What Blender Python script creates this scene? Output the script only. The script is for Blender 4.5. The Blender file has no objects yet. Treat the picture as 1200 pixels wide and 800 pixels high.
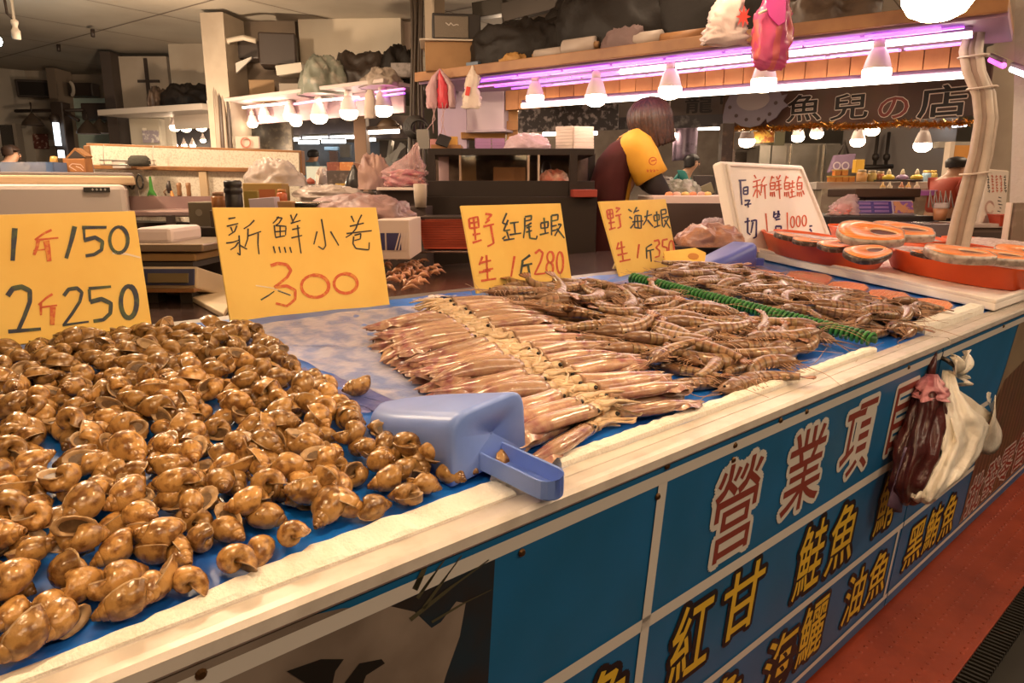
import bpy, bmesh, math, random
from mathutils import Vector, Matrix, Euler, noise as mnoise
SC = bpy.context.scene
COL = SC.collection
rnd = random.Random(7)
PI = math.pi

# ---------------------------------------------------------------- camera
FPX = 830.0
PITCH = math.atan(178 / 830.0)
YAW = math.atan2(945, 848.9)
CAM = Vector((0, -0.58, 1.20))
c1, s1 = math.cos(YAW), math.sin(YAW)
VR = Vector((s1, -c1, 0)); VF = Vector((c1, s1, 0)); VU = Vector((0, 0, 1))
FW = VF * math.cos(PITCH) - VU * math.sin(PITCH)
UP = VF * math.sin(PITCH) + VU * math.cos(PITCH)
cd = bpy.data.cameras.new('camera'); cam = bpy.data.objects.new('camera', cd); COL.objects.link(cam)
cd.sensor_width = 36; cd.lens = FPX / 1200 * 36; cd.clip_start = 0.02; cd.clip_end = 100
mw = Matrix((VR, UP, -FW)).transposed().to_4x4(); mw.translation = CAM
cam.matrix_world = mw
SC.camera = cam

# ---------------------------------------------------------------- light and exposure
SC.view_settings.view_transform = 'Standard'; SC.view_settings.look = 'None'
SC.view_settings.gamma = 1; SC.view_settings.use_curve_mapping = False
SC.view_settings.exposure = 1.12
W = bpy.data.worlds.new('world'); SC.world = W; W.use_nodes = True
W.node_tree.nodes['Background'].inputs[0].default_value = (1.0, .72, .5, 1)
W.node_tree.nodes['Background'].inputs[1].default_value = 0.05
BULB_NEAR = 44.0      # lamps over the counter
BULB_FAR = 15.0       # lamps of the other stalls
TUBE = 5.0
LED = 1.0
WARM = (1.0, .66, .36)
WHITE = (1.0, .76, .52)

# added fill lights without fixtures, unseen above the aisle and over the stalls
FILL_TINT = (1.0, .74, .50)
for x, y, z, p in ((-.4, -1.9, 2.46, 10), (1.6, -1.9, 2.46, 13), (3.8, -1.9, 2.46, 13), (3.0, 1.6, 2.46, 4), (5.6, 2.6, 2.46, 16), (6.6, .6, 2.46, 14)):
    ld = bpy.data.lights.new('fill_area', 'AREA'); ld.shape = 'RECTANGLE'; ld.size = 1.2; ld.size_y = .25; ld.energy = p; ld.color = FILL_TINT
    lo = bpy.data.objects.new('fill_area', ld); COL.objects.link(lo); lo.location = (x, y, z)
for x, y, z, p in ((.2, 3.0, 2.15, 48), (.9, 2.1, 2.2, 20), (1.6, 3.3, 2.27, 7), (4.6, -.6, 2.3, 16), (3.3, -.5, 2.35, 8), (5.5, 5.5, 2.15, 40), (1.5, 4.6, 1.40, 42)):  # added fill points out of sight; the last brightens the ceiling
    ld = bpy.data.lights.new('fill_point', 'POINT'); ld.shadow_soft_size = .06; ld.energy = p; ld.color = FILL_TINT
    lo = bpy.data.objects.new('fill_point', ld); COL.objects.link(lo); lo.location = (x, y, z)

# ---------------------------------------------------------------- helpers
def ray(px, py): return VR * (px - 600) + UP * (400 - py) + FW * FPX
def at(px, py, d=None, X=None, Y=None, Z=None, pl=None):
    r = ray(px, py)
    if d is not None: t = d / FPX
    elif X is not None: t = (X - CAM.x) / r.x
    elif Y is not None: t = (Y - CAM.y) / r.y
    elif Z is not None: t = (Z - CAM.z) / r.z
    else:
        n, q = pl; t = n.dot(q - CAM) / n.dot(r)
    return CAM + r * t
TABLE = (Vector((0, -.104, 1)), Vector((0, 0, .818)))
PANEL = (Vector((0, 1, .0839)), Vector((0, 0, .82)))
def tz(y): return .818 + .104 * y
TILT = math.atan(.104)

MATS = {}
def mat(name, col, rough=.5, metal=0, n=None, bump=None, emit=None, alpha=1, trans=0, spec=.5, coat=0, sss=0, rand=0):
    """procedural material. n=(scale, colour2, low, high[, detail]) mixes a second colour by noise; bump=(scale, strength)"""
    if name in MATS: return MATS[name]
    m = bpy.data.materials.new(name); m.use_nodes = True; MATS[name] = m
    nt = m.node_tree; N = nt.nodes; L = nt.links; b = N['Principled BSDF']
    c4 = (*col, 1)
    b.inputs['Base Color'].default_value = c4; b.inputs['Roughness'].default_value = rough
    b.inputs['Metallic'].default_value = metal; b.inputs['Specular IOR Level'].default_value = spec
    b.inputs['Coat Weight'].default_value = coat; b.inputs['Coat Roughness'].default_value = .12
    if sss: b.inputs['Subsurface Weight'].default_value = sss; b.inputs['Subsurface Radius'].default_value = (.01, .005, .003)
    if trans: b.inputs['Transmission Weight'].default_value = trans
    b.inputs['Alpha'].default_value = alpha
    tc = None
    src = None
    if n or bump: tc = N.new('ShaderNodeTexCoord')
    if n:
        t = N.new('ShaderNodeTexNoise'); t.inputs['Scale'].default_value = n[0]; t.inputs['Detail'].default_value = n[4] if len(n) > 4 else 4
        L.new(tc.outputs['Object'], t.inputs['Vector'])
        r = N.new('ShaderNodeMapRange'); r.inputs[1].default_value = n[2]; r.inputs[2].default_value = n[3]
        L.new(t.outputs['Fac'], r.inputs[0])
        mx = N.new('ShaderNodeMix'); mx.data_type = 'RGBA'; mx.inputs[6].default_value = c4; mx.inputs[7].default_value = (*n[1], 1)
        L.new(r.outputs[0], mx.inputs[0]); src = mx.outputs[2]
    if rand:
        oi = N.new('ShaderNodeObjectInfo'); hs = N.new('ShaderNodeHueSaturation')
        ma = N.new('ShaderNodeMapRange'); ma.inputs[3].default_value = 1 - rand; ma.inputs[4].default_value = 1 + rand
        L.new(oi.outputs['Random'], ma.inputs[0]); L.new(ma.outputs[0], hs.inputs['Value'])
        if src: L.new(src, hs.inputs['Color'])
        else: hs.inputs['Color'].default_value = c4
        src = hs.outputs[0]
    if src: L.new(src, b.inputs['Base Color'])
    if bump:
        t2 = N.new('ShaderNodeTexNoise'); t2.inputs['Scale'].default_value = bump[0]; t2.inputs['Detail'].default_value = 3
        L.new(tc.outputs['Object'], t2.inputs['Vector'])
        bp = N.new('ShaderNodeBump'); bp.inputs['Strength'].default_value = bump[1]; bp.inputs['Distance'].default_value = .01
        L.new(t2.outputs['Fac'], bp.inputs['Height']); L.new(bp.outputs[0], b.inputs['Normal'])
    if emit:
        b.inputs['Emission Color'].default_value = (*emit[0], 1); b.inputs['Emission Strength'].default_value = emit[1]
    return m

def mat_stripes(name, cols, axis, scale, rough=.5, width=.5, bump=0, noise=0):
    """cols[0] with bands of cols[1] repeated along an object axis"""
    if name in MATS: return MATS[name]
    m = mat(name, cols[0], rough); nt = m.node_tree; N = nt.nodes; L = nt.links; b = N['Principled BSDF']
    tc = N.new('ShaderNodeTexCoord'); sp = N.new('ShaderNodeSeparateXYZ'); L.new(tc.outputs['Object'], sp.inputs[0])
    mu = N.new('ShaderNodeMath'); mu.operation = 'MULTIPLY'; mu.inputs[1].default_value = scale; L.new(sp.outputs[axis], mu.inputs[0])
    fr = N.new('ShaderNodeMath'); fr.operation = 'FRACT'; L.new(mu.outputs[0], fr.inputs[0])
    lt = N.new('ShaderNodeMath'); lt.operation = 'LESS_THAN'; lt.inputs[1].default_value = width; L.new(fr.outputs[0], lt.inputs[0])
    mx = N.new('ShaderNodeMix'); mx.data_type = 'RGBA'; mx.inputs[6].default_value = (*cols[0], 1); mx.inputs[7].default_value = (*cols[1], 1)
    L.new(lt.outputs[0], mx.inputs[0]); src = mx.outputs[2]
    if noise:
        t = N.new('ShaderNodeTexNoise'); t.inputs['Scale'].default_value = noise; t.inputs['Detail'].default_value = 6; L.new(tc.outputs['Object'], t.inputs[0])
        m2 = N.new('ShaderNodeMix'); m2.data_type = 'RGBA'; m2.blend_type = 'MULTIPLY'; m2.inputs[0].default_value = .6
        L.new(src, m2.inputs[6]); L.new(t.outputs['Color'], m2.inputs[7])
        h = N.new('ShaderNodeHueSaturation'); h.inputs['Value'].default_value = 1.5; h.inputs['Saturation'].default_value = .9
        L.new(m2.outputs[2], h.inputs['Color']); src = h.outputs[0]
    L.new(src, b.inputs['Base Color'])
    return m

def mat_glass(name, tint=(1, 1, 1), fac=.12):
    if name in MATS: return MATS[name]
    m = bpy.data.materials.new(name); m.use_nodes = True; MATS[name] = m
    nt = m.node_tree; N = nt.nodes; L = nt.links; N.remove(N['Principled BSDF'])
    a = N.new('ShaderNodeBsdfTransparent'); a.inputs[0].default_value = (*tint, 1)
    g = N.new('ShaderNodeBsdfGlossy'); g.inputs['Roughness'].default_value = .05
    mx = N.new('ShaderNodeMixShader'); mx.inputs[0].default_value = fac
    L.new(a.outputs[0], mx.inputs[1]); L.new(g.outputs[0], mx.inputs[2]); L.new(mx.outputs[0], N['Material Output'].inputs[0])
    return m

def mat_glow(name, col, s):
    return mat(name, (.8, .8, .8), .5, emit=(col, s))

class MB:
    def __init__(self): self.v = []; self.f = []
    def add(self, vs, fs, M=None):
        o = len(self.v)
        for p in vs:
            p = Vector(p)
            self.v.append(M @ p if M else p)
        for q in fs: self.f.append(tuple(i + o for i in q))
        return self
    def box(self, c, s, M=None):
        x, y, z = s[0] / 2, s[1] / 2, s[2] / 2
        vs = [(c[0] + a * x, c[1] + b * y, c[2] + d * z) for d in (-1, 1) for b in (-1, 1) for a in (-1, 1)]
        return self.add(vs, [(0, 2, 3, 1), (4, 5, 7, 6), (0, 1, 5, 4), (2, 6, 7, 3), (0, 4, 6, 2), (1, 3, 7, 5)], M)
    def loft(self, rings, M=None, cap=True, closed=True):
        n = len(rings[0]); vs = [p for r in rings for p in r]; fs = []
        for i in range(len(rings) - 1):
            for j in range(n if closed else n - 1):
                k = (j + 1) % n
                fs.append((i * n + j, i * n + k, (i + 1) * n + k, (i + 1) * n + j))
        if cap and closed:
            fs.append(tuple(reversed(range(n)))); fs.append(tuple((len(rings) - 1) * n + j for j in range(n)))
        return self.add(vs, fs, M)
    def lathe(self, prof, n=16, M=None, cap=True, sx=1, sy=1):
        return self.loft([[(r * sx * math.cos(2 * PI * j / n), r * sy * math.sin(2 * PI * j / n), z) for j in range(n)] for r, z in prof], M, cap)
    def tube(self, pts, r, n=6, M=None, flat=1.0):
        pts = [Vector(p) for p in pts]; rings = []
        nrm = None
        for i, p in enumerate(pts):
            t = (pts[min(i + 1, len(pts) - 1)] - pts[max(i - 1, 0)])
            t = t.normalized() if t.length > 1e-9 else Vector((0, 0, 1))
            if nrm is None:
                nrm = t.orthogonal().normalized()
                if abs(t.z) < .9: nrm = (Vector((0, 0, 1)) - t * t.z).normalized()
            else:
                nrm = (nrm - t * nrm.dot(t)); nrm = nrm.normalized() if nrm.length > 1e-6 else t.orthogonal().normalized()
            b = t.cross(nrm); ri = r[i] if isinstance(r, (list, tuple)) else r
            rings.append([p + (nrm * math.cos(2 * PI * j / n) * flat + b * math.sin(2 * PI * j / n)) * ri for j in range(n)])
        return self.loft(rings, M)
    def prism(self, poly, t, M=None):
        """polygon in local XZ, thickness t along +Y"""
        n = len(poly); vs = [(x, 0, z) for x, z in poly] + [(x, t, z) for x, z in poly]
        return self.add(vs, [tuple(range(n)), tuple(reversed(range(n, 2 * n)))] + [(j, j + n, (j + 1) % n + n, (j + 1) % n) for j in range(n)], M)
    def slab(self, poly, z0, z1, M=None):
        """polygon in local XY between two heights (numbers or functions of x, y)"""
        a = z0 if callable(z0) else (lambda x, y: z0); b = z1 if callable(z1) else (lambda x, y: z1)
        n = len(poly); vs = [(x, y, a(x, y)) for x, y in poly] + [(x, y, b(x, y)) for x, y in poly]
        return self.add(vs, [tuple(reversed(range(n))), tuple(range(n, 2 * n))] + [(j, (j + 1) % n, (j + 1) % n + n, j + n) for j in range(n)], M)
    def grid(self, nx, ny, fn, M=None):
        vs = [fn(i / nx, j / ny) for j in range(ny + 1) for i in range(nx + 1)]
        fs = [(j * (nx + 1) + i, j * (nx + 1) + i + 1, (j + 1) * (nx + 1) + i + 1, (j + 1) * (nx + 1) + i) for j in range(ny) for i in range(nx)]
        return self.add(vs, fs, M)
    def mesh(self, name, m, smooth=False):
        me = bpy.data.meshes.new(name); me.from_pydata([tuple(p) for p in self.v], [], self.f)
        bm = bmesh.new(); bm.from_mesh(me); bmesh.ops.recalc_face_normals(bm, faces=bm.faces); bm.to_mesh(me); bm.free()
        me.materials.append(m)
        if smooth: me.polygons.foreach_set('use_smooth', [True] * len(me.polygons))
        return me
    def build(self, name, m, parent=None, smooth=False, bevel=0, sub=0, solid=0, origin=None):
        if origin is not None: self.v = [p - Vector(origin) for p in self.v]
        elif parent is not None and 'wo' in parent: self.v = [p - Vector(parent['wo']) for p in self.v]
        o = bpy.data.objects.new(name, self.mesh(name, m, smooth)); COL.objects.link(o)
        if origin is not None: o.location = origin
        if parent is not None: o.parent = parent
        if parent is not None and 'wo' in parent: o['wo'] = parent['wo']
        if solid:
            d = o.modifiers.new('s', 'SOLIDIFY'); d.thickness = solid; d.offset = 0
        if bevel:
            d = o.modifiers.new('b', 'BEVEL'); d.width = bevel; d.segments = 2; d.limit_method = 'ANGLE'; d.angle_limit = .7
        if sub:
            d = o.modifiers.new('u', 'SUBSURF'); d.levels = sub; d.render_levels = sub
        return o

def tag(o, label, cat, group=None, kind=None):
    o['label'] = label; o['category'] = cat
    if group: o['group'] = group
    if kind: o['kind'] = kind
    return o
def thing(name, label, cat, loc=(0, 0, 0), rot=0, group=None, world=False, M=None):
    """an Empty at the thing's base; world=True: its parts are given in world coordinates"""
    o = bpy.data.objects.new(name, None); COL.objects.link(o); o.empty_display_size = .05
    o.location = loc
    if M is not None: o.matrix_world = M
    elif rot: o.rotation_euler = (0, 0, rot)
    if world: o['wo'] = tuple(loc)
    return tag(o, label, cat, group)
def struct(o):
    o['kind'] = 'structure'; return o
def dup(root, loc=None, rot=None, label=None, group=None, scale=None):
    r = root.copy(); COL.objects.link(r)
    if loc is not None: r.location = loc
    if rot is not None: r.rotation_euler = rot
    if scale is not None: r.scale = scale if isinstance(scale, (tuple, list)) else (scale,) * 3
    if label: r['label'] = label
    if group: r['group'] = group
    for ch in list(root.children):
        c = ch.copy(); COL.objects.link(c); c.parent = r
        for g in list(ch.children):
            e = g.copy(); COL.objects.link(e); e.parent = c
    return r
def T3(x=0, y=0, z=0): return Matrix.Translation((x, y, z))
def RX(a): return Matrix.Rotation(a, 4, 'X')
def RY(a): return Matrix.Rotation(a, 4, 'Y')
def RZ(a): return Matrix.Rotation(a, 4, 'Z')
RC = -(PI / 2 - YAW)                 # turn that faces a local -Y front to the photographer's standpoint
RB = RC - math.radians(36)           # axis of the neighbouring stalls' shelves

def text_polys(s, grow=0.0, bold=0.0):
    c = bpy.data.curves.new('t', 'FONT'); c.body = s; c.offset = bold
    c.resolution_u = 3
    if grow: c.bevel_depth = grow; c.bevel_resolution = 1
    o = bpy.data.objects.new('t', c); COL.objects.link(o)
    dg = bpy.context.evaluated_depsgraph_get(); dg.update()
    me = bpy.data.meshes.new_from_object(o.evaluated_get(dg))
    vs = [(v.co.x, v.co.y) for v in me.vertices]; fs = [tuple(p.vertices) for p in me.polygons]
    bpy.data.objects.remove(o); bpy.data.curves.remove(c); bpy.data.meshes.remove(me)
    return vs, fs
def glyph(mb, s, rect, f, grow=0, bold=0, nrm=Vector((0, -1, 0))):
    """fit text s to rect (x0, z0, x1, z1); f maps (x, z) to a point"""
    bv, _ = text_polys(s)
    x0, x1 = min(p[0] for p in bv), max(p[0] for p in bv); y0, y1 = min(p[1] for p in bv), max(p[1] for p in bv)
    vs, fs = text_polys(s, 0, bold)
    sx = (rect[2] - rect[0]) / (x1 - x0); sy = (rect[3] - rect[1]) / (y1 - y0)
    g = grow * (rect[3] - rect[1])                     # an even outline: the glyph spread in all directions
    for i in range(14 if grow else 1):
        dx, dy = (g * math.cos(2 * PI * i / 14), g * math.sin(2 * PI * i / 14)) if grow else (0, 0)
        mb.add([f(rect[0] + dx + (p[0] - x0) * sx, rect[1] + dy + (p[1] - y0) * sy) + nrm * (i * 4e-5) for p in vs], fs)
def stroke(mb, pts, w, f, taper=.75):
    """brush stroke: a flat ribbon through pts, f maps (x, y) to a point; pts share one plane"""
    P = [Vector((p[0], p[1])) for p in pts]
    if len(P) > 2:                      # round the corners a little
        Q = [P[0]]
        for i in range(1, len(P) - 1):
            for k in (.75, 1.0, .75):
                pass
            Q += [P[i] * .8 + P[i - 1] * .2, P[i] * .96 + (P[i - 1] + P[i + 1]) * .02, P[i] * .8 + P[i + 1] * .2]
        Q.append(P[-1]); P = Q
    n = len(P); vs = []
    for i in range(n):
        a = P[min(i + 1, n - 1)] - P[max(i - 1, 0)]; a = a.normalized() if a.length else Vector((1, 0))
        nr = Vector((-a.y, a.x)); k = w / 2 * (1 - (1 - taper) * i / (n - 1))
        vs += [f(*(P[i] + nr * k)), f(*(P[i] - nr * k))]
    mb.add(vs, [(2 * i, 2 * i + 1, 2 * i + 3, 2 * i + 2) for i in range(n - 1)])
def ellipse(cx, cy, rx, ry, a0=0, a1=360, n=20):
    return [(cx + rx * math.cos(math.radians(a0 + (a1 - a0) * i / n)), cy + ry * math.sin(math.radians(a0 + (a1 - a0) * i / n))) for i in range(n + 1)]

# ================================================================ the front counter
alu = mat('aluminium', (.66, .60, .54), .42, .35, n=(25, (.54, .48, .42), .45, .75))
foamW = mat('white_foam', (.86, .82, .74), .7, bump=(220, .35), n=(40, (.76, .70, .60), .5, .75))
blueP = mat('panel_blue', (.012, .150, .36), .38, n=(6, (.009, .125, .28), .35, .7))
stripeW = mat('panel_white', (.74, .68, .60), .45)
maroon = mat('panel_maroon', (.27, .045, .03), .45)
yellowT = mat('panel_yellow', (.82, .52, .04), .45)
blackT = mat('panel_black', (.012, .008, .010), .45)
def ln(z): return .0839 * (.82 - z)                       # the panel leans in towards its foot
def pn(x, z, k=0): return Vector((x, ln(z) - .0005 - .0006 * k, z))
XL, XS, XR = -.75, 2.016, 4.3
def char2(ch, r, m, mo, parent, nm, bold, grow):
    a_ = MB(); glyph(a_, ch, r, lambda x, z: pn(x, z, 1.2), grow=grow); a_.build(nm + '_outline', mo, parent)
    b_ = MB(); glyph(b_, ch, r, lambda x, z: pn(x, z, 2.6), bold=bold); b_.build(nm + '_character', m, parent)
stall = thing('stall_counter', 'long blue market stall counter with printed front and metal edge, sloping top under the seafood', 'counter', (1.5, .5, 0), world=True)
mb = MB(); mb.add([(XL, .012, .80), (XR, .012, .80), (XR, 1.02, .907), (XL, 1.02, .907), (XL, .012, .815), (XR, .012, .815), (XR, 1.02, .922), (XL, 1.02, .922)],
   [(0, 3, 2, 1), (4, 5, 6, 7), (0, 1, 5, 4), (2, 3, 7, 6), (1, 2, 6, 5), (0, 4, 7, 3)])
mb.build('counter_top', mat('counter_steel', (.30, .28, .26), .35, .7), stall)
for a, b in ((XL, .9), (.9, 2.6), (2.6, XR)):
    MB().box(((a + b) / 2, .965, .43), (b - a - .01, .03, .86)).build('back_board', mat('dark_board', (.05, .035, .03), .6), stall)
for a, b in ((XL, XS - .004), (XS + .004, XR)):
    mb = MB(); mb.add([(a, ln(.03), .03), (b, ln(.03), .03), (b, ln(.815), .815), (a, ln(.815), .815), (a, ln(.03) + .012, .03), (b, ln(.03) + .012, .03), (b, ln(.815) + .012, .815), (a, ln(.815) + .012, .815)],
        [(0, 1, 2, 3), (4, 7, 6, 5), (0, 4, 5, 1), (3, 2, 6, 7), (0, 3, 7, 4), (1, 5, 6, 2)])
    p = mb.build('front_panel', blueP, stall)
    # printed white rules
    s = MB()
    def rule(x0, x1, z0, z1): s.add([pn(x0, z0, 2), pn(x1, z0, 2), pn(x1, z1, 2), pn(x0, z1, 2)], [(0, 1, 2, 3)])
    hi = min(b, 4.3)
    rule(a, hi, .773, .792)
    if a < 1:
        for z0, z1 in ((.520, .543), (.285, .304), (.063, .078)): rule(.498, b, z0, z1)
        rule(.814, .836, .076, .775); rule(1.981, 1.996, .076, .287)
    else:
        for z0, z1 in ((.522, .541), (.286, .303)): rule(a, 2.63, z0, z1)
        rule(a, hi, .063, .078)
    s.build('printed_rule', stripeW, p)
    if a < 1:
        w = MB(); g = MB(); yk = MB(); y = MB(); rk = MB()
        for ch, r in (('營', (.985, .565, 1.128, .748)), ('業', (1.232, .573, 1.388, .748)), ('項', (1.477, .578, 1.630, .748)), ('目', (1.745, .575, 1.872, .742))):
            char2(ch, r, maroon, stripeW, p, 'title', .006, .075)
        for ch, r in (('紅', (.912, .352, 1.030, .508)), ('甘', (1.068, .362, 1.212, .508)), ('鮭', (1.362, .332, 1.482, .505)), ('魚', (1.515, .330, 1.655, .500)),
                      ('鮪', (1.783, .338, 1.905, .500)), ('海', (1.292, .110, 1.432, .258)), ('鱺', (1.450, .112, 1.575, .270)), ('油', (1.688, .112, 1.805, .258)), ('魚', (1.832, .112, 1.962, .256)),
                      ('魚', (.690, .33, .800, .492)), ('魚', (1.075, .11, 1.205, .268))):
            char2(ch, r, yellowT, blackT, p, 'fish_name', .008, .085)
        # printed photo of a pale fish on a dark ground at the near end
        bg = MB(); bg.add([pn(XL, .05, .6), pn(.497, .05, .6), pn(.497, .772, .6), pn(XL, .772, .6)], [(0, 1, 2, 3)])
        bg.build('printed_photo', mat('photo_dark', (.030, .018, .012), .4, n=(7, (.010, .030, .048), .38, .62)), p)
        def pp(px, py, k):
            q = at(px, py, pl=PANEL); return pn(q.x, q.z, k)
        fb = MB()
        sil = [(20, 900), (60, 830), (150, 790), (250, 752), (330, 728), (400, 712), (450, 708), (485, 716), (505, 735), (516, 728), (534, 704), (545, 706), (538, 745), (522, 790), (505, 850), (470, 960), (300, 1000), (100, 990)]
        fb.add([pp(x, y_, 1.2) for x, y_ in sil], [tuple(range(len(sil)))])
        fb.build('printed_fish', mat('photo_fish', (.30, .235, .185), .4, n=(9, (.20, .15, .115), .4, .65)), p)
        dk = MB()
        for sl in ([(335, 785), (375, 771), (402, 771), (392, 785), (385, 815), (352, 796)], [(402, 800), (420, 776), (446, 771), (450, 776), (428, 790), (420, 812)]):
            dk.add([pp(x, y_, 2.4) for x, y_ in sl], [tuple(range(len(sl)))])
        dk.build('printed_fish_marking', mat('photo_black', (.012, .010, .008), .4), p)
        lf = MB()
        for a0, b0, wd in (((480, 725), (572, 655), 5), ((495, 712), (540, 650), 4), ((505, 728), (575, 690), 3), ((488, 700), (520, 655), 4), ((485, 690), (505, 645), 7)):
            stroke(lf, [a0, ((a0[0] + b0[0]) / 2 + 2, (a0[1] + b0[1]) / 2 - 3), b0], wd, lambda x, y_: pp(x, y_, 2), .3)
        lf.build('printed_leaf', mat('photo_leaf', (.085, .075, .04), .4), p)
    else:
        y = MB(); yk = MB(); w = MB(); g = MB(); rk = MB()
        for ch, r in (('黑', (2.095, .112, 2.232, .248)), ('鮪', (2.252, .108, 2.375, .252)), ('魚', (2.398, .098, 2.530, .250)), ('魚', (2.415, .345, 2.545, .490)), ('黑', (2.10, .345, 2.235, .490)), ('鯛', (2.26, .345, 2.385, .490))):
            char2(ch, r, yellowT, blackT, p, 'fish_name', .008, .085)
        bg = MB(); pts = [(2.74, .772), (2.71, .62), (2.64, .40), (2.66, .25), (2.62, .085), (4.3, .085), (4.3, .772)]
        bg.add([pn(x, z, .8) for x, z in pts], [tuple(range(7))])
        bg.build('printed_photo', mat('photo_beige', (.30, .22, .14), .4, n=(4, (.22, .15, .09), .4, .7)), p)
        rb = MB(); rb.add([pn(x, z, 1.1) for x, z in ((2.63, .45), (2.74, .58), (3.1, .64), (4.3, .62), (4.3, .09), (2.63, .09))], [tuple(range(6))])
        rb.build('printed_fillet', mat_stripes('photo_fillet', ((.11, .045, .022), (.19, .09, .045)), 0, 22, .4, .35, noise=14), p)
        for i, (ch, r) in enumerate((('批', (2.66, .095, 2.81, .240)), ('發', (2.83, .105, 2.99, .245)), ('零', (3.01, .105, 3.19, .250)), ('售', (3.21, .105, 3.40, .260)))):
            char2(ch, r, maroon, mat('panel_white_two', (.62, .54, .50), .45), p, 'trade', .008, .06)
    # metal edge rail: a flat top lip and a rounded front bead
    rl = MB()
    prof = [(.052, .822), (.052, .827), (.030, .8265), (.0285, .8235), (.027, .8265), (.004, .829), (-.006, .829), (-.011, .824), (-.012, .812), (-.006, .806), (.0, .808), (.004, .818)]
    rl.loft([[(a, y_, z_) for y_, z_ in prof], [(b, y_, z_) for y_, z_ in prof]])
    rl.build('edge_rail', alu, stall)
scr = mat('screw_brass', (.16, .08, .03), .4, .8)
for x, z in ((.16, .79), (.54, .765), (.83, .80), (.815, .755), (1.02, .785), (1.022, .758), (1.17, .795), (1.27, .79), (1.78, .79), (2.55, .79), (2.42, .53)):
    MB().lathe([(0, .004), (.0035, .0035), (.0055, .001), (.0055, 0)], 10, T3(x, ln(z) - .001, z) @ RX(PI / 2), cap=False).build('screw', scr, stall)
# white foam lip laid inside the rail, in broken lengths
frn = random.Random(3)
def foam_strip(x0, x1, y0, y1, h, lab, z0=None):
    n = max(8, int((x1 - x0) / .012)); rings = []; y1_ = y1
    for i in range(n + 1):
        x = x0 + (x1 - x0) * i / n; y1 = y1_ - (.034 * min(1, max(0, (.32 - x) / .29)) if x1 < .56 else 0); j = frn.uniform(-.0022, .0022); k = frn.uniform(-.0015, .001)
        zb = tz(y0) + .0015
        rings.append([(x, y0, zb), (x, y1 + j, tz(y1) + .0015), (x, y1 + j - .003, tz(y1) + h * .6 + k), (x, y1 - .010 + j, tz(y1) + h + k), (x, y0 + .004, zb + h + k), (x, y0, zb + h * .7)])
    m = MB().loft(rings); o = m.build('foam_strip', foamW, None, origin=((x0 + x1) / 2, (y0 + y1) / 2, tz(y0)))
    tag(o, lab, 'foam strip', 'foam strips along the counter edge')
foam_strip(-.1, .555, .030, .078, .010, 'rough white foam strip along the metal edge beside the snails')
foam_strip(.558, .60, .053, .083, .015, 'short end of white foam strip just left of the blue scoop handle')
foam_strip(.66, 1.72, .053, .080, .014, 'long rough white foam strip along the edge beside squid and shrimp')
foam_strip(2.03, 2.53, .053, .100, .026, 'thick white foam block on the edge beside the second shrimp pile')

# blue plastic sheet under the seafood
def sheet_z(x, y): return tz(y) + .0022 + .0016 * (math.sin(x * 31 + y * 13) * math.sin(y * 27 - x * 9))
blueS = mat('blue_sheet', (.005, .17, .70), .30, n=(9, (.02, .09, .42), .40, .72), bump=(35, .12), coat=.3)
o = MB().grid(120, 40, lambda u, v: Vector((-.7 + 3.5 * u, .045 + v * (.925 + .012 * math.sin(u * 40)), sheet_z(-.7 + 3.5 * u, .045 + v * .925)))).build('plastic_sheet', blueS, None, True, origin=(1, .5, tz(.5)))
tag(o, 'bright blue plastic sheet spread over the sloping counter top under the seafood', 'plastic sheet')
# thin milky plastic films lying on it
film = mat('milky_film', (.80, .76, .84), .25, alpha=.52, n=(22, (.40, .46, .72), .42, .62), bump=(60, .3))
film2 = mat('lilac_film', (.30, .26, .50), .28, alpha=.55, n=(12, (.16, .16, .42), .4, .62), bump=(60, .3))
def film_patch(poly, lab, m, lift=.003):
    xs = [p[0] for p in poly]; ys = [p[1] for p in poly]; cx, cy = sum(xs) / len(xs), sum(ys) / len(ys)
    mb = MB(); n = 60; R = 8; edge = []
    for i in range(n):
        t = i / n * len(poly); a = poly[int(t) % len(poly)]; b = poly[(int(t) + 1) % len(poly)]; u = t - int(t)
        edge.append((a[0] + (b[0] - a[0]) * u + frn.uniform(-.006, .006), a[1] + (b[1] - a[1]) * u + frn.uniform(-.006, .006)))
    rings = []
    for k in range(1, R + 1):
        rings.append([(cx + (e[0] - cx) * k / R, cy + (e[1] - cy) * k / R) for e in edge])
    f = lambda p: Vector((p[0], p[1], sheet_z(*p) + lift + .003 * math.sin(p[0] * 60 + p[1] * 25) * math.sin(p[1] * 45 - p[0] * 20)))
    mb.loft([[f(p) for p in r] for r in rings], cap=False)
    mb.add([f((cx, cy))] + [f(p) for p in rings[0]], [(0, i + 1, (i + 1) % n + 1) for i in range(n)])
    o = mb.build('plastic_film', m, None, True, origin=(cx, cy, tz(cy)))
    tag(o, lab, 'plastic film')
film_patch([(.46, .86), (.62, .90), (.80, .905), (.98, .90), (1.10, .86), (1.02, .60), (.95, .30), (.90, .12), (.66, .12), (.60, .40), (.575, .55), (.555, .72), (.50, .80)], 'milky plastic film lying on the blue sheet under the squid', film)
film_patch([(.44, .56), (.55, .60), (.60, .50), (.615, .40), (.60, .33), (.54, .36), (.48, .45)], 'crumpled clear film between the snails and the blue scoop', film2, .002)
film_patch([(1.12, .80), (1.30, .92), (1.26, .72), (1.20, .60), (1.10, .66)], 'lilac film patch on the sheet between squid and first shrimp pile', film2)
film_patch([(1.60, .83), (1.80, .88), (2.05, .93), (2.45, .95), (2.62, .90), (2.50, .72), (2.2, .80), (1.85, .74)], 'lilac tinted film on the sheet behind the shrimp', film2)
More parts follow.
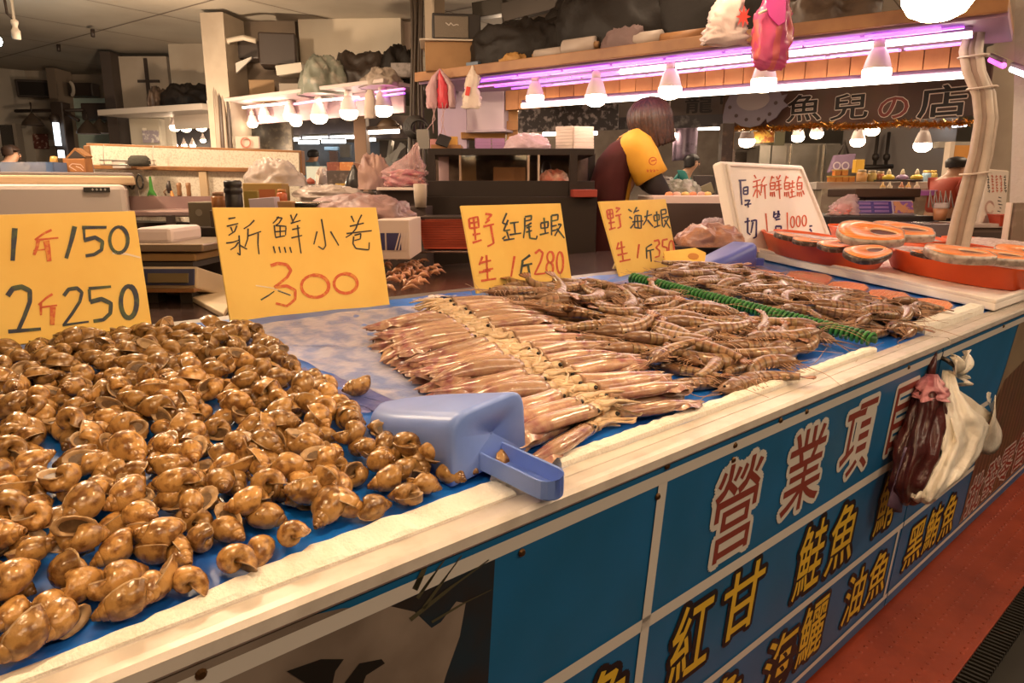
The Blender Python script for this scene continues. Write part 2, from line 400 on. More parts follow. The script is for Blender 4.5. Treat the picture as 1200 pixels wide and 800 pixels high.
film_patch([(1.02, .94), (1.12, .965), (1.16, .94), (1.06, .92)], 'small white scrap of film behind the squid', mat('white_scrap', (.75, .62, .60), .5))

# ---------------------------------------------------------------- snails
snailM = mat('snail_shell', (.43, .23, .068), .27, n=(85, (.17, .072, .020), .45, .64, 4), bump=(110, .16), coat=.40, rand=.28)
lipM = mat('snail_lip', (.46, .30, .15), .35, n=(60, (.22, .12, .05), .45, .65), rand=.2)
opM = mat('snail_operculum', (.10, .055, .025), .4, n=(90, (.24, .15, .07), .4, .7))
def snail_meshes(idx, w, T, b, a, R):
    """a turbinate shell: a growing tube coiled about the axis; axis along local +X (spire), aperture turned up or sideways"""
    turns = 3.9; n = 62; k = 12; S = .0134
    rings = []
    for i in range(n + 1):
        th = 2 * PI * turns * (i / n - 1); g = w ** (th / (2 * PI))
        cr, cz, ar, br = R * g, -T * g, a * g, b * g
        ring = []
        for j in range(k):
            ph = 2 * PI * j / k
            q = math.cos(ph); s = math.sin(ph)
            rr = cr + ar * q * (1 - .16 * s) ; zz = cz + br * s - .35 * ar * q * .5
            if i == n: rr *= 1.02
            ring.append((zz * S, rr * math.cos(th) * S, rr * math.sin(th) * S))
        rings.append(ring)
    off = T * .58 * S
    rings = [[(p[0] + off, p[1], p[2]) for p in r] for r in rings]
    sh = MB().loft(rings[:-1] + [rings[-1]], cap=False)
    last = [Vector(p) for p in rings[-1]]; prev = [Vector(p) for p in rings[-3]]
    c = sum(last, Vector()) / k; dirn = (c - sum(prev, Vector()) / k).normalized()
    lip = MB().loft([[c + (p - c) * 1.0 for p in last], [c + (p - c) * 1.05 + dirn * .0012 for p in last], [c + (p - c) * .98 + dirn * .0020 for p in last], [c + (p - c) * .80 + dirn * .0002 for p in last], [c + (p - c) * .66 - dirn * .0030 for p in last]], cap=False)
    op = MB(); vs = [c - dirn * .0018] + [c + (p - c) * .70 - dirn * .0028 for p in last]
    op.add(vs, [(0, i + 1, (i + 1) % k + 1) for i in range(k)])
    return sh.mesh('shell', snailM, True), lip.mesh('lip', lipM, True), op.mesh('operculum', opM, True)
SN = [snail_meshes(i, *p) for i, p in enumerate(((1.62, 2.9, 1.55, .78, .84), (1.72, 2.65, 1.5, .82, .80), (1.56, 3.15, 1.6, .74, .84)))]
def snail(k, pos, M, sc):
    sh, li, op = SN[k]
    o = bpy.data.objects.new('whelk', sh); COL.objects.link(o)
    o.matrix_world = Matrix.Translation(pos) @ M @ Matrix.Scale(sc, 4)
    tag(o, 'glossy brown mottled whelk shell in the heap of sea snails on the blue sheet', 'sea snail', 'heap of sea snails')
    for nm, me in (('shell_lip', li), ('operculum', op)):
        c = bpy.data.objects.new(nm, me); COL.objects.link(c); c.parent = o
srn = random.Random(21)
SNAIL_POLY = [(.05, .80), (.15, .88), (.24, .925), (.34, .915), (.44, .89), (.555, .835), (.565, .74), (.525, .66), (.545, .57), (.50, .50), (.555, .44), (.60, .33), (.66, .24), (.64, .12), (.60, .083), (.30, .083), (.05, .048), (-.06, .046), (-.06, .5)]
def inside(p, poly):
    c = False; n = len(poly)
    for i in range(n):
        a, b = poly[i], poly[(i + 1) % n]
        if (a[1] > p[1]) != (b[1] > p[1]) and p[0] < (b[0] - a[0]) * (p[1] - a[1]) / (b[1] - a[1]) + a[0]: c = not c
    return c
def in_view(p, m=40):
    v = Vector(p) - CAM; z = v.dot(FW)
    return z > .1 and -m < 600 + FPX * v.dot(VR) / z < 1200 + m and -m < 400 - FPX * v.dot(UP) / z < 800 + m
spots = [(x_ + srn.uniform(-.006, .006), .094 - .038 * min(1, max(0, (.32 - x_) / .29)) + srn.uniform(-.004, .006)) for x_ in [.0 + .036 * i_ for i_ in range(16)] if abs(x_ - .40) > .03]
HOLES = [(.545, .50, .045), (.40, .115, .020), (.335, .36, .018), (.21, .115, .015), (.25, .40, .014), (.565, .37, .055), (.575, .30, .072), (.585, .22, .072), (.595, .15, .066)]
for tries in range(60000):
    p = (srn.uniform(-.06, .66), srn.uniform(.052, .925))
    if not inside(p, SNAIL_POLY) or not in_view((p[0], p[1], tz(p[1]) + .02), 30): continue
    if any((p[0] - h[0]) ** 2 + (p[1] - h[1]) ** 2 < h[2] ** 2 for h in HOLES): continue
    if all((p[0] - q[0]) ** 2 + (p[1] - q[1]) ** 2 > .0315 ** 2 for q in spots): spots.append(p)
n1 = len(spots)
top = []
for tries in range(20000):
    if n1 + len(top) >= 520: break
    p = (srn.uniform(-.02, .55), srn.uniform(.13, .87))
    if not inside(p, SNAIL_POLY) or not in_view((p[0], p[1], tz(p[1]) + .04), 0): continue
    if not all(inside((p[0] + d * .05, p[1] + e * .05), SNAIL_POLY) for d in (-1, 1) for e in (-1, 1)): continue
    if any((p[0] - h[0]) ** 2 + (p[1] - h[1]) ** 2 < (h[2] + .03) ** 2 for h in HOLES): continue
    if all((p[0] - q[0]) ** 2 + (p[1] - q[1]) ** 2 > .038 ** 2 for q in top): top.append(p)
allp = [(p, 0) for p in spots] + [(p, 1) for p in top]
allp.sort(key=lambda q_: (Vector((*q_[0][:2], tz(q_[0][1]))) - CAM).length)          # nearest show largest
rest = MB(); restlip = MB()
def add_me(mb, me, M): mb.add([v.co for v in me.vertices], [tuple(f.vertices) for f in me.polygons], M)
for i, (p, lay) in enumerate(allp):
    sc = srn.uniform(.78, 1.0)
    M = Matrix.Rotation(TILT, 4, 'X') @ RZ(srn.uniform(0, 2 * PI)) @ RY(srn.uniform(.05, .40) * (1 if lay == 0 else srn.choice((-1, 1)))) @ RX(srn.uniform(0, 2 * PI))
    z = tz(p[1]) + .020 * sc + (.018 if lay else 0) + srn.uniform(0, .003); k_ = srn.randrange(3)
    if i < 298: snail(k_, (p[0], p[1], z), M, sc)
    else:
        W_ = Matrix.Translation((p[0], p[1], z)) @ M @ Matrix.Scale(sc, 4)
        add_me(rest, SN[k_][0], W_); add_me(restlip, SN[k_][1], W_); add_me(restlip, SN[k_][2], W_)
if rest.v:
    o = thing('whelk_heap', 'far part of the heap of mottled sea snails, below the first and second cards', 'sea snails', (.35, .8, tz(.8)), world=True); o['kind'] = 'stuff'
    a_ = rest.build('shells', snailM, o, True); a_['kind'] = 'stuff'; a_ = restlip.build('shell_lips', lipM, o, True); a_['kind'] = 'stuff'
print('snails', n1, len(top))

# ---------------------------------------------------------------- lamps over the counter
bulbW = mat_glow('bulb_near_glow', WARM, BULB_NEAR)
bulbF = mat_glow('bulb_far_glow', WHITE, BULB_FAR)
bulbB = mat_stripes('bulb_body_white', ((.75, .70, .66), (.45, .40, .38)), 0, 300, .4, .2)
bulbBody = mat('bulb_body', (.72, .62, .60), .4)
sock = mat('lamp_socket', (.66, .56, .50), .5)
def bulb(p, r, lab, glow, grp, cord=.1):
    """p: centre of the glowing dome"""
    o = thing('bulb_lamp', lab, 'lamp', p, group=grp)
    MB().lathe([(0, -.62 * r), (.42 * r, -.58 * r), (.78 * r, -.40 * r), (.97 * r, -.1 * r), (1.0 * r, .15 * r), (.98 * r, .40 * r)], 20).build('diffuser', glow, o, True)
    MB().lathe([(.98 * r, .40 * r), (.96 * r, .5 * r), (.80 * r, 1.1 * r), (.62 * r, 1.6 * r), (.42 * r, 1.9 * r)], 20).build('heat_sink', bulbBody, o, True)
    MB().lathe([(.42 * r, 1.85 * r), (.44 * r, 2.3 * r), (.30 * r, 2.5 * r), (.10 * r, 2.6 * r)], 14).build('socket', sock, o, True)
    MB().tube([(0, 0, 2.55 * r), (0, 0, 2.6 * r + cord)], .12 * r, 6).build('cord', sock, o, True)
    return o
for x in (1.40, .72, .04, -.64):
    bulb((x, -.10, 1.515), .056, 'big bright bulb hanging over the counter, cut by the top edge' if x > 1 else 'bright bulb in the row over the snail end of the counter', bulbW, 'bulbs over the counter', .25)
for x in (.45, 1.25, 2.05): bulb((x, .72, 1.98), .056, 'added unseen bulb hanging high over the far half of the counter', bulbW, 'bulbs over the counter', .2)  # bulbs added out of view for glints and light on the cards

# ---------------------------------------------------------------- squid
squidM = mat('squid_skin', (.44, .27, .175), .20, n=(40, (.27, .10, .10), .44, .66, 7), bump=(75, .2), coat=.8, sss=.1, rand=.2)
squidP = mat('squid_pale', (.62, .45, .28), .32, n=(45, (.46, .30, .17), .45, .7), bump=(90, .15), coat=.3, sss=.1, rand=.1)
eyeM = mat('squid_eye', (.02, .016, .014), .12)
def squid_meshes(seed):
    r = random.Random(seed); L = .20; bend = r.uniform(-.016, .016); rings = []
    n = 20
    for i in range(n + 1):
        t = i / n; x = L * t
        rad = .0175 * (min(1, (t / .52)) ** .72) * (1 - .10 * max(0, t - .6) / .4); 
        if i == n: rad *= .96
        ring = []
        for j in range(14):
            a = 2 * PI * j / 14
            ring.append((x, math.cos(a) * rad * 1.08 + bend * math.sin(PI * t), math.sin(a) * rad * .80 * (1 if math.sin(a) > 0 else .8)))
        rings.append(ring)
    e = rings[-1]; c = Vector((L, 0, 0)); rings.append([tuple(c + (Vector(p) - c) * .8 - Vector((.008, 0, 0))) for p in e])
    mantle = MB().loft(rings).mesh('mantle', squidM, True)
    fin = MB()
    for s in (-1, 1):
        def fp(u, v):
            x = .012 + .088 * u; w = .013 * math.sin(PI * min(1, u ** .8)) + .001
            base = .0172 * (min(1, (x / L / .60)) ** .80) * 1.0
            return Vector((x, s * (base * .75 + w * v) + bend * math.sin(PI * x / L), .0085 * (x / .1) * (1 - v) + .001 - .009 * v + .002 * math.sin(u * 14 + seed)))
        fin.grid(12, 3, fp)
    fin = fin.mesh('fin', squidM, True)
    hd = MB().loft([[(L - .012 + .034 * t, math.cos(a) * q, math.sin(a) * q * .85) for a in [2 * PI * j / 10 for j in range(10)]] for t, q in ((0, .010), (.3, .0135), (.6, .013), (1, .0095))]).mesh('head', squidP, True)
    ar = MB()
    for k in range(8):
        a = 2 * PI * k / 8 + r.uniform(-.2, .2); ln_ = r.uniform(.055, .085); y0 = math.cos(a) * .007; z0 = math.sin(a) * .006
        cu = r.uniform(-1.3, 1.3); cv = r.uniform(-.5, .9); pts = []
        for i in range(8):
            t = i / 7; pts.append((L + .02 + ln_ * t * (1 - .25 * abs(cu) * t), y0 * (1 + t) + cu * .036 * t * t + .004 * math.sin(t * 9 + k), max(-.011, z0 + cv * .012 * t - .012 * t * t)))
        ar.tube(pts, [.0052 * (1 - .72 * i / 7) for i in range(8)], 5)
    for k in range(2):
        s = r.choice((-1, 1)); pts = [(L + .02 + .10 * t - .05 * t * t, s * (.004 + .05 * t * t) + .01 * math.sin(t * 7), -.008 + .006 * math.sin(t * 6)) for t in [i / 8 for i in range(9)]]
        ar.tube(pts, [.002] * 6 + [.0028, .003, .001], 5)
    ar = ar.mesh('tentacles', squidP, True)
    ey = []
    for s in (-1, 1):
        ey.append(MB().lathe([(0, .0042), (.0035, .0024), (.0042, 0), (.0035, -.0024), (0, -.0042)], 8, T3(L + .004, s * .0125, .002), cap=False).mesh('eye', eyeM, True))
    return (('mantle', mantle), ('fin', fin), ('head', hd), ('tentacles', ar), ('eye', ey[0]), ('eye', ey[1]))
SQ = [squid_meshes(s) for s in range(5)]
def squid(k, M, lab, grp):
    o = thing('squid', lab, 'squid', group=grp, M=M)
    for nm, me in SQ[k]:
        c = bpy.data.objects.new(nm, me); COL.objects.link(c); c.parent = o
q = random.Random(5)
TT = Matrix.Rotation(TILT, 4, 'X')
def band_x(y): return .775 + .235 * (y - .1)
y = .102; i = 0
while y < .70:
    for lay in range(2):
        yy = y + (.017 if lay else 0) + q.uniform(-.004, .004); sc = q.uniform(.90, 1.04) * (.98 if y > .25 else 1.0)
        hx = band_x(yy) + q.uniform(-.012, .012) + (.01 if lay else -.015)
        ang = q.uniform(-.10, .10) + .12 - .12 * lay
        p0 = Vector((hx, yy, tz(yy) + .0165 + .019 * lay)) - Vector((math.cos(ang), math.sin(ang), 0)) * .205 * sc
        p0.z = tz(p0.y) + .0165 + .019 * lay
        squid(q.randrange(5), T3(*p0) @ TT @ RZ(ang) @ RX(q.uniform(-.5, .5)) @ Matrix.Scale(sc, 4), 'pinkish tan squid in the left row, its pointed tail towards the snails', 'left row of squid')
    y += .036; i += 1
y = .098; i = 0
while y < .80:
    for lay in range(2):
        yy = y + (.017 if lay else 0) + q.uniform(-.004, .004); sc = q.uniform(.86, 1.02)
        hx = band_x(yy) + .075 + q.uniform(-.012, .012)
        ang = PI + q.uniform(-.12, .12) - .28 + .1 * lay
        p0 = Vector((hx, yy, 0)) - Vector((math.cos(ang), math.sin(ang), 0)) * .205 * sc
        if p0.y < .10: p0.y += .02
        p0.z = tz(p0.y) + .0165 + .019 * lay
        squid(q.randrange(5), T3(*p0) @ TT @ RZ(ang) @ RX(q.uniform(-.5, .5)) @ Matrix.Scale(sc, 4), 'pinkish tan squid in the right row, its pointed tail towards the shrimp', 'right row of squid')
    y += .037; i += 1

# ---------------------------------------------------------------- shrimp
shrM = mat_stripes('shrimp_shell', ((.245, .125, .048), (.125, .056, .022)), 0, 62, .28, .30, noise=60)
shrM.node_tree.nodes['Principled BSDF'].inputs['Coat Weight'].default_value = .45
shrH = mat('shrimp_head', (.21, .105, .05), .28, n=(55, (.13, .065, .045), .42, .68), bump=(120, .2), coat=.5, rand=.15)
shrT = mat('shrimp_tail', (.30, .12, .05), .3, n=(80, (.14, .05, .03), .4, .7), coat=.3)
shrL = mat('shrimp_leg', (.42, .24, .14), .4)
def shrimp_meshes(seed):
    r = random.Random(seed); bend = r.uniform(.5, 1.25) * r.choice((1, 1, -1)); LA = .098
    def arc(t):                                    # abdomen from head joint (t=0) to tail (t=1)
        a = bend * t
        k = LA / bend
        return Vector((-k * math.sin(a), k * (1 - math.cos(a)), 0)), a
    ab = []; N = 31
    for i in range(N):
        t = i / (N - 1); p, a = arc(t); seg = (t * 6) % 1
        rad = (.0158 - .0085 * t ** 1.4) * (1 + .07 * (1 - seg)); u = Vector((math.sin(a), math.cos(a), 0))
        # lying on the side: back towards +/-u
        ab.append([p + u * math.cos(w) * rad * 1.12 + Vector((0, 0, math.sin(w) * rad * .86)) for w in [2 * PI * j / 10 for j in range(10)]])
    abd = MB().loft(ab).mesh('abdomen', shrM, True)
    hd = MB().loft([[(x, math.cos(w) * ry + oy, math.sin(w) * ry * .85) for w in [2 * PI * j / 10 for j in range(10)]] for x, ry, oy in ((-.006, .0158, 0), (.004, .0172, 0), (.02, .0168, .0004), (.036, .0132, .001), (.048, .0082, .002), (.054, .003, .003), (.078, .0007, .006 if bend < 0 else .0))]).mesh('carapace', shrH, True)
    p, a = arc(1.0); d = Vector((-math.cos(a), math.sin(a), 0)); u = Vector((math.sin(a), math.cos(a), 0)); tf = MB()
    for k, w in ((-.55, .0075), (-.22, .007), (.12, .006), (.48, .0075)):
        dd = (d + u * k).normalized(); nn = Vector((-dd.y, dd.x, 0))
        tf.loft([[p + dd * x + nn * ww + Vector((0, 0, h)) for ww, h in ((-y_, 0), (0, .0012), (y_, 0), (0, -.0012))] for x, y_ in ((-.003, .002), (.010, w * .8), (.022, w), (.029, w * .5))])
    tf = tf.mesh('tail_fan', shrT, True)
    lg = MB(); vent = -1 if bend < 0 else 1
    vent = 1
    for k in range(5):
        x0 = .002 + .009 * k
        for s in (-1, 1):
            l = r.uniform(.022, .036)
            lg.tube([(x0, .011 * vent, s * .004), (x0 + .004, (.011 + l * .5) * vent, s * .006), (x0 + r.uniform(.006, .022), (.011 + l) * vent, s * .003 - .004)], [.0013, .001, .0005], 4)
    for k in range(5):
        q_, a_ = arc(.1 + .16 * k); u_ = Vector((math.sin(a_), math.cos(a_), 0))
        lg.tube([q_ + u_ * .010, q_ + u_ * .018 + Vector((-.002, 0, 0)), q_ + u_ * .022 + Vector((-.008, 0, 0))], [.002, .0022, .0006], 4)
    lg = lg.mesh('legs', shrL, True)
    an = MB()
    for s in (-1, 1):
        pts = []; cu = r.uniform(-.9, .9); up_ = r.uniform(.0, .012)
        for i in range(12):
            t = i / 11; pts.append((.052 + .13 * t - .10 * t * t * abs(cu), .002 * s + cu * .11 * t * t + .006 * math.sin(6 * t), .004 + up_ * 4 * t * (1 - t) - .008 * t))
        an.tube(pts, [.0010 - .0006 * i / 11 for i in range(12)], 4)
    an = an.mesh('antennae', shrL, True)
    ey = MB()
    for s in (-1, 1): ey.lathe([(0, .0028), (.0025, .001), (.0025, -.001), (0, -.0028)], 7, T3(.047, .001, s * .0075), cap=False)
    ey = ey.mesh('eyes', eyeM, True)
    return (('abdomen', abd), ('carapace', hd), ('tail_fan', tf), ('legs', lg), ('antennae', an), ('eyes', ey))
SHR = [shrimp_meshes(s) for s in range(100, 108)]
def shrimp_pile(poly, count, lab, grp, seed, s0, s1, mainang):
    r = random.Random(seed); done = []
    xs = [p[0] for p in poly]; ys = [p[1] for p in poly]
    tries = 0
    while len(done) < count and tries < 20000:
        tries += 1
        p = (r.uniform(min(xs), max(xs)), r.uniform(min(ys), max(ys)))
        if not inside(p, poly): continue
        near = sum(1 for b in done if (b[0] - p[0]) ** 2 + (b[1] - p[1]) ** 2 < .052 ** 2)
        if near > 2 or any((b[0] - p[0]) ** 2 + (b[1] - p[1]) ** 2 < .030 ** 2 for b in done): continue
        ang = mainang + r.gauss(0, .55) + (PI if r.random() < .5 else 0)
        sc = r.uniform(s0, s1)
        # keep the head and the tail inside the pile
        ends = [(p[0] + math.cos(ang) * d, p[1] + math.sin(ang) * d) for d in (-.085 * sc, .06 * sc)]
        if not all(inside(e, poly) for e in ends): continue
        done.append(p)
        z = tz(p[1]) + .0150 + .0150 * near
        M = T3(p[0], p[1], z) @ TT @ RZ(ang) @ RX(r.choice((0, PI)) + r.uniform(-.45, .45)) @ RY(r.uniform(-.10, .10)) @ Matrix.Scale(sc, 4) @ T3(.02, 0, 0)
        o = thing('shrimp', lab, 'shrimp', group=grp, M=M)
        for nm, me in SHR[r.randrange(8)]:
            c = bpy.data.objects.new(nm, me); COL.objects.link(c); c.parent = o
    print(lab, len(done), tries)
A_IMG = math.atan2(-.668, .744)
shrimp_pile([(1.20, .86), (1.09, .70), (1.04, .56), (1.08, .44), (1.05, .33), (1.09, .25), (1.06, .20), (1.02, .12), (1.10, .072), (1.56, .072), (1.665, .14), (1.665, .50), (1.66, .68), (1.60, .84), (1.44, .90), (1.30, .90)], 135,
            'brownish red-tailed shrimp in the pile between the squid and the green coil', 'shrimp pile left of the green coil', 11, .86, 1.10, A_IMG + .12)
shrimp_pile([(1.90, .88), (1.795, .66), (1.785, .35), (1.79, .12), (1.84, .065), (2.02, .06), (2.36, .13), (2.20, .20), (2.22, .68), (2.30, .76), (2.18, .82)], 120,
            'brownish shrimp in the pile between the green coil and the salmon', 'shrimp pile right of the green coil', 12, .86, 1.08, A_IMG + .30)

# green coil divider
gM = mat('green_coil', (.035, .20, .035), .35, n=(30, (.015, .10, .02), .4, .7))
a, b = Vector((1.722, .065, tz(.065) + .030)), Vector((1.735, .80, tz(.80) + .032))
coil = thing('coil_divider', 'green spring-like plastic coil dividing the two shrimp piles', 'divider', tuple(a), world=True)
turns = 58; n = turns * 9; ax = (b - a); ux = Vector((1, 0, 0)); uz = ax.normalized().cross(ux) * -1
MB().tube([a + ax * (i / n) + ux * math.cos(2 * PI * i / 9) * .0145 + uz * math.sin(2 * PI * i / 9) * .0145 for i in range(n + 1)], .0042, 5).build('coil', gM, coil, True)
MB().tube([a - ax * .01, b + ax * .005], .0085, 10).build('core', mat('green_core', (.012, .07, .015), .5), coil, True)

# ---------------------------------------------------------------- scoops
def scoop(loc, rot, tilt, m, m2, lab, roll=0, fold=1):
    o = thing('scoop', lab, 'scoop', M=T3(*loc) @ RZ(rot) @ RX(tilt) @ RY(roll))
    rings = []; inner = []
    NY = 18
    def sec(t, th):
        yv = .235 * t; h = .092 * (1 - t) ** .9 * .82 + .020; w = .064 * (1 - .10 * t - .42 * max(0, t - .55) ** 1.6 / .45 ** 1.6 * .8)
        if t > .86: w *= math.sqrt(max(.05, 1 - ((t - .86) / .145) ** 2))
        w -= th; top = .098 - .074 * t - th; bot = top - h + th * .2
        bot = max(bot, .002)
        rc = min(.026, w * .6, (top - bot) * .8); pts = [(-w - .004, yv, bot)]
        for k in range(6):
            an = PI - k / 5 * PI / 2; pts.append((-w + rc + rc * math.cos(an), yv, top - rc + rc * math.sin(an)))
        for k in range(6):
            an = PI / 2 - k / 5 * PI / 2; pts.append((w - rc + rc * math.cos(an), yv, top - rc + rc * math.sin(an)))
        pts.append((w + .004, yv, bot)); return pts
    ts = [i / NY for i in range(NY + 1)]
    mb = MB()
    first = sec(0, 0); cx = Vector((0, 0, .06))
    back = [[tuple(Vector((0, -.0045, .055)) + (Vector(p) - Vector((0, 0, .055))) * k) for p in first] for k in (.03, .90)] + [[tuple(Vector((0, -.0035, 0)) + (Vector((p[0], 0, p[2])) - Vector((0, 0, .055))) * .96 + Vector((0, 0, .055))) for p in first]]
    outer = back + [sec(t, 0) for t in ts]
    mb.loft(outer, cap=False, closed=False)
    nn = len(first); mb.add([(0, -.0045, .055)] + back[0], [(0, i + 1, i + 2) for i in range(nn - 1)] + [(0, nn, 1)])
    for i in range(len(back)): mb.f.append((i * nn + nn - 1, i * nn, (i + 1) * nn, (i + 1) * nn + nn - 1))
    bo = mb.build('bowl', m, o, True); sd = bo.modifiers.new('s', 'SOLIDIFY'); sd.thickness = .0028; sd.offset = -1
    # channel handle, open side up
    hl = MB(); L = .122; hw = .0215; H = .026
    def st(rr, z): 
        p = [(rr, .0, z), (rr, -L + rr, z)]
        for k in range(1, 8): p.append((rr * math.cos(-PI * k / 8), -L + rr * 0 + (hw) * 0 - 0 + rr * math.sin(-PI * k / 8) + rr, z))
        p += [(-rr, -L + rr, z), (-rr, 0, z)]; return p
    zz = .008
    hl.loft([st(hw - .003, zz), st(hw, zz + .002), st(hw, zz + H), st(hw - .0008, zz + H + .001), st(hw - .0034, zz + H), st(hw - .0036, zz + .004)], cap=False)
    hl.add(st(hw - .003, zz), [tuple(reversed(range(11)))]); hl.add(st(hw - .0036, zz + .004), [tuple(range(11))])
    hl.build('handle', m, o, False, bevel=0)
    return o
sc1 = mat('scoop_blue', (.19, .30, .74), .36, n=(16, (.165, .27, .68), .4, .7), spec=.5)
sc2 = mat('scoop_violet', (.10, .13, .50), .36)
pA = at(574, 548, pl=(TABLE[0], TABLE[1] + Vector((0, 0, .012)))); pB = at(436, 470, pl=(TABLE[0], TABLE[1] + Vector((0, 0, .02))))
print('scoop', pA, pB, (pA - pB).length)
dv = pB - pA
scoop((pA.x, pA.y, tz(pA.y) + .010), math.atan2(dv.y, dv.x) - PI / 2, TILT * .8, sc1, sc1, 'pale blue plastic scoop lying upside down between snails and squid, handle over the metal edge', roll=-.10)
pA = at(868, 316, pl=TABLE); pB = at(785, 322, pl=TABLE)
dv = pB - pA
scoop((pA.x, pA.y, tz(pA.y) + .006), math.atan2(dv.y, dv.x) - PI / 2, .03, sc2, sc2, 'violet blue plastic scoop lying behind the second shrimp pile')

# ---------------------------------------------------------------- salmon packs, foam box, trays and steaks
salM = mat_stripes('salmon_flesh', ((.88, .24, .04), (.88, .40, .16)), 1, 75, .38, .18, noise=0)
salM.node_tree.nodes['Principled BSDF'].inputs['Coat Weight'].default_value = .3
pinkM = mat('salmon_pink', (.72, .20, .09), .35, n=(30, (.62, .32, .18), .45, .7), coat=.3)
clear = mat('clear_bag', (.75, .62, .58), .15, alpha=.12, bump=(90, .5), spec=.8)
sk = mat('salmon_skin', (.52, .42, .36), .35, .15, n=(60, (.30, .24, .20), .45, .65))
skd = mat('salmon_skin_dark', (.06, .045, .04), .3, .2, n=(60, (.22, .17, .15), .5, .7))
def fillet(p, ang, l, w, m, lab):
    o = thing('salmon_fillet', lab, 'salmon fillet', M=T3(p[0], p[1], tz(p[1]) + .004) @ TT @ RZ(ang), group='packed salmon pieces')
    pts = [(-l / 2, -w * .42), (-l * .2, -w * .5), (l * .25, -w * .48), (l / 2, -w * .3), (l * .48, w * .25), (l * .2, w * .5), (-l * .3, w * .47), (-l / 2, w * .2)]
    MB().slab(pts, 0, .012).build('flesh', m, o, False, bevel=.004)
    MB().loft([[Vector((x * 1.10, y * 1.14, 0)) for x, y in pts], [Vector((x * 1.06, y * 1.08, .012)) for x, y in pts], [Vector((x * .8, y * .8, .0165)) for x, y in pts]]).build('clear_wrap', clear, o, True)
for p, a_, l, w, m, lab in (((2.33, .69), .3, .24, .15, pinkM, 'pale pink salmon piece in clear wrap, farthest of the packed row'), ((2.50, .60), .3, .20, .15, pinkM, 'pink salmon piece in clear wrap beside the farthest one and the foam box'),
                            ((2.33, .53), .2, .18, .13, pinkM, 'pinkish salmon piece in clear wrap next to the second shrimp pile'), ((2.45, .44), .2, .20, .12, salM, 'orange salmon slice in clear wrap, third from the counter edge'),
                            ((2.44, .305), .2, .20, .12, salM, 'orange salmon slice in clear wrap, second from the counter edge'), ((2.44, .175), .15, .20, .11, salM, 'orange salmon slice in clear wrap, nearest to the counter edge')):
    fillet(p, a_, l, w, m, lab)
foamB = mat('box_foam', (.92, .85, .79), .65, bump=(250, .15), n=(4, (.88, .79, .73), .5, .75))
fb = thing('foam_slab', 'white foam tray slab under the orange salmon dishes at the counter end', 'foam box', (3.2, .5, tz(.5)), world=True)
def ft(x, y): return tz(y) + .036 + (.012 if y < .14 else 0)
quad = [(2.555, .03), (4.15, .02), (4.2, 1.04), (2.755, 1.04)]
MB().slab(quad, lambda x, y: tz(max(y, .0)) + (.0025 if y > .06 else .0105), lambda x, y: tz(y) + .036).build('slab', foamB, fb, False, bevel=.006)
for i in range(4):
    a_, b_ = Vector((*quad[i], 0)), Vector((*quad[(i + 1) % 4], 0)); c_ = Vector((3.4, .53, 0))
    q_ = [a_, b_, b_ + (c_ - b_) * .035, a_ + (c_ - a_) * .035]
    MB().slab([(v.x, v.y) for v in q_], lambda x, y: tz(y) + .034, lambda x, y: tz(y) + .046).build('raised_rim', foamB, fb, False, bevel=.003)
FT = (TABLE[0], TABLE[1] + Vector((0, 0, .037)))
trM = mat('tray_orange', (.80, .115, .022), .38, coat=.2)
iceM = mat('crushed_ice', (.72, .55, .50), .25, n=(60, (.55, .40, .36), .4, .7), bump=(90, .8), spec=.6)
def tray(c, ang, a, b, h, lab, ice_h=.0):
    o = thing('oval_tray', lab, 'tray', M=T3(*c) @ TT @ RZ(ang), group='orange salmon trays')
    n = 40; ov = lambda k, z: [(a * k * math.copysign(abs(math.cos(2 * PI * j / n)) ** .85, math.cos(2 * PI * j / n)), b * k * math.copysign(abs(math.sin(2 * PI * j / n)) ** .85, math.sin(2 * PI * j / n)), z) for j in range(n)]
    MB().loft([ov(.80, 0), ov(.83, .002), ov(.985, h * .93), ov(1.0, h * .95), ov(1.0, h), ov(.975, h), ov(.965, h * .94), ov(.81, .006)]).build('dish', trM, o, True)
    r = random.Random(int(a * 1000 + c[0] * 100))
    m = MB(); R_ = 7
    rings = [[(a * .95 * k / R_ * math.cos(2 * PI * j / n), b * .95 * k / R_ * math.sin(2 * PI * j / n), h * .86 + ice_h * (1 - (k / R_) ** 2) + r.uniform(-.004, .004)) for j in range(n)] for k in range(1, R_ + 1)]
    m.loft(rings, cap=False); m.add([(0, 0, h * .86 + ice_h)] + rings[0], [(0, i + 1, (i + 1) % n + 1) for i in range(n)])
    ic = m.build('ice_bed', iceM, o, True); ic['kind'] = 'stuff'
    return o
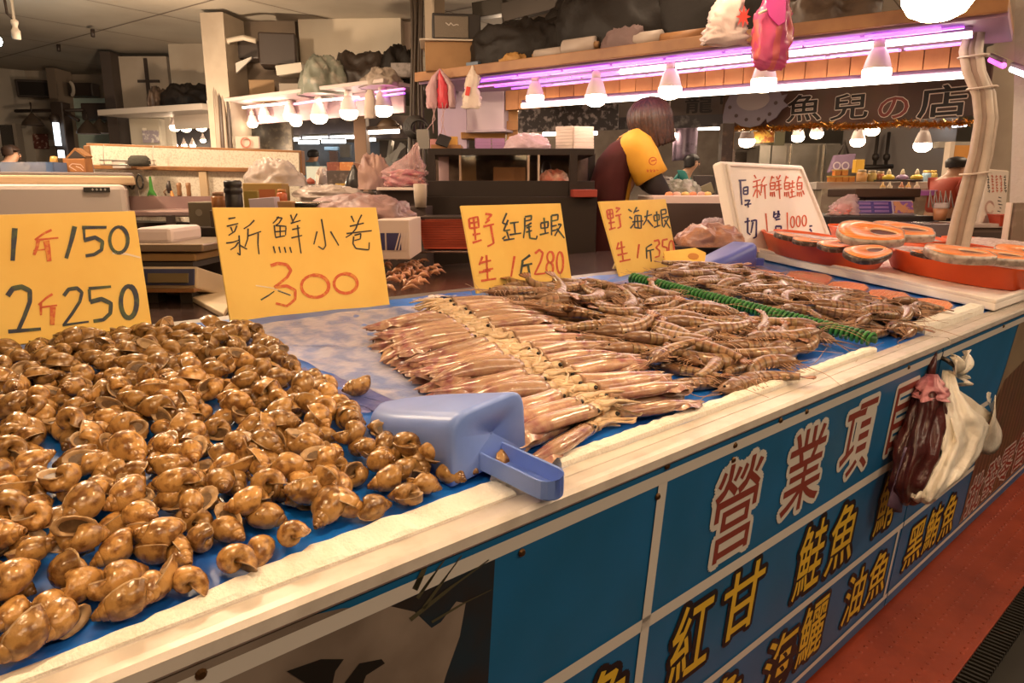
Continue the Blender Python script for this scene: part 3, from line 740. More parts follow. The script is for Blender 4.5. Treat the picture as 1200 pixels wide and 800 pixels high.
def steak_parts(rim):
    n = 36; th = .022
    def out(t):
        a_ = 2 * PI * t; x = .092 * math.cos(a_); y = .058 * math.sin(a_)
        x += .010 * math.cos(2 * a_); 
        if math.cos(a_) > .82: x -= .020 * (math.cos(a_) - .82) / .18 * (1 - abs(math.sin(a_)) * .5)       # notch between the belly flaps
        y *= 1 + .12 * math.cos(a_ + PI)
        return x, y
    def inn(t):
        a_ = 2 * PI * t; return .032 + .034 * math.cos(a_),   .0170 * math.sin(a_) * (1 - .3 * math.cos(a_))
    O = [out(i / n) for i in range(n)]; I = [inn(i / n) for i in range(n)]
    m1 = MB().loft([[(x, y, 0) for x, y in I], [(x * .97, y * .97, 0) for x, y in O], [(x * .975, y * .975, th) for x, y in O],
                    [(I[j][0] * .35 + O[j][0] * .62, I[j][1] * .35 + O[j][1] * .62, th + .0022) for j in range(n)], [(x, y, th) for x, y in I], [(x, y, 0) for x, y in I]], cap=False).mesh('flesh', salM, True)
    m2 = MB().loft([[(x * .98, y * .98, -.001) for x, y in O], [(x * 1.015, y * 1.015, .002) for x, y in O], [(x * 1.02, y * 1.02, th * .6) for x, y in O], [(x, y, th + .001) for x, y in O], [(x * .97, y * .97, th - .002) for x, y in O]], cap=False).mesh('skin', rim, True)
    m3 = MB().loft([[(x * 1.05 - .001, y * 1.3, th + .0012) for x, y in I], [(x, y, th + .0010) for x, y in I], [(x * .98, y * .9, th - .003) for x, y in I]], cap=False).mesh('pale_rim', mat('salmon_pale', (.78, .48, .30), .4), True)
    m4 = MB().loft([[(x * .985, y * .93, th - .002) for x, y in I], [(x * .97, y * .85, .003) for x, y in I]]).mesh('cavity', mat('salmon_cavity_shade', (.10, .03, .015), .5), False)  # dark fill: the slit's shade is put into the colour
    return m1, m2, m3, m4
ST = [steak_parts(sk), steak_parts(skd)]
def steak(p, rz, tx, ty, sc, k, lab):
    o = thing('salmon_steak', lab, 'salmon steak', M=T3(*p) @ TT @ RZ(rz) @ RX(tx) @ RY(ty) @ Matrix.Scale(sc, 4), group='salmon steaks on the trays')
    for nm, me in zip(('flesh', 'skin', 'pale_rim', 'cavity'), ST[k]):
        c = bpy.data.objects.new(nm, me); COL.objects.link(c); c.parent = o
H1 = .08
def ftp(px, py): return at(px, py, pl=FT)
AY = math.radians(78)            # the trays' long axis follows the foam slab's left edge
c1_ = ftp(978, 312); c1_ = c1_ + Vector((.12, .11, 0)); c1_.z = tz(c1_.y) + .038
tray(c1_, AY, .270, .165, H1, 'orange oval tray of four small dark-skinned salmon steaks on ice, before the foam lid', .012)
c3_ = Vector((2.98, .26, tz(.26) + .038)); tray(c3_, AY + .05, .285, .19, H1, 'orange oval tray nearest the counter edge, heaped with ice and big salmon steaks', .02)
c2_ = Vector((3.46, .72, tz(.72) + .038)); tray(c2_, AY, .27, .17, H1, 'orange oval tray half hidden behind, carrying the two largest salmon steaks', .012)
c4_ = Vector((3.66, .28, tz(.28) + .038)); tray(c4_, AY, .27, .19, H1, 'orange oval tray at the far right beyond the nearest tray', .03)
def stk(px, py, ref, up, rz, tx, ty, sc, k, lab):
    p = at(px, py, pl=(TABLE[0], TABLE[1] + Vector((0, 0, .038 + H1 + up)))); print('steak', [round(v, 2) for v in p]); steak(p, rz, tx, ty, sc, k, lab)
stk(927, 281, c1_, .004, RC + .1, .05, .1, .80, 1, 'small salmon steak farthest left in the front orange tray')
stk(948, 286, c1_, .006, RC - .3, .08, .0, .72, 1, 'small salmon steak second from left in the front orange tray')
stk(982, 291, c1_, .010, RC + .2, .10, -.1, .86, 1, 'small salmon steak with open centre, third from left in the front orange tray')
stk(1016, 301, c1_, .014, RC + .4, .18, -.15, .95, 1, 'ring-shaped dark-skinned salmon steak at the right end of the front orange tray')
stk(1018, 279, c2_, .06, RC - .35, .35, .0, 1.25, 0, 'big orange salmon steak tilted up behind the front tray, left of a pair')
stk(1055, 276, c2_, .05, RC - .3, .22, .0, 1.30, 0, 'big orange salmon steak on the rear tray, right of a pair')
stk(1122, 303, c3_, .022, RC - .12, .12, 0, 1.25, 0, 'big round salmon steak at the left of the nearest tray')
stk(1168, 305, c3_, .020, RC - .35, .15, 0, 1.05, 0, 'salmon steak with dark slit in the middle of the nearest tray')
stk(1196, 300, c3_, .03, RC - .4, .2, 0, 1.0, 0, 'salmon steak cut by the right edge of the photo on the nearest tray')
stk(1080, 300, c3_, .012, RC + 1.0, .1, 0, .62, 1, 'small dark salmon tail piece at the left end of the nearest tray')

# ---------------------------------------------------------------- price cards
cardM = mat('card_yellow', (.88, .58, .13), .6, n=(5, (.82, .48, .085), .4, .7), bump=(30, .1))
cardE = mat('card_edge', (.80, .66, .42), .7)
inkN = mat('ink_navy', (.018, .022, .045), .5, n=(45, (.06, .085, .03), .45, .62))
inkB = mat('ink_black', (.014, .010, .010), .5)
inkO = mat('ink_orange', (.62, .10, .02), .5, n=(120, (.70, .24, .03), .5, .6))
inkR = mat('ink_red', (.62, .085, .03), .5, n=(160, (.72, .20, .05), .55, .65))
inkV = mat('ink_violet', (.035, .018, .12), .5)
def card(corners, lab, crop, strokes, mb_=cardM, th=.007):
    """corners: the four world corners BL BR TR TL; strokes are drawn on the face"""
    BL, BR, TR, TL = corners
    u = (BR - BL).normalized(); nrm = u.cross(TL - BL).normalized()          # faces the customer
    if nrm.dot(CAM - BL) < 0: nrm = -nrm
    o = thing('price_card', lab, 'price card', tuple((BL + BR) / 2), world=True)
    mb = MB(); back = [c - nrm * th for c in corners]
    mb.add(corners + back, [(0, 1, 2, 3), (7, 6, 5, 4), (0, 4, 5, 1), (1, 5, 6, 2), (2, 6, 7, 3), (3, 7, 4, 0)])
    bd = mb.build('board', mb_, o, bevel=.0012)
    mid = (TL + TR) / 2; w_ = u * (BR - BL).length * .14; tp_ = BL + (BR - BL) * .5 + (TL - BL) * .62
    ft_ = Vector((tp_.x, tp_.y + .075, 0)); ft_.z = tz(min(ft_.y, 1.0)) + .003
    MB().add([tp_ - w_ - nrm * th, tp_ + w_ - nrm * th, ft_ + w_, ft_ - w_], [(0, 1, 2, 3)]).build('rear_prop', cardE, o, solid=.004)
    plane = (nrm, BL + nrm * .0012)
    ox, oy, k = crop
    g = {}
    for pts, w, ink in strokes:
        stroke(g.setdefault(ink, MB()), pts, w, lambda x, y: at(ox + x / k, oy + y / k, pl=plane))
    for ink, m in g.items():
        m.build({'ink_navy': 'dark_lettering', 'ink_black': 'black_lettering', 'ink_orange': 'orange_lettering', 'ink_red': 'red_lettering', 'ink_violet': 'violet_lettering', 'milk_mark': 'tape_mark'}[ink], MATS[ink], bd)
    return o
mat('milk_mark', (.80, .66, .50), .4)
def corners_from(bl, br, tl, tr, y0, lean):
    """card standing on the table near depth y0, leaning back"""
    BL = at(*bl, pl=TABLE); BR = at(*br, pl=TABLE)
    n_ = (BR - BL).cross(Vector((0, math.sin(lean), math.cos(lean)))).normalized()
    pl = (n_, BL); return [BL, BR, at(*tr, pl=pl), at(*tl, pl=pl)]
N_, B_, O_, R_, V_ = 'ink_navy', 'ink_black', 'ink_orange', 'ink_red', 'ink_violet'
LEAN = math.radians(14)
# 1: 150 / 250
S1 = [([(82, 175), (76, 260), (70, 355)], 32, N_), ([(285, 185), (240, 205), (192, 240)], 14, O_), ([(212, 232), (205, 280), (188, 322)], 22, O_), ([(205, 240), (322, 228)], 12, O_), ([(255, 245), (265, 300), (272, 358)], 34, O_), ([(185, 300), (250, 292)], 10, O_),
      ([(412, 165), (395, 240), (365, 342)], 28, N_), ([(452, 172), (588, 170)], 20, N_), ([(462, 175), (466, 240)], 16, N_), ([(462, 242), (525, 226), (565, 250), (560, 295), (520, 320), (472, 328)], 24, N_), (ellipse(655, 240, 50, 72, -80, 285), 22, N_),
      ([(620, 312), (700, 318), (775, 338)], 12, 'milk_mark'),
      ([(42, 548), (70, 508), (120, 498), (165, 520), (165, 580), (135, 660), (98, 745)], 30, N_), ([(45, 745), (130, 738), (226, 730)], 22, N_), ([(290, 538), (255, 560), (212, 598)], 14, O_), ([(225, 585), (226, 655)], 16, O_), ([(222, 612), (315, 600)], 12, O_), ([(292, 610), (288, 708)], 32, O_),
      ([(352, 548), (378, 512), (425, 505), (452, 530), (440, 580), (395, 650), (352, 708)], 22, N_), ([(345, 710), (490, 690)], 14, N_), ([(488, 508), (612, 497)], 18, N_), ([(492, 512), (497, 580)], 18, N_), ([(497, 582), (560, 565), (612, 590), (608, 645), (570, 680), (515, 688)], 26, N_), (ellipse(710, 582, 44, 88, -80, 285), 30, N_)]
card(corners_from((-30, 411), (178, 381), (-22, 252), (158, 247), 1, LEAN), 'large yellow price card reading 150 and 250, behind the snails', (0, 230, 4.704), S1)
S2 = [(p, 9, B_) for p in ([(178, 170), (216, 164)], [(168, 212), (232, 196)], [(190, 216), (200, 242)], [(224, 208), (212, 240), (178, 262)], [(165, 304), (200, 300), (242, 286)], [(236, 262), (240, 330), (242, 372), (226, 358)], [(232, 300), (215, 325), (188, 342)], [(240, 316), (280, 338)],
      [(320, 178), (295, 205), (262, 226)], [(286, 224), (284, 280), (268, 325)], [(284, 266), (358, 240)], [(342, 250), (340, 310), (346, 366)],
      [(455, 158), (440, 178), (422, 196)], [(442, 164), (474, 166), (455, 196), (438, 206)], [(430, 205), (434, 250), (438, 274)], [(436, 208), (495, 212), (492, 262)], [(462, 212), (463, 268)], [(436, 242), (492, 238)], [(436, 274), (490, 264)], [(425, 322), (436, 360)], [(456, 324), (464, 358)], [(486, 326), (494, 358)], [(516, 326), (525, 358)],
      [(520, 148), (532, 182)], [(556, 142), (530, 190)], [(520, 196), (575, 180)], [(528, 230), (572, 220)], [(524, 276), (584, 262)], [(558, 205), (566, 280), (578, 362)],
      [(690, 172), (704, 250), (714, 318), (700, 340), (672, 322)], [(666, 240), (648, 312)], [(740, 240), (786, 318)],
      [(854, 154), (870, 188)], [(912, 148), (892, 188)], [(846, 212), (924, 194)], [(828, 252), (968, 236)], [(896, 180), (880, 225), (855, 255), (824, 274)], [(872, 262), (908, 252), (904, 282), (872, 290)], [(868, 268), (864, 308), (880, 334), (952, 342), (954, 300)])]
S2 += [([(410, 430), (450, 416), (500, 424), (522, 455), (500, 495), (430, 548)], 20, O_), ([(430, 548), (500, 540), (546, 565), (545, 615), (500, 652), (438, 636)], 18, O_), (ellipse(655, 542, 76, 62, -100, 262), 20, O_), (ellipse(823, 527, 64, 54, -100, 262), 20, O_), ([(328, 538), (420, 552), (524, 592)], 6, 'milk_mark'), ([(356, 618), (400, 592), (430, 570)], 9, N_), ([(450, 566), (520, 592)], 8, N_)]
card(corners_from((270, 377), (457, 358), (249, 243), (441, 243), 1, LEAN), 'yellow price card reading 300 in faint orange figures, behind the squid', (230, 220, 4.704), S2)
w3 = 11
S3 = [(p, w3, R_) for p in ([(118, 145), (122, 190), (165, 185), (160, 135), (118, 145)], [(140, 140), (150, 245)], [(120, 166), (162, 160)], [(135, 220), (172, 214)], [(135, 258), (178, 244)], [(195, 122), (226, 126), (202, 150)], [(215, 148), (195, 166)], [(186, 182), (236, 170)], [(220, 176), (235, 260), (205, 275)],
      [(182, 322), (166, 362)], [(170, 352), (222, 340)], [(184, 388), (232, 378)], [(200, 315), (206, 430)], [(165, 396), (220, 388)], [(175, 436), (246, 425)], [(332, 320), (316, 416)], [(428, 308), (448, 290), (465, 305), (455, 345), (425, 406), (478, 400)], ellipse(500, 325, 15, 26, -80, 280), ellipse(497, 376, 16, 28, -80, 280), ellipse(545, 350, 15, 50, -80, 280))]
S3 += [(p, 9, N_) for p in ([(295, 118), (275, 165), (300, 172)], [(302, 150), (280, 202), (312, 196)], [(296, 204), (306, 240)], [(275, 240), (290, 226)], [(280, 246), (332, 238)], [(310, 166), (352, 160)], [(330, 165), (336, 216)], [(308, 220), (364, 212)],
      [(380, 136), (412, 130), (410, 150), (380, 156)], [(380, 140), (380, 190), (374, 236)], [(412, 164), (385, 180)], [(388, 188), (412, 180)], [(386, 208), (414, 200)], [(398, 172), (404, 236), (434, 240), (438, 224)],
      [(455, 166), (490, 158), (488, 186), (456, 190), (455, 166)], [(470, 140), (477, 216)], [(450, 220), (492, 210)], [(505, 130), (536, 125), (535, 150), (505, 156)], [(505, 130), (506, 222)], [(508, 180), (530, 175)], [(508, 202), (530, 196)], [(535, 172), (552, 170), (520, 226)], [(530, 190), (566, 236)])]
S3 += [(p, 12, N_) for p in ([(405, 315), (365, 345)], [(370, 345), (360, 410)], [(370, 366), (415, 355)], [(395, 360), (406, 426)])]
card(corners_from((559, 345), (671, 334), (540, 241), (657, 238), 1, LEAN), 'yellow price card reading 280, left of the two shrimp cards', (520, 220, 4.0), S3)
S4 = [(p, 9, R_) for p in ([(765, 105), (770, 145), (796, 140), (790, 100), (765, 105)], [(778, 103), (786, 192)], [(768, 126), (793, 120)], [(772, 166), (802, 160)], [(775, 196), (806, 186)], [(806, 94), (826, 96), (808, 115)], [(804, 132), (833, 124)], [(822, 126), (830, 182), (814, 190)],
      [(820, 256), (810, 290)], [(814, 286), (850, 276)], [(814, 316), (862, 305)], [(832, 250), (841, 340)], [(824, 346), (876, 335)], [(916, 264), (908, 330)], [(985, 250), (1006, 244), (1012, 262), (995, 280), (1013, 296), (1010, 320), (990, 326)], [(1050, 240), (1026, 245), (1025, 274), (1046, 280), (1048, 310), (1028, 326)], ellipse(1067, 285, 12, 38, -80, 280))]
S4 += [(p, 8, N_) for p in ([(865, 100), (882, 112)], [(870, 135), (884, 146)], [(875, 190), (895, 165)], [(905, 90), (890, 120)], [(895, 112), (916, 105)], [(896, 130), (926, 130), (926, 190), (895, 186), (896, 130)], [(884, 160), (936, 155)], [(908, 135), (912, 186)], [(940, 136), (976, 125)], [(956, 105), (950, 150), (934, 176)], [(955, 150), (982, 182)],
      [(985, 130), (1010, 125), (1010, 150), (988, 156), (985, 130)], [(998, 110), (1003, 180)], [(985, 186), (1016, 175)], [(1018, 105), (1041, 100), (1043, 120), (1020, 126)], [(1018, 105), (1026, 182)], [(1025, 142), (1041, 138)], [(1040, 136), (1056, 135), (1030, 186)], [(1035, 150), (1062, 190)],
      [(976, 264), (950, 280)], [(950, 280), (952, 332)], [(954, 296), (986, 288)], [(968, 292), (973, 346)])]
card(corners_from((727, 325), (795, 311), (702, 236), (780, 233), 1, LEAN), 'yellow price card reading 350, right of the two shrimp cards', (520, 220, 4.0), S4)
# foam lid used as a sign
BL = at(868, 303, pl=(TABLE[0], TABLE[1] + Vector((0, 0, .01)))); BR = at(989, 287, pl=(TABLE[0], TABLE[1] + Vector((0, 0, .035)))); BR = BL + (BR - BL).normalized() * .66
n_ = (BR - BL).cross(Vector((0, math.sin(.27), math.cos(.27)))).normalized(); pl = (n_, BL)
TL, TR = at(845, 188, pl=pl), at(941, 193, pl=pl); BR = at(978, 284, pl=pl)
if n_.dot(CAM - BL) < 0: n_ = -n_
print('lid', BL, BR, TL, TR)
lid = thing('foam_lid_sign', 'white foam box lid stood upright as a sign reading 1000, behind the salmon', 'sign', tuple((BL + BR) / 2), world=True)
cs = [BL, BR, TR, TL]
MB().add(cs + [c - n_ * .05 for c in cs], [(0, 1, 2, 3), (7, 6, 5, 4), (0, 4, 5, 1), (1, 5, 6, 2), (2, 6, 7, 3), (3, 7, 4, 0)]).build('lid', foamB, lid, bevel=.012)
cc = sum(cs, Vector()) / 4
def inset(k, off): return [cc + (c - cc) * k + n_ * off for c in cs]
mb = MB(); rr_ = [inset(.93, .001), inset(.925, .010), inset(.88, .010), inset(.87, .001)]
mb.loft(rr_, cap=False).build('raised_rim', foamB, lid, bevel=.002)
SL = [(p, 9, V_) for p in ([(862, 326), (898, 324)], [(870, 328), (874, 390), (878, 440)], [(885, 360), (906, 355), (905, 390), (886, 390), (885, 360)], [(887, 375), (905, 372)], [(890, 420), (916, 418), (905, 434)], [(905, 430), (908, 452)], [(890, 441), (922, 434)],
      [(890, 521), (916, 514)], [(905, 500), (905, 570), (918, 580)], [(920, 516), (946, 510), (945, 590), (930, 596)], [(930, 520), (920, 572)], [(1030, 470), (1026, 500)], [(1028, 486), (1042, 480)], [(1030, 502), (1055, 494)], [(1046, 468), (1056, 490)], [(1050, 466), (1044, 500)], [(1035, 510), (1058, 506)], [(1036, 540), (1062, 540), (1062, 570), (1036, 572), (1036, 540)], [(1030, 576), (1076, 570)], [(1194, 540), (1208, 538)], [(1196, 552), (1206, 566)])]
def fishrad(x): return ([(x + 10, 304), (x + 2, 332)], [(x + 4, 312), (x + 20, 312)], [(x, 337), (x + 24, 335), (x + 22, 366), (x + 2, 368), (x, 337)], [(x + 1, 352), (x + 23, 350)], [(x + 2, 380), (x + 1, 400)], [(x + 10, 380), (x + 11, 402)], [(x + 18, 378), (x + 22, 402)])
SL += [(p, 7, R_) for p in ([(935, 300), (945, 316)], [(930, 332), (966, 322)], [(928, 357), (972, 345)], [(948, 330), (950, 408)], [(944, 368), (930, 402)], [(955, 370), (966, 396)], [(986, 308), (970, 336)], [(972, 340), (968, 385)], [(972, 352), (996, 345)], [(985, 350), (988, 412)],
      *fishrad(1010), [(1040, 306), (1046, 322)], [(1058, 300), (1048, 322)], [(1038, 332), (1062, 325)], [(1038, 351), (1062, 345)], [(1036, 371), (1066, 362)], [(1050, 326), (1056, 412)], *fishrad(1077), [(1105, 341), (1126, 335)], [(1115, 325), (1115, 360)], [(1102, 361), (1126, 355)], [(1105, 381), (1124, 377)], [(1112, 365), (1113, 402)], [(1100, 406), (1131, 398)], *fishrad(1136), [(1162, 372), (1170, 392)],
      [(990, 480), (998, 566)], [(1090, 475), (1092, 556)], ellipse(1115, 520, 9, 26, -80, 280), ellipse(1142, 517, 9, 25, -80, 280), ellipse(1170, 514, 10, 25, -80, 280))]
g = {}
for pts, w, ink in SL: stroke(g.setdefault(ink, MB()), pts, w, lambda x, y: at(650 + x / 4, 130 + y / 4, pl=(n_, BL + n_ * .0015)))
for ink, m in g.items(): m.build('violet_lettering' if ink == V_ else 'red_lettering', MATS[ink], lid)

# ---------------------------------------------------------------- bags tied to the counter front
def bag_mesh(sections, seed, n=40, wrinkle=.012, M=None):
    """sections: (z, half width, half depth, x shift, y shift); a gathered plastic bag with folds that run down from the knot"""
    r = random.Random(seed); ph = [r.uniform(0, 6.28) for _ in range(6)]
    rings = []
    zs = []
    for i in range(len(sections) - 1):
        for k in range(5): 
            t = k / 5; zs.append(tuple(a_ + (b_ - a_) * t for a_, b_ in zip(sections[i], sections[i + 1])))
    zs.append(sections[-1])
    for z, hw, hd, sx, sy in zs:
        ring = []; zz_ = (z - zs[-1][0]) / (zs[0][0] - zs[-1][0] + 1e-9)
        for j in range(n):
            a_ = 2 * PI * j / n; nz_ = mnoise.noise(Vector((1.6 * math.cos(a_) + seed * 3.1, 1.6 * math.sin(a_), zz_ * 5))) * .30 + mnoise.noise(Vector((3.4 * math.cos(a_), 3.4 * math.sin(a_) + seed, zz_ * 11))) * .14
            f = 1 + nz_ * min(1, wrinkle / .010) + wrinkle / .012 * (.13 * math.sin(5 * a_ + ph[0] + z * 6) + .09 * math.sin(9 * a_ + ph[1] - z * 14) + .06 * math.sin(14 * a_ + ph[2] + z * 20)) * min(1, .35 + 8 * hw)
            ring.append((sx + hw * f * math.cos(a_), sy + hd * f * math.sin(a_), z + .25 * hw * .2 * math.sin(4 * a_ + ph[3])))
        rings.append(ring)
    return MB().loft(rings, M)
bagW = mat('bag_white', (.82, .75, .64), .35, n=(14, (.58, .50, .40), .45, .7), bump=(45, .35), sss=.05)
bagR = mat('bag_maroon', (.075, .014, .013), .3, n=(12, (.04, .009, .009), .45, .7), bump=(40, .4))
bagK = mat('bag_pink', (.52, .20, .22), .35, n=(16, (.30, .07, .09), .45, .65), bump=(50, .3))
yb = ln(.6)
o = thing('plastic_bag', 'white plastic bag knotted to the counter front beside a maroon one', 'bag', (2.01, yb, .42))
bag_mesh([(.325, .012, .010, .0, -.035), (.285, .035, .018, -.05, -.060), (.235, .105, .030, -.045, -.082), (.19, .145, .038, -.02, -.092), (.15, .130, .040, -.075, -.095), (.11, .085, .040, -.17, -.092), (.07, .062, .032, -.205, -.085), (.05, .03, .02, -.21, -.08)], 4, n=60).build('bag_body', bagW, o, True)
def ear(cx, cz, rx, rz_, a_):
    return MB().grid(8, 6, lambda u, v: Vector((cx + math.cos(a_) * (u - .5) * 2 * rx * math.sin(PI * (.12 + .88 * v)) + math.sin(a_) * v * rz_, -.05 - .018 * math.sin(PI * u) * math.sin(PI * v) - .01 * math.cos(9 * u), cz + math.cos(a_) * v * rz_ - math.sin(a_) * (u - .5) * rx)))
ear(.005, .32, .028, .055, -.5).build('knot_loop', bagW, o, True, solid=.002)
ear(.035, .315, .03, .065, .75).build('knot_loop', bagW, o, True, solid=.002)
ear(.06, .295, .028, .055, 1.9).build('knot_loop', bagW, o, True, solid=.002)
MB().grid(8, 8, lambda u, v: Vector((.10 + .20 * u, -.095 - .03 * math.sin(3 * u + 2 * v), .10 + .16 * v * (1 - .4 * u) - .02 * math.sin(5 * u)))).build('loose_flap', bagW, o, True, solid=.002)
MB().tube([(.005, 0, .36), (.0, -.03, .352), (.0, -.05, .34)], .006, 8).build('hook', mat('hook_metal', (.1, .08, .07), .4, .8), o, True)
o = thing('plastic_bag', 'dark maroon plastic bag with pale pink top hanging at the left of the white one', 'bag', (1.90, yb, .42))
bag_mesh([(.33, .012, .012, .01, -.03), (.305, .042, .028, -.03, -.042), (.26, .062, .036, -.035, -.048), (.18, .072, .042, -.075, -.052), (.10, .066, .038, -.12, -.050), (.05, .045, .030, -.105, -.048), (.03, .02, .015, -.10, -.045)], 9, n=60).build('bag_body', bagR, o, True)
bag_mesh([(.332, .014, .013, .01, -.030), (.309, .044, .030, -.030, -.043), (.296, .052, .034, -.032, -.046), (.288, .055, .035, -.033, -.047)], 9, n=60).build('pink_collar', bagK, o, True)
MB().tube([(.07, -.008, .375), (.04, -.018, .355), (.015, -.026, .33)], .010, 8).build('twisted_neck', bagR, o, True)
o = thing('cloth_scrap', 'dull violet scrap of plastic sticking out left of the maroon bag', 'scrap', (1.72, ln(.5), .52))
MB().grid(6, 8, lambda u, v: Vector((.0 + .09 * u + .02 * v, -.035 - .02 * math.sin(4 * u + v), -.06 + .15 * v - .05 * u))).build('scrap', mat('scrap_violet', (.16, .10, .17), .5), o, True, solid=.003)

# ================================================================ the market hall behind
def PX(px, py, d, rz=RC, rx=0, ry=0):
    """frame at a place in the hall: x to the right, y away, z up, one unit = one photo pixel at that distance"""
    s = d / FPX
    return Matrix.Translation(at(px, py, d)) @ RZ(rz) @ RX(rx) @ RY(ry) @ Matrix.Scale(s, 4)
def wt(name, label, cat, px, py, d, group=None):
    return thing(name, label, cat, tuple(at(px, py, d)), world=True, group=group)
def bbox_at(px0, py0, px1, py1, d, dep, rz=RC, rx=0, ry=0):
    """box whose front spans the given outline; dep in metres"""
    s = d / FPX; M = PX((px0 + px1) / 2, (py0 + py1) / 2, d, rz, rx, ry); w = px1 - px0
    return MB().box((0, dep / s / 2, 0), (w, dep / s, py1 - py0), M)
def bthing(name, label, cat, px0, py0, px1, py1, d, dep, m, bev=.004, group=None, rz=RC, rx=0, ry=0):
    o = bbox_at(px0, py0, px1, py1, d, dep, rz, rx, ry).build(name, m, None, bevel=bev, origin=tuple(at((px0 + px1) / 2, py1, d)))
    return tag(o, label, cat, group)
def bar(p, q, w, h):
    """straight bar between two points, w across (horizontal), h in height"""
    p, q = Vector(p), Vector(q); t = (q - p).normalized(); sd = Vector((t.y, -t.x, 0)).normalized(); u = t.cross(sd) * -1
    if u.z < 0: u = -u
    return MB().loft([[c + sd * a * w / 2 + u * b * h / 2 for a, b in ((-1, -1), (1, -1), (1, 1), (-1, 1))] for c in (p, q)])

# ---------------- setting
fl = struct(MB().box((4, 4, -.03), (22, 22, .06)).build('floor', mat('floor_concrete', (.035, .025, .02), .4, n=(3, (.06, .04, .03), .4, .7)), None))
ceilM = mat('ceiling_board', (.46, .40, .32), .8, n=(.9, (.30, .25, .19), .42, .75, 6))
ce = MB(); CZ = 2.52
ce.box((4, 4, CZ + .03), (22, 22, .06)); struct(ce.build('ceiling', ceilM, None))
seam = MB()
ctr = at(120, 40, d=6.0); E3 = Vector((math.cos(RB), math.sin(RB), 0)); E4 = Vector((-E3.y, E3.x, 0))
for i in range(-9, 10):
    p = ctr + E4 * (.62 * i); p.z = CZ - .002
    if i % 2 == 0: seam.add([p - E3 * 9 - E4 * .008, p + E3 * 9 - E4 * .008, p + E3 * 9 + E4 * .008, p - E3 * 9 + E4 * .008], [(0, 1, 2, 3)])
    p = ctr + E3 * (.93 * i); p.z = CZ - .002
    seam.add([p - E4 * 6 - E3 * .005, p + E4 * 6 - E3 * .005, p + E4 * 6 + E3 * .005, p - E4 * 6 + E3 * .005], [(0, 1, 2, 3)])
struct(seam.build('trim_1', mat('ceiling_seam', (.16, .12, .09), .8), None))
wallM = mat('hall_wall', (.36, .31, .25), .8, n=(1.2, (.24, .20, .16), .4, .75, 5))
wallD = mat('hall_wall_dark', (.12, .085, .06), .8, n=(1.5, (.07, .05, .04), .4, .7))
struct(MB().box((9, 9.5, 1.26), (17, .1, 2.56), None).build('wall_back', wallM, None))
struct(MB().box((13.0, 3, 1.26), (.1, 14, 2.56)).build('wall_right', wallM, None))
struct(MB().box((.6, 9.0, 1.26), (.1, 3, 2.56)).build('wall_left', wallD, None))
# red rubber mat and drain grating in the aisle
red = mat('mat_red', (.30, .045, .018), .42, n=(7, (.22, .03, .012), .4, .7), bump=(40, .15))
o = thing('floor_mat', 'long red rubber floor mat with small studs along the foot of the counter', 'floor mat', (2.2, -.03, 0), world=True)
MB().box((2.2, 0.0, .006), (6, .33, .012)).build('mat', red, o)
st = MB(); k = 0
for i in range(150):
    for j in range(5):
        x = -.2 + i * .032 + (j % 2) * .016; yy = -.145 + j * .045
        if x > .9: st.loft([[(x + r_ * math.cos(a_), yy + r_ * math.sin(a_), z_) for a_ in [2 * PI * q_ / 6 for q_ in range(6)]] for r_, z_ in ((.006, .0118), (.0035, .0150))])
s_ = st.build('studs', red, o); s_['kind'] = 'stuff'
gr = thing('drain_grate', 'dark ribbed drain grating beside the red floor mat', 'grate', (2.2, -.42, 0), world=True)
gm = mat('grate_dark', (.02, .017, .013), .45, .3)
MB().box((2.2, -.50, .003), (6, .66, .006)).build('plate', gm, gr)
rb = MB()
for i in range(190): rb.box((.9 + i * .018, -.195, .011), (.008, .055, .012))
r_ = rb.build('ribs', gm, gr); r_['kind'] = 'stuff'

# ---------------- steel work table right behind the counter
steelB = mat('steel_brown', (.16, .10, .085), .22, .75, n=(5, (.09, .05, .05), .4, .7), bump=(14, .08))
o = thing('work_table', 'wet brown steel work table right behind the blue counter', 'table', (1.6, 1.5, 0), world=True)
MB().box((1.17, 1.40, .885), (3.16, .72, .03)).build('table_top', steelB, o, bevel=.004)
for a_ in (-.3, 1.2, 2.65):
    for b_ in (1.12, 1.68): MB().box((a_, b_, .435), (.05, .05, .87)).build('leg', mat('leg_steel', (.3, .27, .25), .4, .8), o)
MB().tube([(-.35, 1.045, .905), (2.75, 1.045, .905)], .012, 8).build('front_bead', alu, o)

# ---------------- left: freezer, pegboard, tools, scale
frz = mat('freezer_grey', (.52, .44, .40), .45); frzT = mat('freezer_lid', (.50, .36, .22), .5)
d = 2.75; RF = RC + .47
o = wt('chest_freezer', 'grey chest freezer with brown lid edge behind the first price card', 'freezer', 60, 420, d)
bbox_at(-150, 219, 143, 500, d, .62, RF).build('body', frz, o, bevel=.02)
bbox_at(-152, 205, 139, 216, d, .64, RF).build('lid', frzT, o, bevel=.008)
bbox_at(-152, 201, 137, 205.5, d + .02, .60, RF).build('lid_top', mat('lid_grey', (.22, .19, .19), .5), o, bevel=.004)
yd_ = RZ(RF) @ Vector((0, 1, 0)); pf_ = at(-3.5, 359.5, d); db_ = (at(113, 222, pl=(yd_, pf_)) - CAM).dot(FW)
bbox_at(100, 219.5, 127, 225, db_ - .008, .01, RF).build('badge', mat('badge_black', (.02, .018, .016), .4), o)
mb = MB()
for i in range(5): bx = PX(103.5 + 4.9 * i, 222, db_ - .016); mb.box((0, 0, 0), (2.6 if i else 1.6, .3, .7), bx).box((0, 0, 0), (.7, .3, 2.6), bx)
mb.build('badge_mark', mat('badge_white', (.7, .65, .6), .5), o)
wood = mat('wood_brown', (.27, .125, .042), .5, n=(9, (.17, .075, .025), .4, .7))
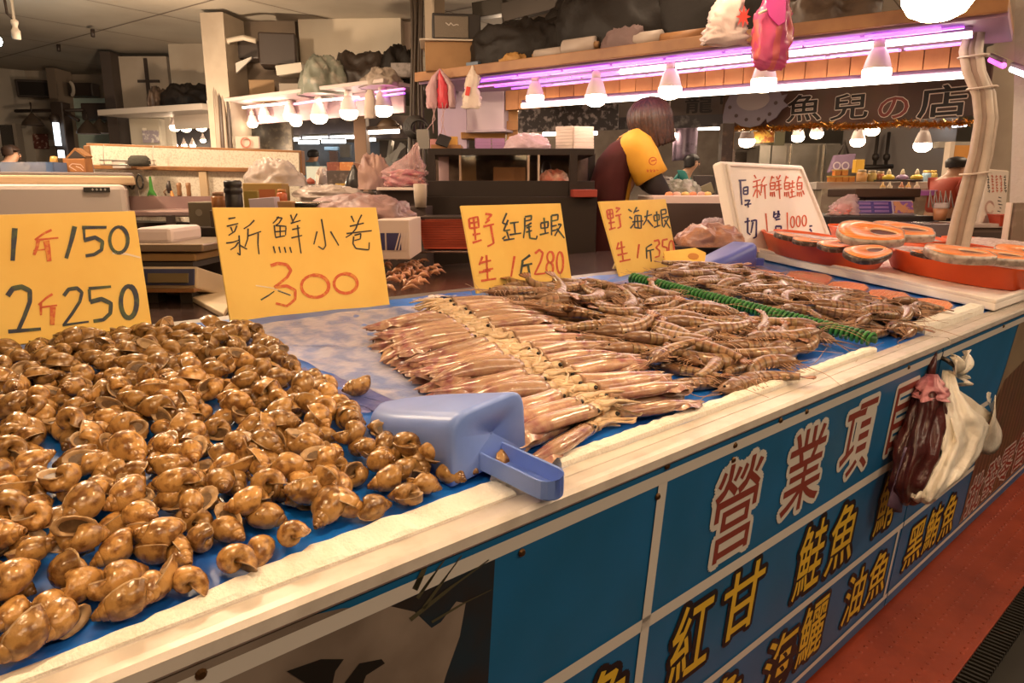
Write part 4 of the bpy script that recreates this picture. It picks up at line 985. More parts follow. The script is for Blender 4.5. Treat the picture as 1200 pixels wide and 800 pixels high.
peg = mat('terrazzo_white', (.62, .56, .46), .55, n=(120, (.48, .42, .33), .5, .62))
d = 3.35; RP = RC - .03
o = wt('tool_board', 'wood-framed speckled white board with hanging tools behind the freezer', 'board', 228, 250, d)
bbox_at(103, 176, 352, 260, d + .02, .02, RP, 0, .035).build('board', peg, o)
bbox_at(99, 172, 354, 177.5, d, .05, RP, 0, .035).build('top_rail', wood, o, bevel=.003)
bbox_at(104, 195, 330, 200, d - .02, .07, RP, 0, .02).build('shelf_rail', wood, o, bevel=.003)
bbox_at(99, 171, 106, 202, d, .05, RP).build('end_post', wood, o, bevel=.003)
bbox_at(349, 180, 354, 205, d, .05, RP).build('end_post', wood, o, bevel=.003)
bbox_at(234, 201, 243, 236, d, .03, RP).build('middle_post', mat('wood_pale', (.45, .33, .2), .6), o)
steelP = mat('steel_pink', (.40, .27, .25), .35, .5, n=(4, (.30, .2, .2), .4, .7))
o = wt('steel_bench', 'pinkish steel bench with upstand below the tool board', 'bench', 190, 420, 3.2)
bbox_at(142, 230, 262, 246, 3.28, .02).build('upstand', steelP, o); bbox_at(142, 247, 268, 254, 2.95, .34).build('bench_top', steelP, o, bevel=.006)
for x in (150, 205, 262): bbox_at(x, 254, x + 7, 470, 2.97, .03).build('leg', mat('leg_dark', (.06, .04, .035), .5), o)
bbox_at(145, 262, 265, 420, 3.25, .02).build('cavity_shade', mat('void_brown', (.05, .03, .022), .7), o)  # dark sheet standing in for the shaded cavity under the bench
# tools on the board
blk = mat('tool_black', (.025, .022, .02), .35); grn = mat('tool_green', (.05, .20, .035), .4); orw = mat('tool_orange', (.55, .22, .05), .45); stl = mat('tool_steel', (.5, .47, .42), .3, .9)
d = 3.3
def tp(o, name, m, pts, r, M, n=6): return MB().tube(pts, r, n, M).build(name, m, o, True)
o = wt('scissors', 'black-handled kitchen scissors hanging on the board', 'scissors', 160, 222, d); M = PX(160, 222, d)
tp(o, 'handle', blk, [(x - 5, 0, z + 9) for x, z in ellipse(0, 0, 3.6, 8)], 1.1, M); tp(o, 'handle', blk, [(x + 5, 0, z + 9) for x, z in ellipse(0, 0, 3.6, 8)], 1.1, M)
MB().prism([(-2, 0), (2, 0), (2.6, -14), (.5, -17), (-1, -14)], 1, M).build('blade', stl, o)
o = wt('peeler', 'green vegetable peeler hanging on the board', 'peeler', 178, 222, d); M = PX(177, 222, d)
MB().prism([(-1, 15), (1, 15), (2.2, 0), (5, -5), (5.5, -8), (3.5, -6.5), (-3.5, -6.5), (-5.5, -8), (-5, -5), (-2.2, 0)], 1.4, M).build('handle', grn, o)
MB().box((0, .5, -7.3), (8, .6, .8), M).build('blade', stl, o)
o = wt('pincers', 'pair of pliers with long orange handle hanging on the board', 'pliers', 202, 240, d); M = PX(200, 224, d)
tp(o, 'handle', orw, [(0, 0, 0), (2.5, 0, -8), (5, 0, -17), (6.5, 0, -25)], [2, 2.1, 1.9, 1.4], M); tp(o, 'handle', mat('rust', (.2, .11, .06), .6), [(-1, 0, 0), (-5, 0, 2), (-8, 0, -1), (-6, 0, -5)], 1.1, M)
tp(o, 'jaw', mat('tool_dark', (.06, .05, .045), .4, .6), [(-1, 0, -2), (-2, 0, 5), (-1, 0, 12)], [2.6, 3, 1.2], M)
for i, x in enumerate((210, 221)):
    o = wt('knife', 'wood-handled knife in the holder, %s of two' % ('left' if i == 0 else 'right'), 'knife', x, 230, d, 'wood-handled knives on the board'); M = PX(x, 222, d)
    MB().lathe([(0, 8), (2.6, 7.5), (3, 4), (2.4, 0), (2.8, -6), (2.2, -8), (0, -8)], 10, M).build('handle', mat('knife_wood', (.24, .12, .05), .5), o, True); MB().box((0, 0, -13), (3.6, .5, 11), M).build('blade', stl, o)
o = wt('wire_skimmer', 'thin wire hook with small mesh end hanging left of the scissors', 'skimmer', 148, 238, d); M = PX(147, 222, d)
tp(o, 'wire', blk, [(-4, 0, 14), (-3, 0, 16), (-1, 0, 15), (0, 0, 8), (2, 0, -8)], .5, M, 5); MB().box((2.5, 0, -12), (9, 1, 9), M).build('mesh_end', mat('mesh_dark', (.05, .04, .035), .5), o); MB().box((2.5, -.6, -10.5), (6, .4, 2), M).box((2.5, -.6, -13.5), (6, .4, 2), M).build('mesh_bar', stl, o)
o = wt('wire_basket', 'small wire basket holding a sponge on the board rail', 'basket', 150, 196, d); M = PX(152, 184, d)
for x in (-29, 29):
    tp(o, 'hanger', stl, [(x, 0, 14), (x - 2, 0, 0), (x + 2, -6, -9)], .5, M, 4)
for z in (-4, -9): tp(o, 'wire', stl, [(-30, 0, z), (-30, -10, z), (30, -10, z), (30, 0, z)], .6, M, 4)
tag(MB().lathe([(0, -6), (12, -5.5), (13.5, -2), (12.5, 3), (9, 6.5), (0, 7)], 14, PX(163, 189, d - .03), sy=.6).build('sponge', mat('sponge_dark', (.045, .042, .03), .8, bump=(200, .5)), None, True, origin=tuple(at(163, 195, d - .03))), 'dark green scouring sponge in the wire basket', 'sponge')
bthing('plastic_cup', 'square white plastic cup in the wire basket', 'cup', 131, 187, 147, 197, d - .03, .05, mat('cup_white', (.5, .45, .4), .5))
# on the freezer
cardb = mat('cardboard', (.33, .18, .075), .7, n=(8, (.26, .135, .055), .4, .7))
cardbD = mat('cardboard_dark', (.09, .05, .03), .7)
d = 3.0
o = wt('crate', 'low blue plastic crate on the freezer lid', 'crate', 35, 203, d); cr = mat('crate_blue', (.10, .16, .30), .4)
bbox_at(0, 190, 62, 203, d, .01).build('front_wall', mat('crate_clear', (.25, .28, .36), .3, alpha=.55), o); bbox_at(0, 190, 62, 203, d + .3, .01).build('rear_wall', cr, o); bbox_at(54, 190, 62, 203, d, .3).build('end_wall', cr, o)
tag(MB().lathe([(0, 6), (9, 5), (13, 1), (11, -4), (0, -5)], 14, PX(48, 198, d + .12), sy=.6).build('cloth', mat('cloth_navy', (.03, .025, .09), .7), None, True, origin=tuple(at(48, 202, d + .12))), 'navy cloth bundle in the blue crate', 'cloth')
tag(bag_mesh([(6, 2, 1.5, 3, 0), (3, 7, 5, 0, 0), (-2, 9, 6, 0, 0), (-6, 8, 5, 0, 0)], 3, 24, .03, PX(24, 196, d + .12)).build('plastic_bag', mat('bag_offwhite', (.42, .36, .32), .4), None, True, origin=tuple(at(24, 202, d + .12))), 'crumpled off-white bag in the blue crate', 'bag')
tag(MB().lathe([(0, 9), (3.5, 8.5), (4.6, 4), (4.8, -5), (3.5, -9), (0, -9)], 16, PX(64, 192, d + .1)).build('gourd_jar', mat('jar_amber', (.45, .24, .06), .35), None, True, origin=tuple(at(64, 201, d + .1))), 'amber yellow jar next to the blue crate', 'jar')
bthing('dark_tin', 'dark square tin between the amber jar and the wooden crate', 'tin', 67, 185, 76, 201, d + .1, .06, mat('tin_dark', (.05, .035, .02), .4))
o = wt('wooden_crate', 'orange-brown wooden crate with gabled dark top next to the tool board', 'crate', 90, 202, d + .1); M = PX(90, 202, d + .1)
MB().box((-2, 8, 8), (26, 16, 16), M).build('crate_body', mat('crate_wood', (.34, .14, .04), .55, n=(12, (.24, .09, .03), .4, .7)), o, bevel=.003)
MB().prism([(-12, 16), (1, 28), (13, 19), (12, 17), (1, 25), (-9, 16)], 14, M).build('gable', wood, o)
MB().prism([(-9, 16), (1, 25), (12, 17)], 12, M).build('gable_back', mat('gable_dark', (.03, .02, .015), .7), o)
mk = MB(); [stroke(mk, p_, 1.1, lambda x, z: M @ Vector((x, -.4, z))) for p_ in ([(-8, 7), (-4, 10), (6, 9), (9, 5)], [(-8, 7), (-3, 4), (0, 2)], [(0, 7), (5, 5), (8, 2)])]; mk.build('chalk_mark', mat('mark_pink', (.6, .38, .28), .6), o)
# weighing scale behind the first card
sM = mat('scale_beige', (.50, .40, .28), .45); d = 1.9
o = wt('weighing_scale', 'old beige weighing scale with small display behind the first price card', 'scale', 190, 375, d)
bbox_at(120, 286, 238, 295, d, .30).build('tray_rim', mat('scale_tray', (.30, .22, .15), .3, .6), o, bevel=.004); bbox_at(124, 297, 229, 306, d + .02, .26).build('upper_plate', mat('scale_brass', (.33, .20, .08), .4, .4), o, bevel=.004)
bbox_at(150, 307, 226, 314, d + .03, .24).build('support', mat('scale_void', (.04, .03, .025), .6), o)
bbox_at(110, 312, 231, 338, d - .02, .28, RC, -.25).build('housing', sM, o, bevel=.006)
bbox_at(168, 315, 227, 334, d - .035, .006, RC, -.25).build('display_panel', mat('scale_blue', (.05, .055, .12), .35), o); bbox_at(173, 320, 220, 331, d - .046, .006, RC, -.25).build('screen', mat('scale_lcd', (.16, .12, .06), .3), o)
bbox_at(150, 338, 228, 343, d - .03, .28).build('base', wood, o, bevel=.003)
for x in (172, 212): bbox_at(x, 343, x + 14, 372, d + .02, .05).build('foot', mat('foot_dark', (.03, .022, .018), .5), o)
bthing('foam_box', 'rounded white foam box lid lying on the old weighing scale', 'box', 158, 267, 201, 286, d + .05, .2, mat('foam_lilac', (.62, .52, .52), .6), .012)
cb = [at(225, 352, Z=.905), at(262, 372, Z=.905), at(285, 335, Z=.905), at(232, 316, Z=.905)]
o = MB().slab([(v.x, v.y) for v in cb], .901, .915).build('cutting_board', mat('board_cream', (.62, .50, .34), .5), None, bevel=.003, origin=tuple(cb[0])); tag(o, 'cream plastic cutting board lying left of the second card', 'board')
# things between the board and the display case
d = 2.6
o = wt('grey_tin_box', 'olive grey box with small round emblem behind the second card', 'box', 235, 275, d); bbox_at(222, 237, 262, 275, d, .2, RC + .1).build('box', mat('tin_olive', (.16, .13, .09), .5), o, bevel=.004)
MB().lathe([(0, .3), (4, .3), (4, 0), (0, 0)], 16, PX(233, 249, d - .02) @ RX(PI / 2)).build('emblem', mat('emblem_pale', (.3, .26, .2), .5), o)
bthing('steel_shelf', 'dark steel shelf below the olive box', 'shelf', 216, 266, 330, 276, d - .05, .5, mat('shelf_dark', (.06, .045, .04), .4, .4), .004)
def jar(px, py0, py1, r, d, m, lm, label, nm='jar', cat='jar', grp=None):
    o = wt(nm, label, cat, px, py1, d, grp); M = PX(px, py1, d); h = py1 - py0
    MB().lathe([(0, 0), (r * .9, 0), (r, h * .08), (r, h * .68), (r * .75, h * .80)], 14, M).build('body', m, o, True); MB().lathe([(r * .8, h * .78), (r * .82, h * .98), (r * .7, h), (0, h)], 14, M).build('lid', lm, o, True); return o
jar(257, 225, 246, 8, 2.55, mat('jar_amber2', (.30, .12, .04), .3), mat('lid_rust', (.35, .2, .12), .4), 'squat amber jar left of the black canister')
o = wt('canister', 'tall black canister with ridged lid behind the second card', 'canister', 276, 244, 2.5); M = PX(275, 244, 2.5)
MB().lathe([(0, 0), (9.5, 0), (9.8, 2), (9.8, 15), (9.2, 17), (10.4, 18), (10.4, 22), (9, 24), (10, 25), (10, 30), (8.5, 32), (0, 32)], 20, M).build('body', mat('can_black', (.022, .018, .017), .35), o, True)
bthing('folder', 'olive green folder standing right of the black canister', 'folder', 286, 224, 302, 244, 2.55, .02, mat('folder_olive', (.28, .20, .04), .6), .001)
o = wt('carton', 'open yellow-brown carton behind the black canister', 'box', 310, 244, 2.7); bbox_at(286, 215, 330, 245, 2.75, .2, RC + .15).build('carton', mat('carton_yellow', (.36, .22, .06), .65), o, bevel=.003); bbox_at(304, 222, 322, 232, 2.742, .004, RC + .15).build('stamp', mat('stamp_red', (.35, .1, .03), .6), o)
bthing('leaflet_box', 'flat pale lilac box in front of the yellow-brown carton', 'box', 292, 232, 322, 246, 2.42, .06, mat('lilac_card', (.42, .36, .44), .6), .002, ry=-.08)
bthing('small_carton', 'small brown carton right of the pale lilac box', 'box', 322, 236, 342, 246, 2.45, .08, cardb, .002)
jar(331, 222, 238, 6, 2.65, mat('jar_red', (.45, .10, .03), .35), mat('lid_orange', (.5, .2, .06), .4), 'small red jar beside the yellow-brown carton')
def crumple(name, label, cat, px, py, d, w, h, dep, m, seed, grp=None):
    """a heap of loose plastic: a dome with sharp folds"""
    r = random.Random(seed); ph = [r.uniform(0, 6.28) for _ in range(8)]; M = PX(px, py, d)
    def fn(u, v):
        a_ = 2 * PI * u; t = v; rr = math.sin(t * PI / 2) ** .8; zz = math.cos(t * PI / 2)
        f = 1 + .10 * math.sin(3 * a_ + ph[0]) + .05 * math.sin(5 * a_ + ph[1] + 3 * t)
        zz *= 1 + .20 * math.sin(3 * a_ + ph[3]) * t
        v3 = Vector((math.cos(a_) * rr * 2.2, math.sin(a_) * rr * 2.2, zz * 2.2)) + Vector((seed * 3.7, 0, 0))
        nz = 1 + .50 * (.4 - abs(mnoise.noise(v3 * 1.0))) + .22 * (.35 - abs(mnoise.noise(v3 * 2.1))) - .1
        return Vector((w / 2 * rr * f * math.cos(a_) * (.6 + .4 * nz), dep / (d / FPX) / 2 * rr * f * math.sin(a_) * (.6 + .4 * nz), max(0, h * zz * nz * 1.1)))
    o = MB().grid(72, 20, fn, M).build(name, m, None, True, origin=tuple(at(px, py, d)))
    return tag(o, label, cat, grp)
filmB = mat('bag_clear_grey', (.46, .38, .34), .25, alpha=.75, bump=(40, .5)); filmP = mat('bag_clear_pink', (.34, .20, .19), .4, alpha=.95, n=(14, (.20, .12, .12), .4, .65), bump=(30, .6))
crumple('plastic_sheet', 'heap of clear plastic bags against the right end of the tool board', 'plastic bags', 322, 218, 3.0, 62, 26, .3, filmB, 3)
crumple('plastic_sheet', 'pinkish clear plastic sheet spread behind the second card', 'plastic sheet', 425, 254, 2.65, 125, 22, .5, filmP, 5)
crumple('plastic_sheet', 'low clear plastic wrap behind the black tray lid', 'plastic sheet', 385, 231, 3.0, 80, 12, .3, filmB, 8)
o = wt('serving_dish', 'glossy black oval dish behind the second card', 'tray', 360, 240, 2.55)
n_ = 28; M = PX(362, 239, 2.55); ov = lambda k, z: [(29 * k * math.cos(2 * PI * j / n_), 24 * k * math.sin(2 * PI * j / n_), z) for j in range(n_)]
MB().loft([ov(.93, -4), ov(1, -2), ov(1, 1.5), ov(.96, 2.2), ov(.8, 3)], M).build('dish', mat('lid_black', (.02, .016, .015), .15), o, True); MB().loft([ov(1.01, 1.2), ov(1.03, 1.8), ov(1.0, 2.4), ov(.97, 2.0)], M, cap=False).build('silver_rim', mat('rim_silver', (.6, .52, .46), .25, .8), o, True)
bthing('parcel', 'white and dark blue printed box behind the right end of the second card', 'box', 440, 258, 480, 304, 2.3, .3, mat('parcel_white', (.58, .47, .44), .55), .003)
mb = MB(); mb2 = MB(); M = PX(460, 281, 2.3 - .003)
for x0, x1 in ((-14, -9), (-7, 10)): mb.add([M @ Vector(p_) for p_ in ((x0, 0, -12), (x1, 0, -12), (x1, 0, 8), (x0, 0, 8))], [(0, 1, 2, 3)])
pr = bpy.data.objects['parcel']; mb.build('printed_band', mat('band_navy', (.025, .02, .10), .5), pr, origin=None)
pr_c = pr.children[-1]; pr_c.data.transform(Matrix.Translation(-pr.location))
for k_ in range(4): mb2.add([M @ Vector(p_) for p_ in ((2 + k_ * 4, -.3, -12), (3.6 + k_ * 4, -.3, -12), (9.6 + k_ * 3, -.3, 8), (8 + k_ * 3, -.3, 8))], [(0, 1, 2, 3)])
mb2.build('printed_line', mat('line_white', (.6, .5, .5), .5), pr); pr.children[-1].data.transform(Matrix.Translation(-pr.location))
# cartons and bags farther back
for x0, y0, x1, y1, dd, m, lb in ((383, 200, 411, 216, 4.0, 'carton_dark', 'dark printed carton, lower left of the stack beside the brown pillar'), (383, 190, 398, 200, 4.0, 'carton_wine', 'wine-red carton on top of the dark printed carton'), (398, 190, 414, 200, 4.0, 'carton_orange', 'orange fruit carton beside the wine-red carton'), (393, 215, 409, 224, 3.9, 'carton_gold', 'small yellow carton under the dark printed carton')):
    bthing('carton', lb, 'box', x0, y0, x1, y1, dd, .2, mat(m, {'carton_dark': (.06, .04, .035), 'carton_wine': (.20, .05, .03), 'carton_orange': (.50, .18, .05), 'carton_gold': (.5, .30, .05)}[m], .55, n=(20, {'carton_dark': (.16, .12, .1), 'carton_wine': (.3, .12, .06), 'carton_orange': (.6, .38, .15), 'carton_gold': (.12, .07, .03)}[m], .5, .6)), .002)
tag(MB().lathe([(0, 0), (9, 1), (12, 8), (9, 17), (4, 26), (1.5, 32), (0, 32)], 16, PX(416, 226, 3.7), sy=.6).build('bin_bag', mat('bag_black', (.02, .016, .015), .3, bump=(30, .4)), None, True, origin=tuple(at(416, 226, 3.7))), 'black bin bag leaning beside the brown pillar', 'bag')
crumple('tote_bag', 'pinkish cloth bag with rounded top beside the black bin bag', 'bag', 438, 222, 3.75, 40, 34, .2, mat('tote_pink', (.34, .20, .16), .6, n=(6, (.24, .14, .14), .4, .7)), 21)
o = wt('plastic_bag', 'clear bag of pink fish on the white foam lid beside the display case', 'bag', 476, 219, 3.5)
bag_mesh([(50, 1.5, 1.5, 16, 0), (40, 5, 4, 13, 0), (30, 14, 8, 8, 0), (18, 24, 12, 0, 0), (6, 24, 12, 0, 0), (0, 22, 11, 0, 0)], 13, 32, .012, PX(474, 219, 3.5)).build('bag_skin', mat('bag_clear_rose', (.62, .38, .38), .2, alpha=.4, bump=(40, .5)), o, True)
bag_mesh([(20, 6, 4, 2, 0), (16, 18, 9, 2, 0), (4, 20, 10, 0, 0), (1, 18, 9, 0, 0)], 14, 30, .02, PX(474, 219, 3.5)).build('pink_fish', mat('fish_pink', (.50, .10, .17), .3, n=(20, (.62, .28, .26), .4, .6)), o, True)
bthing('foam_sheet', 'thin white foam lid under the bag of pink fish', 'lid', 441, 219.5, 490, 223, 3.45, .25, mat('foam_rose', (.62, .50, .45), .6), .003)
tag(MB().lathe([(0, 0), (6.5, 0), (7.5, 12), (8, 26), (7.2, 27), (0, 26)], 14, PX(493, 243, 3.35)).build('bucket', mat('bucket_white', (.42, .33, .26), .5), None, True, origin=tuple(at(493, 243, 3.35))), 'off-white bucket next to the display case', 'bucket')
bthing('packing_bench', 'dark bench under the printed cartons and bags', 'bench', 340, 226, 440, 330, 3.95, .5, mat('bench_brown', (.07, .045, .03), .6), .004)
bthing('side_bench', 'dark bench under the bucket and the bag of pink fish', 'bench', 438, 243, 500, 330, 3.38, .35, mat('bench_brown2', (.05, .03, .025), .6), .004)
bthing('bag_shelf', 'dark low shelf right under the thin white foam sheet', 'shelf', 441, 223.2, 488, 243, 3.52, .2, MATS['bench_brown2'], .003)
bthing('low_crate', 'dark low crate under the black canister and cartons', 'crate', 246, 246.5, 345, 266, 2.42, .35, mat('crate_dark', (.06, .04, .03), .6), .003)
# red basket
o = wt('plastic_basket', 'red woven plastic basket with dark lid behind the third card', 'basket', 520, 292, 2.75); M = PX(524, 292, 2.75); bkM = mat_stripes('basket_red', ((.42, .055, .02), (.26, .03, .012)), 2, 110, .45, .35)
rc = lambda hw, hd, z: [(a_ * hw, b_ * hd + hd, z) for a_, b_ in ((-1, -1), (1, -1), (1, 1), (-1, 1))]
MB().loft([rc(27, 30, 0), rc(33, 34, 30), rc(34.5, 35, 31), rc(34.5, 35, 34), rc(33, 34, 34), rc(32, 33, 30), rc(26, 29, 2)], M).build('basket_body', bkM, o, bevel=.002)
MB().box((-2, 33, 36), (60, 60, 3), M).build('dark_lid', mat('lid_dark2', (.03, .02, .018), .3), o, bevel=.002)
MB().box((-2, 30, -3), (74, 66, 3), PX(524, 292, 2.75)).build('steel_tray', mat('tray_steel', (.2, .14, .13), .25, .8), None, bevel=.003, origin=tuple(at(524, 297, 2.75)))
tag(bpy.data.objects['steel_tray'], 'thin steel tray under the red basket', 'tray')
o = bpy.data.objects
heap = mat('shrimp_heap', (.42, .16, .08), .3, n=(50, (.55, .30, .18), .4, .65), coat=.4)
hp = MB(); hr = random.Random(5)
for i in range(70):
    p_ = at(480 + hr.gauss(0, 14), 322 + hr.gauss(0, 7), Z=.905 + hr.uniform(0, .03)); a_ = hr.uniform(0, 2 * PI); l_ = hr.uniform(.03, .06)
    hp.tube([p_ + Vector((math.cos(a_) * l_ * t, math.sin(a_) * l_ * t, .012 * math.sin(PI * t))) for t in (0, .3, .6, 1)], [.003, .007, .006, .001], 5)
hp_ = hp.build('peeled_shells', heap, None, True, origin=tuple(at(482, 330, Z=.9))); tag(hp_, 'small heap of orange shrimp shells on the steel table right of the second card', 'shrimp shells', kind='stuff')

# ================================================================ the neighbouring stall with the lit shelf
plank = mat_stripes('plank_orange', ((.62, .27, .09), (.16, .055, .02)), 0, 7.6, .5, .05, noise=5)
shelfW = mat('shelf_wood', (.34, .16, .06), .5, n=(5, (.22, .09, .035), .4, .7))
purpleM = mat_glow('led_violet', (.36, .015, .85), LED); pinkM2 = mat_glow('led_pink', (.85, .06, .55), LED)
tubeM = mat_glow('tube_warm', (1.0, .84, .70), TUBE); tubeC = mat_glow('tube_cool', (.9, .95, 1.0), TUBE * .7)
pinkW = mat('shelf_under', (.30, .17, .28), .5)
DL, DR = 4.25, 2.72
def sp(px, py, k=None, back=0):
    """a place on the shelf front (px along it), back = metres behind the front"""
    # depth along the shelf is linear in 1/d
    t = (px - 520) / (1165 - 520); dd = 1 / (1 / DL + (1 / DR - 1 / DL) * t)
    return at(px, py, dd) + E4 * back
def spb(px, py, back):
    """the point seen at (px, py) on the vertical plane lying `back` metres behind the shelf front"""
    p0 = sp(600, 100) + E4 * back
    return at(px, py, pl=(E4, p0))
o = thing('lit_shelf', 'long wooden overhead shelf with pink and violet light strips under it', 'shelf', tuple(sp(840, 60)), world=True)
A0, A1 = spb(488, 86, 0), spb(1182, 8, 0)
zt = (A0.z + A1.z) / 2; A0.z = A1.z = zt
def shelf_slab(off0, off1, z0, z1):
    q_ = [A0 + E4 * off0, A1 + E4 * off0, A1 + E4 * off1, A0 + E4 * off1]
    return MB().add([(v.x, v.y, z0) for v in q_] + [(v.x, v.y, z1) for v in q_], [(3, 2, 1, 0), (4, 5, 6, 7), (0, 1, 5, 4), (1, 2, 6, 5), (2, 3, 7, 6), (3, 0, 4, 7)])
shelf_slab(0, .62, zt - .015, zt + .01).build('shelf_board', shelfW, o)
shelf_slab(-.02, .01, zt - .035, zt + .02).build('front_edge', shelfW, o, bevel=.004)
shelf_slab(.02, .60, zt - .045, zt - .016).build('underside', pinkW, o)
def at_shelf(px, off, z):
    """point at image column px on the line parallel to the shelf, `off` behind its front, at height z"""
    a_, b_ = A0 + E4 * off, A1 + E4 * off
    f = lambda t: 600 + FPX * ((a_ + (b_ - a_) * t) - CAM).dot(VR) / ((a_ + (b_ - a_) * t) - CAM).dot(FW)
    lo, hi = -.5, 1.5
    for _ in range(50):
        m_ = (lo + hi) / 2
        if f(m_) < px: lo = m_
        else: hi = m_
    p = a_ + (b_ - a_) * lo; return Vector((p.x, p.y, z))
zu = zt - .05
for off, z, m, nm, x0, x1, r in ((.05, zu - .005, purpleM, 'violet_strip', 560, 1112, .006), (.07, zu - .012, pinkM2, 'pink_strip', 600, 1112, .005), (.30, zu - .03, purpleM, 'violet_strip', 600, 1160, .006), (.16, zu - .022, pinkM2, 'pink_strip', 545, 760, .006), (.10, zu - .004, purpleM, 'violet_strip', 556, 1140, .006), (.22, zu - .022, purpleM, 'violet_strip', 580, 1150, .006), (.37, zu - .022, pinkM2, 'pink_strip', 640, 1150, .006)):  # last strips of the list are added to strengthen the magenta light
    a_, b_ = at_shelf(x0, off, z), at_shelf(x1, off, z); k_ = 8
    for i in range(k_):
        p_, q_ = a_ + (b_ - a_) * (i / k_), a_ + (b_ - a_) * ((i + .93) / k_)
        bar(p_, q_, .016, .008).build('led_strip', m, o)
for x0, x1, off, z in ((728, 880, .15, zu - .025), (905, 1142, .15, zu - .025)):
    t_ = MB().tube([at_shelf(x0, off, z), at_shelf(x1, off, z)], .013, 10); tl = thing('tube_lamp', 'bright fluorescent tube under the lit shelf, %s' % ('left of the hanging bags' if x0 < 800 else 'right of the hanging bags'), 'lamp', tuple(at_shelf((x0 + x1) / 2, off, z)), world=True, group='tubes under the lit shelf')
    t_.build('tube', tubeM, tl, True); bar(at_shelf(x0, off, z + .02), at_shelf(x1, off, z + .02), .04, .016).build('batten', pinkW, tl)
# plank fascia hanging behind, with the long lower tube
BK = .58
def fz(px, py): return spb(px, py, BK).z
zl = fz(870, 107); zh = zt - .02
p_, q_ = A0 + E4 * BK, A1 + E4 * BK; p_ = spb(592, 120, BK); q_ = spb(1142, 88, BK)
L_ = (q_ - p_).length
fo = thing('plank_fascia', 'orange vertical-plank fascia hanging under the lit shelf', 'fascia', tuple(p_), rot=RB)
nP = int(L_ / .105)
for i in range(nP):
    b_ = MB().box(((i + .5) * L_ / nP, .012, (zh - zl) / 2 + (zl - p_.z)), (L_ / nP - .004, .022, zh - zl)).build('plank', MATS.get('plank_single') or mat('plank_single', (.60, .27, .095), .5, n=(7, (.42, .16, .05), .45, .75), rand=.14), fo, bevel=.002)
MB().box((L_ / 2, .03, (zh - zl) / 2 + (zl - p_.z)), (L_, .012, zh - zl)).build('backing', mat('backing_dark', (.05, .025, .015), .7), fo)
tl = thing('tube_lamp', 'long bright tube along the lower edge of the plank fascia', 'lamp', tuple(spb(870, 107, BK)), world=True)
MB().tube([spb(612, 124, BK - .03), spb(1130, 88, BK - .03)], .015, 10).build('tube', tubeM, tl, True)
MB().tube([spb(612, 124, BK - .03) + Vector((0, 0, .024)), spb(1130, 88, BK - .03) + Vector((0, 0, .024))], .012, 6).build('batten', pinkW, tl, True)
# bulbs hanging from the shelf
for px, py, off, lb in ((627, 117, .10, 'bulb with violet-lit body, farthest left under the lit shelf'), (698, 117, .10, 'bulb with violet-lit body, second from the left under the lit shelf'), (785, 108, .12, 'tall bulb behind the head of the stooping person'), (895, 99, .12, 'bulb hanging right below the red plastic bag'), (1027, 88, .12, 'ribbed bulb right of the red plastic bag, nearest of the shelf row')):
    p = at_shelf(px, off, 0); pz = at(px, py, pl=(E4, p)); bulb(pz, .058 if px > 650 else .052, lb, bulbF, 'bulbs under the lit shelf', max(.01, zu - pz.z - .155))
# clutter on the shelf
def on(px, back, name, label, cat, w, h, dep, m, bev=.004, grp=None, rz=RB, dz=0):
    """box standing on the shelf; w, h, dep in metres"""
    p = at_shelf(px, back, zt + .011 + dz); o = MB().box((0, dep / 2, h / 2), (w, dep, h), T3(*p) @ RZ(rz)).build(name, m, None, bevel=bev, origin=tuple(p)); return tag(o, label, cat, grp)
p = at_shelf(536, .10, zt + .011)
on(538, .06, 'carton', 'brown cardboard box on the left end of the lit shelf', 'box', .40, .165, .30, cardb, .004, rz=RC + .1)
on(538, .04, 'white_board', 'thin white board lying on the brown cardboard box', 'board', .46, .010, .34, mat('board_white', (.50, .42, .34), .5), .002, rz=RC + .1, dz=.166)
o = thing('guitar_amplifier', 'small black speaker with grey grille on the white board', 'speaker', tuple(at_shelf(536, .08, zt + .188)), rot=RC + .12)
MB().box((0, .12, .078), (.29, .22, .155)).build('cabinet', mat('amp_black', (.02, .014, .012), .5), o, bevel=.006); MB().box((-.03, .008, .078), (.20, .012, .12)).build('grille', mat('amp_grille', (.17, .135, .10), .7, bump=(300, .4)), o, bevel=.002)
mb = MB(); stroke(mb, [(-.065, .10), (-.045, .085), (-.035, .10), (-.02, .085), (0, .092), (.012, .088)], .006, lambda x, z: Vector((x, -.0002, z))); mb.build('badge', mat('amp_badge', (.5, .45, .4), .4), o)
on(553, .02, 'small_box', 'small pale blue packet in front of the brown cardboard box', 'packet', .09, .035, .05, mat('pack_blue', (.10, .14, .20), .4), .003)
def heap_on(px, back, name, label, cat, w, h, dep, m, seed, grp=None):
    p = at_shelf(px, back, zt + .011); r = random.Random(seed); ph = [r.uniform(0, 6.28) for _ in range(6)]
    def fn(u, v):
        a_ = 2 * PI * u; rr = math.sin(v * PI / 2) ** .6; zz = math.cos(v * PI / 2) ** .7; f = 1 + .12 * math.sin(3 * a_ + ph[0]) + .05 * math.sin(5 * a_ + ph[1] + 3 * v)
        v3 = Vector((math.cos(a_) * rr * 2.2, math.sin(a_) * rr * 2.2, zz * 2.2)) + Vector((seed * 5.1, 0, 0))
        nz = 1 + .5 * (.4 - abs(mnoise.noise(v3 * .9))) + .22 * (.35 - abs(mnoise.noise(v3 * 2.0))) - .1
        return Vector((w / 2 * rr * f * math.cos(a_) * (.6 + .4 * nz), dep / 2 * rr * f * math.sin(a_) * (.6 + .4 * nz), h * zz * nz * 1.1))
    o = MB().grid(80, 22, fn, T3(*p) @ RZ(RB)).build(name, m, None, True, origin=tuple(p)); return tag(o, label, cat, grp)
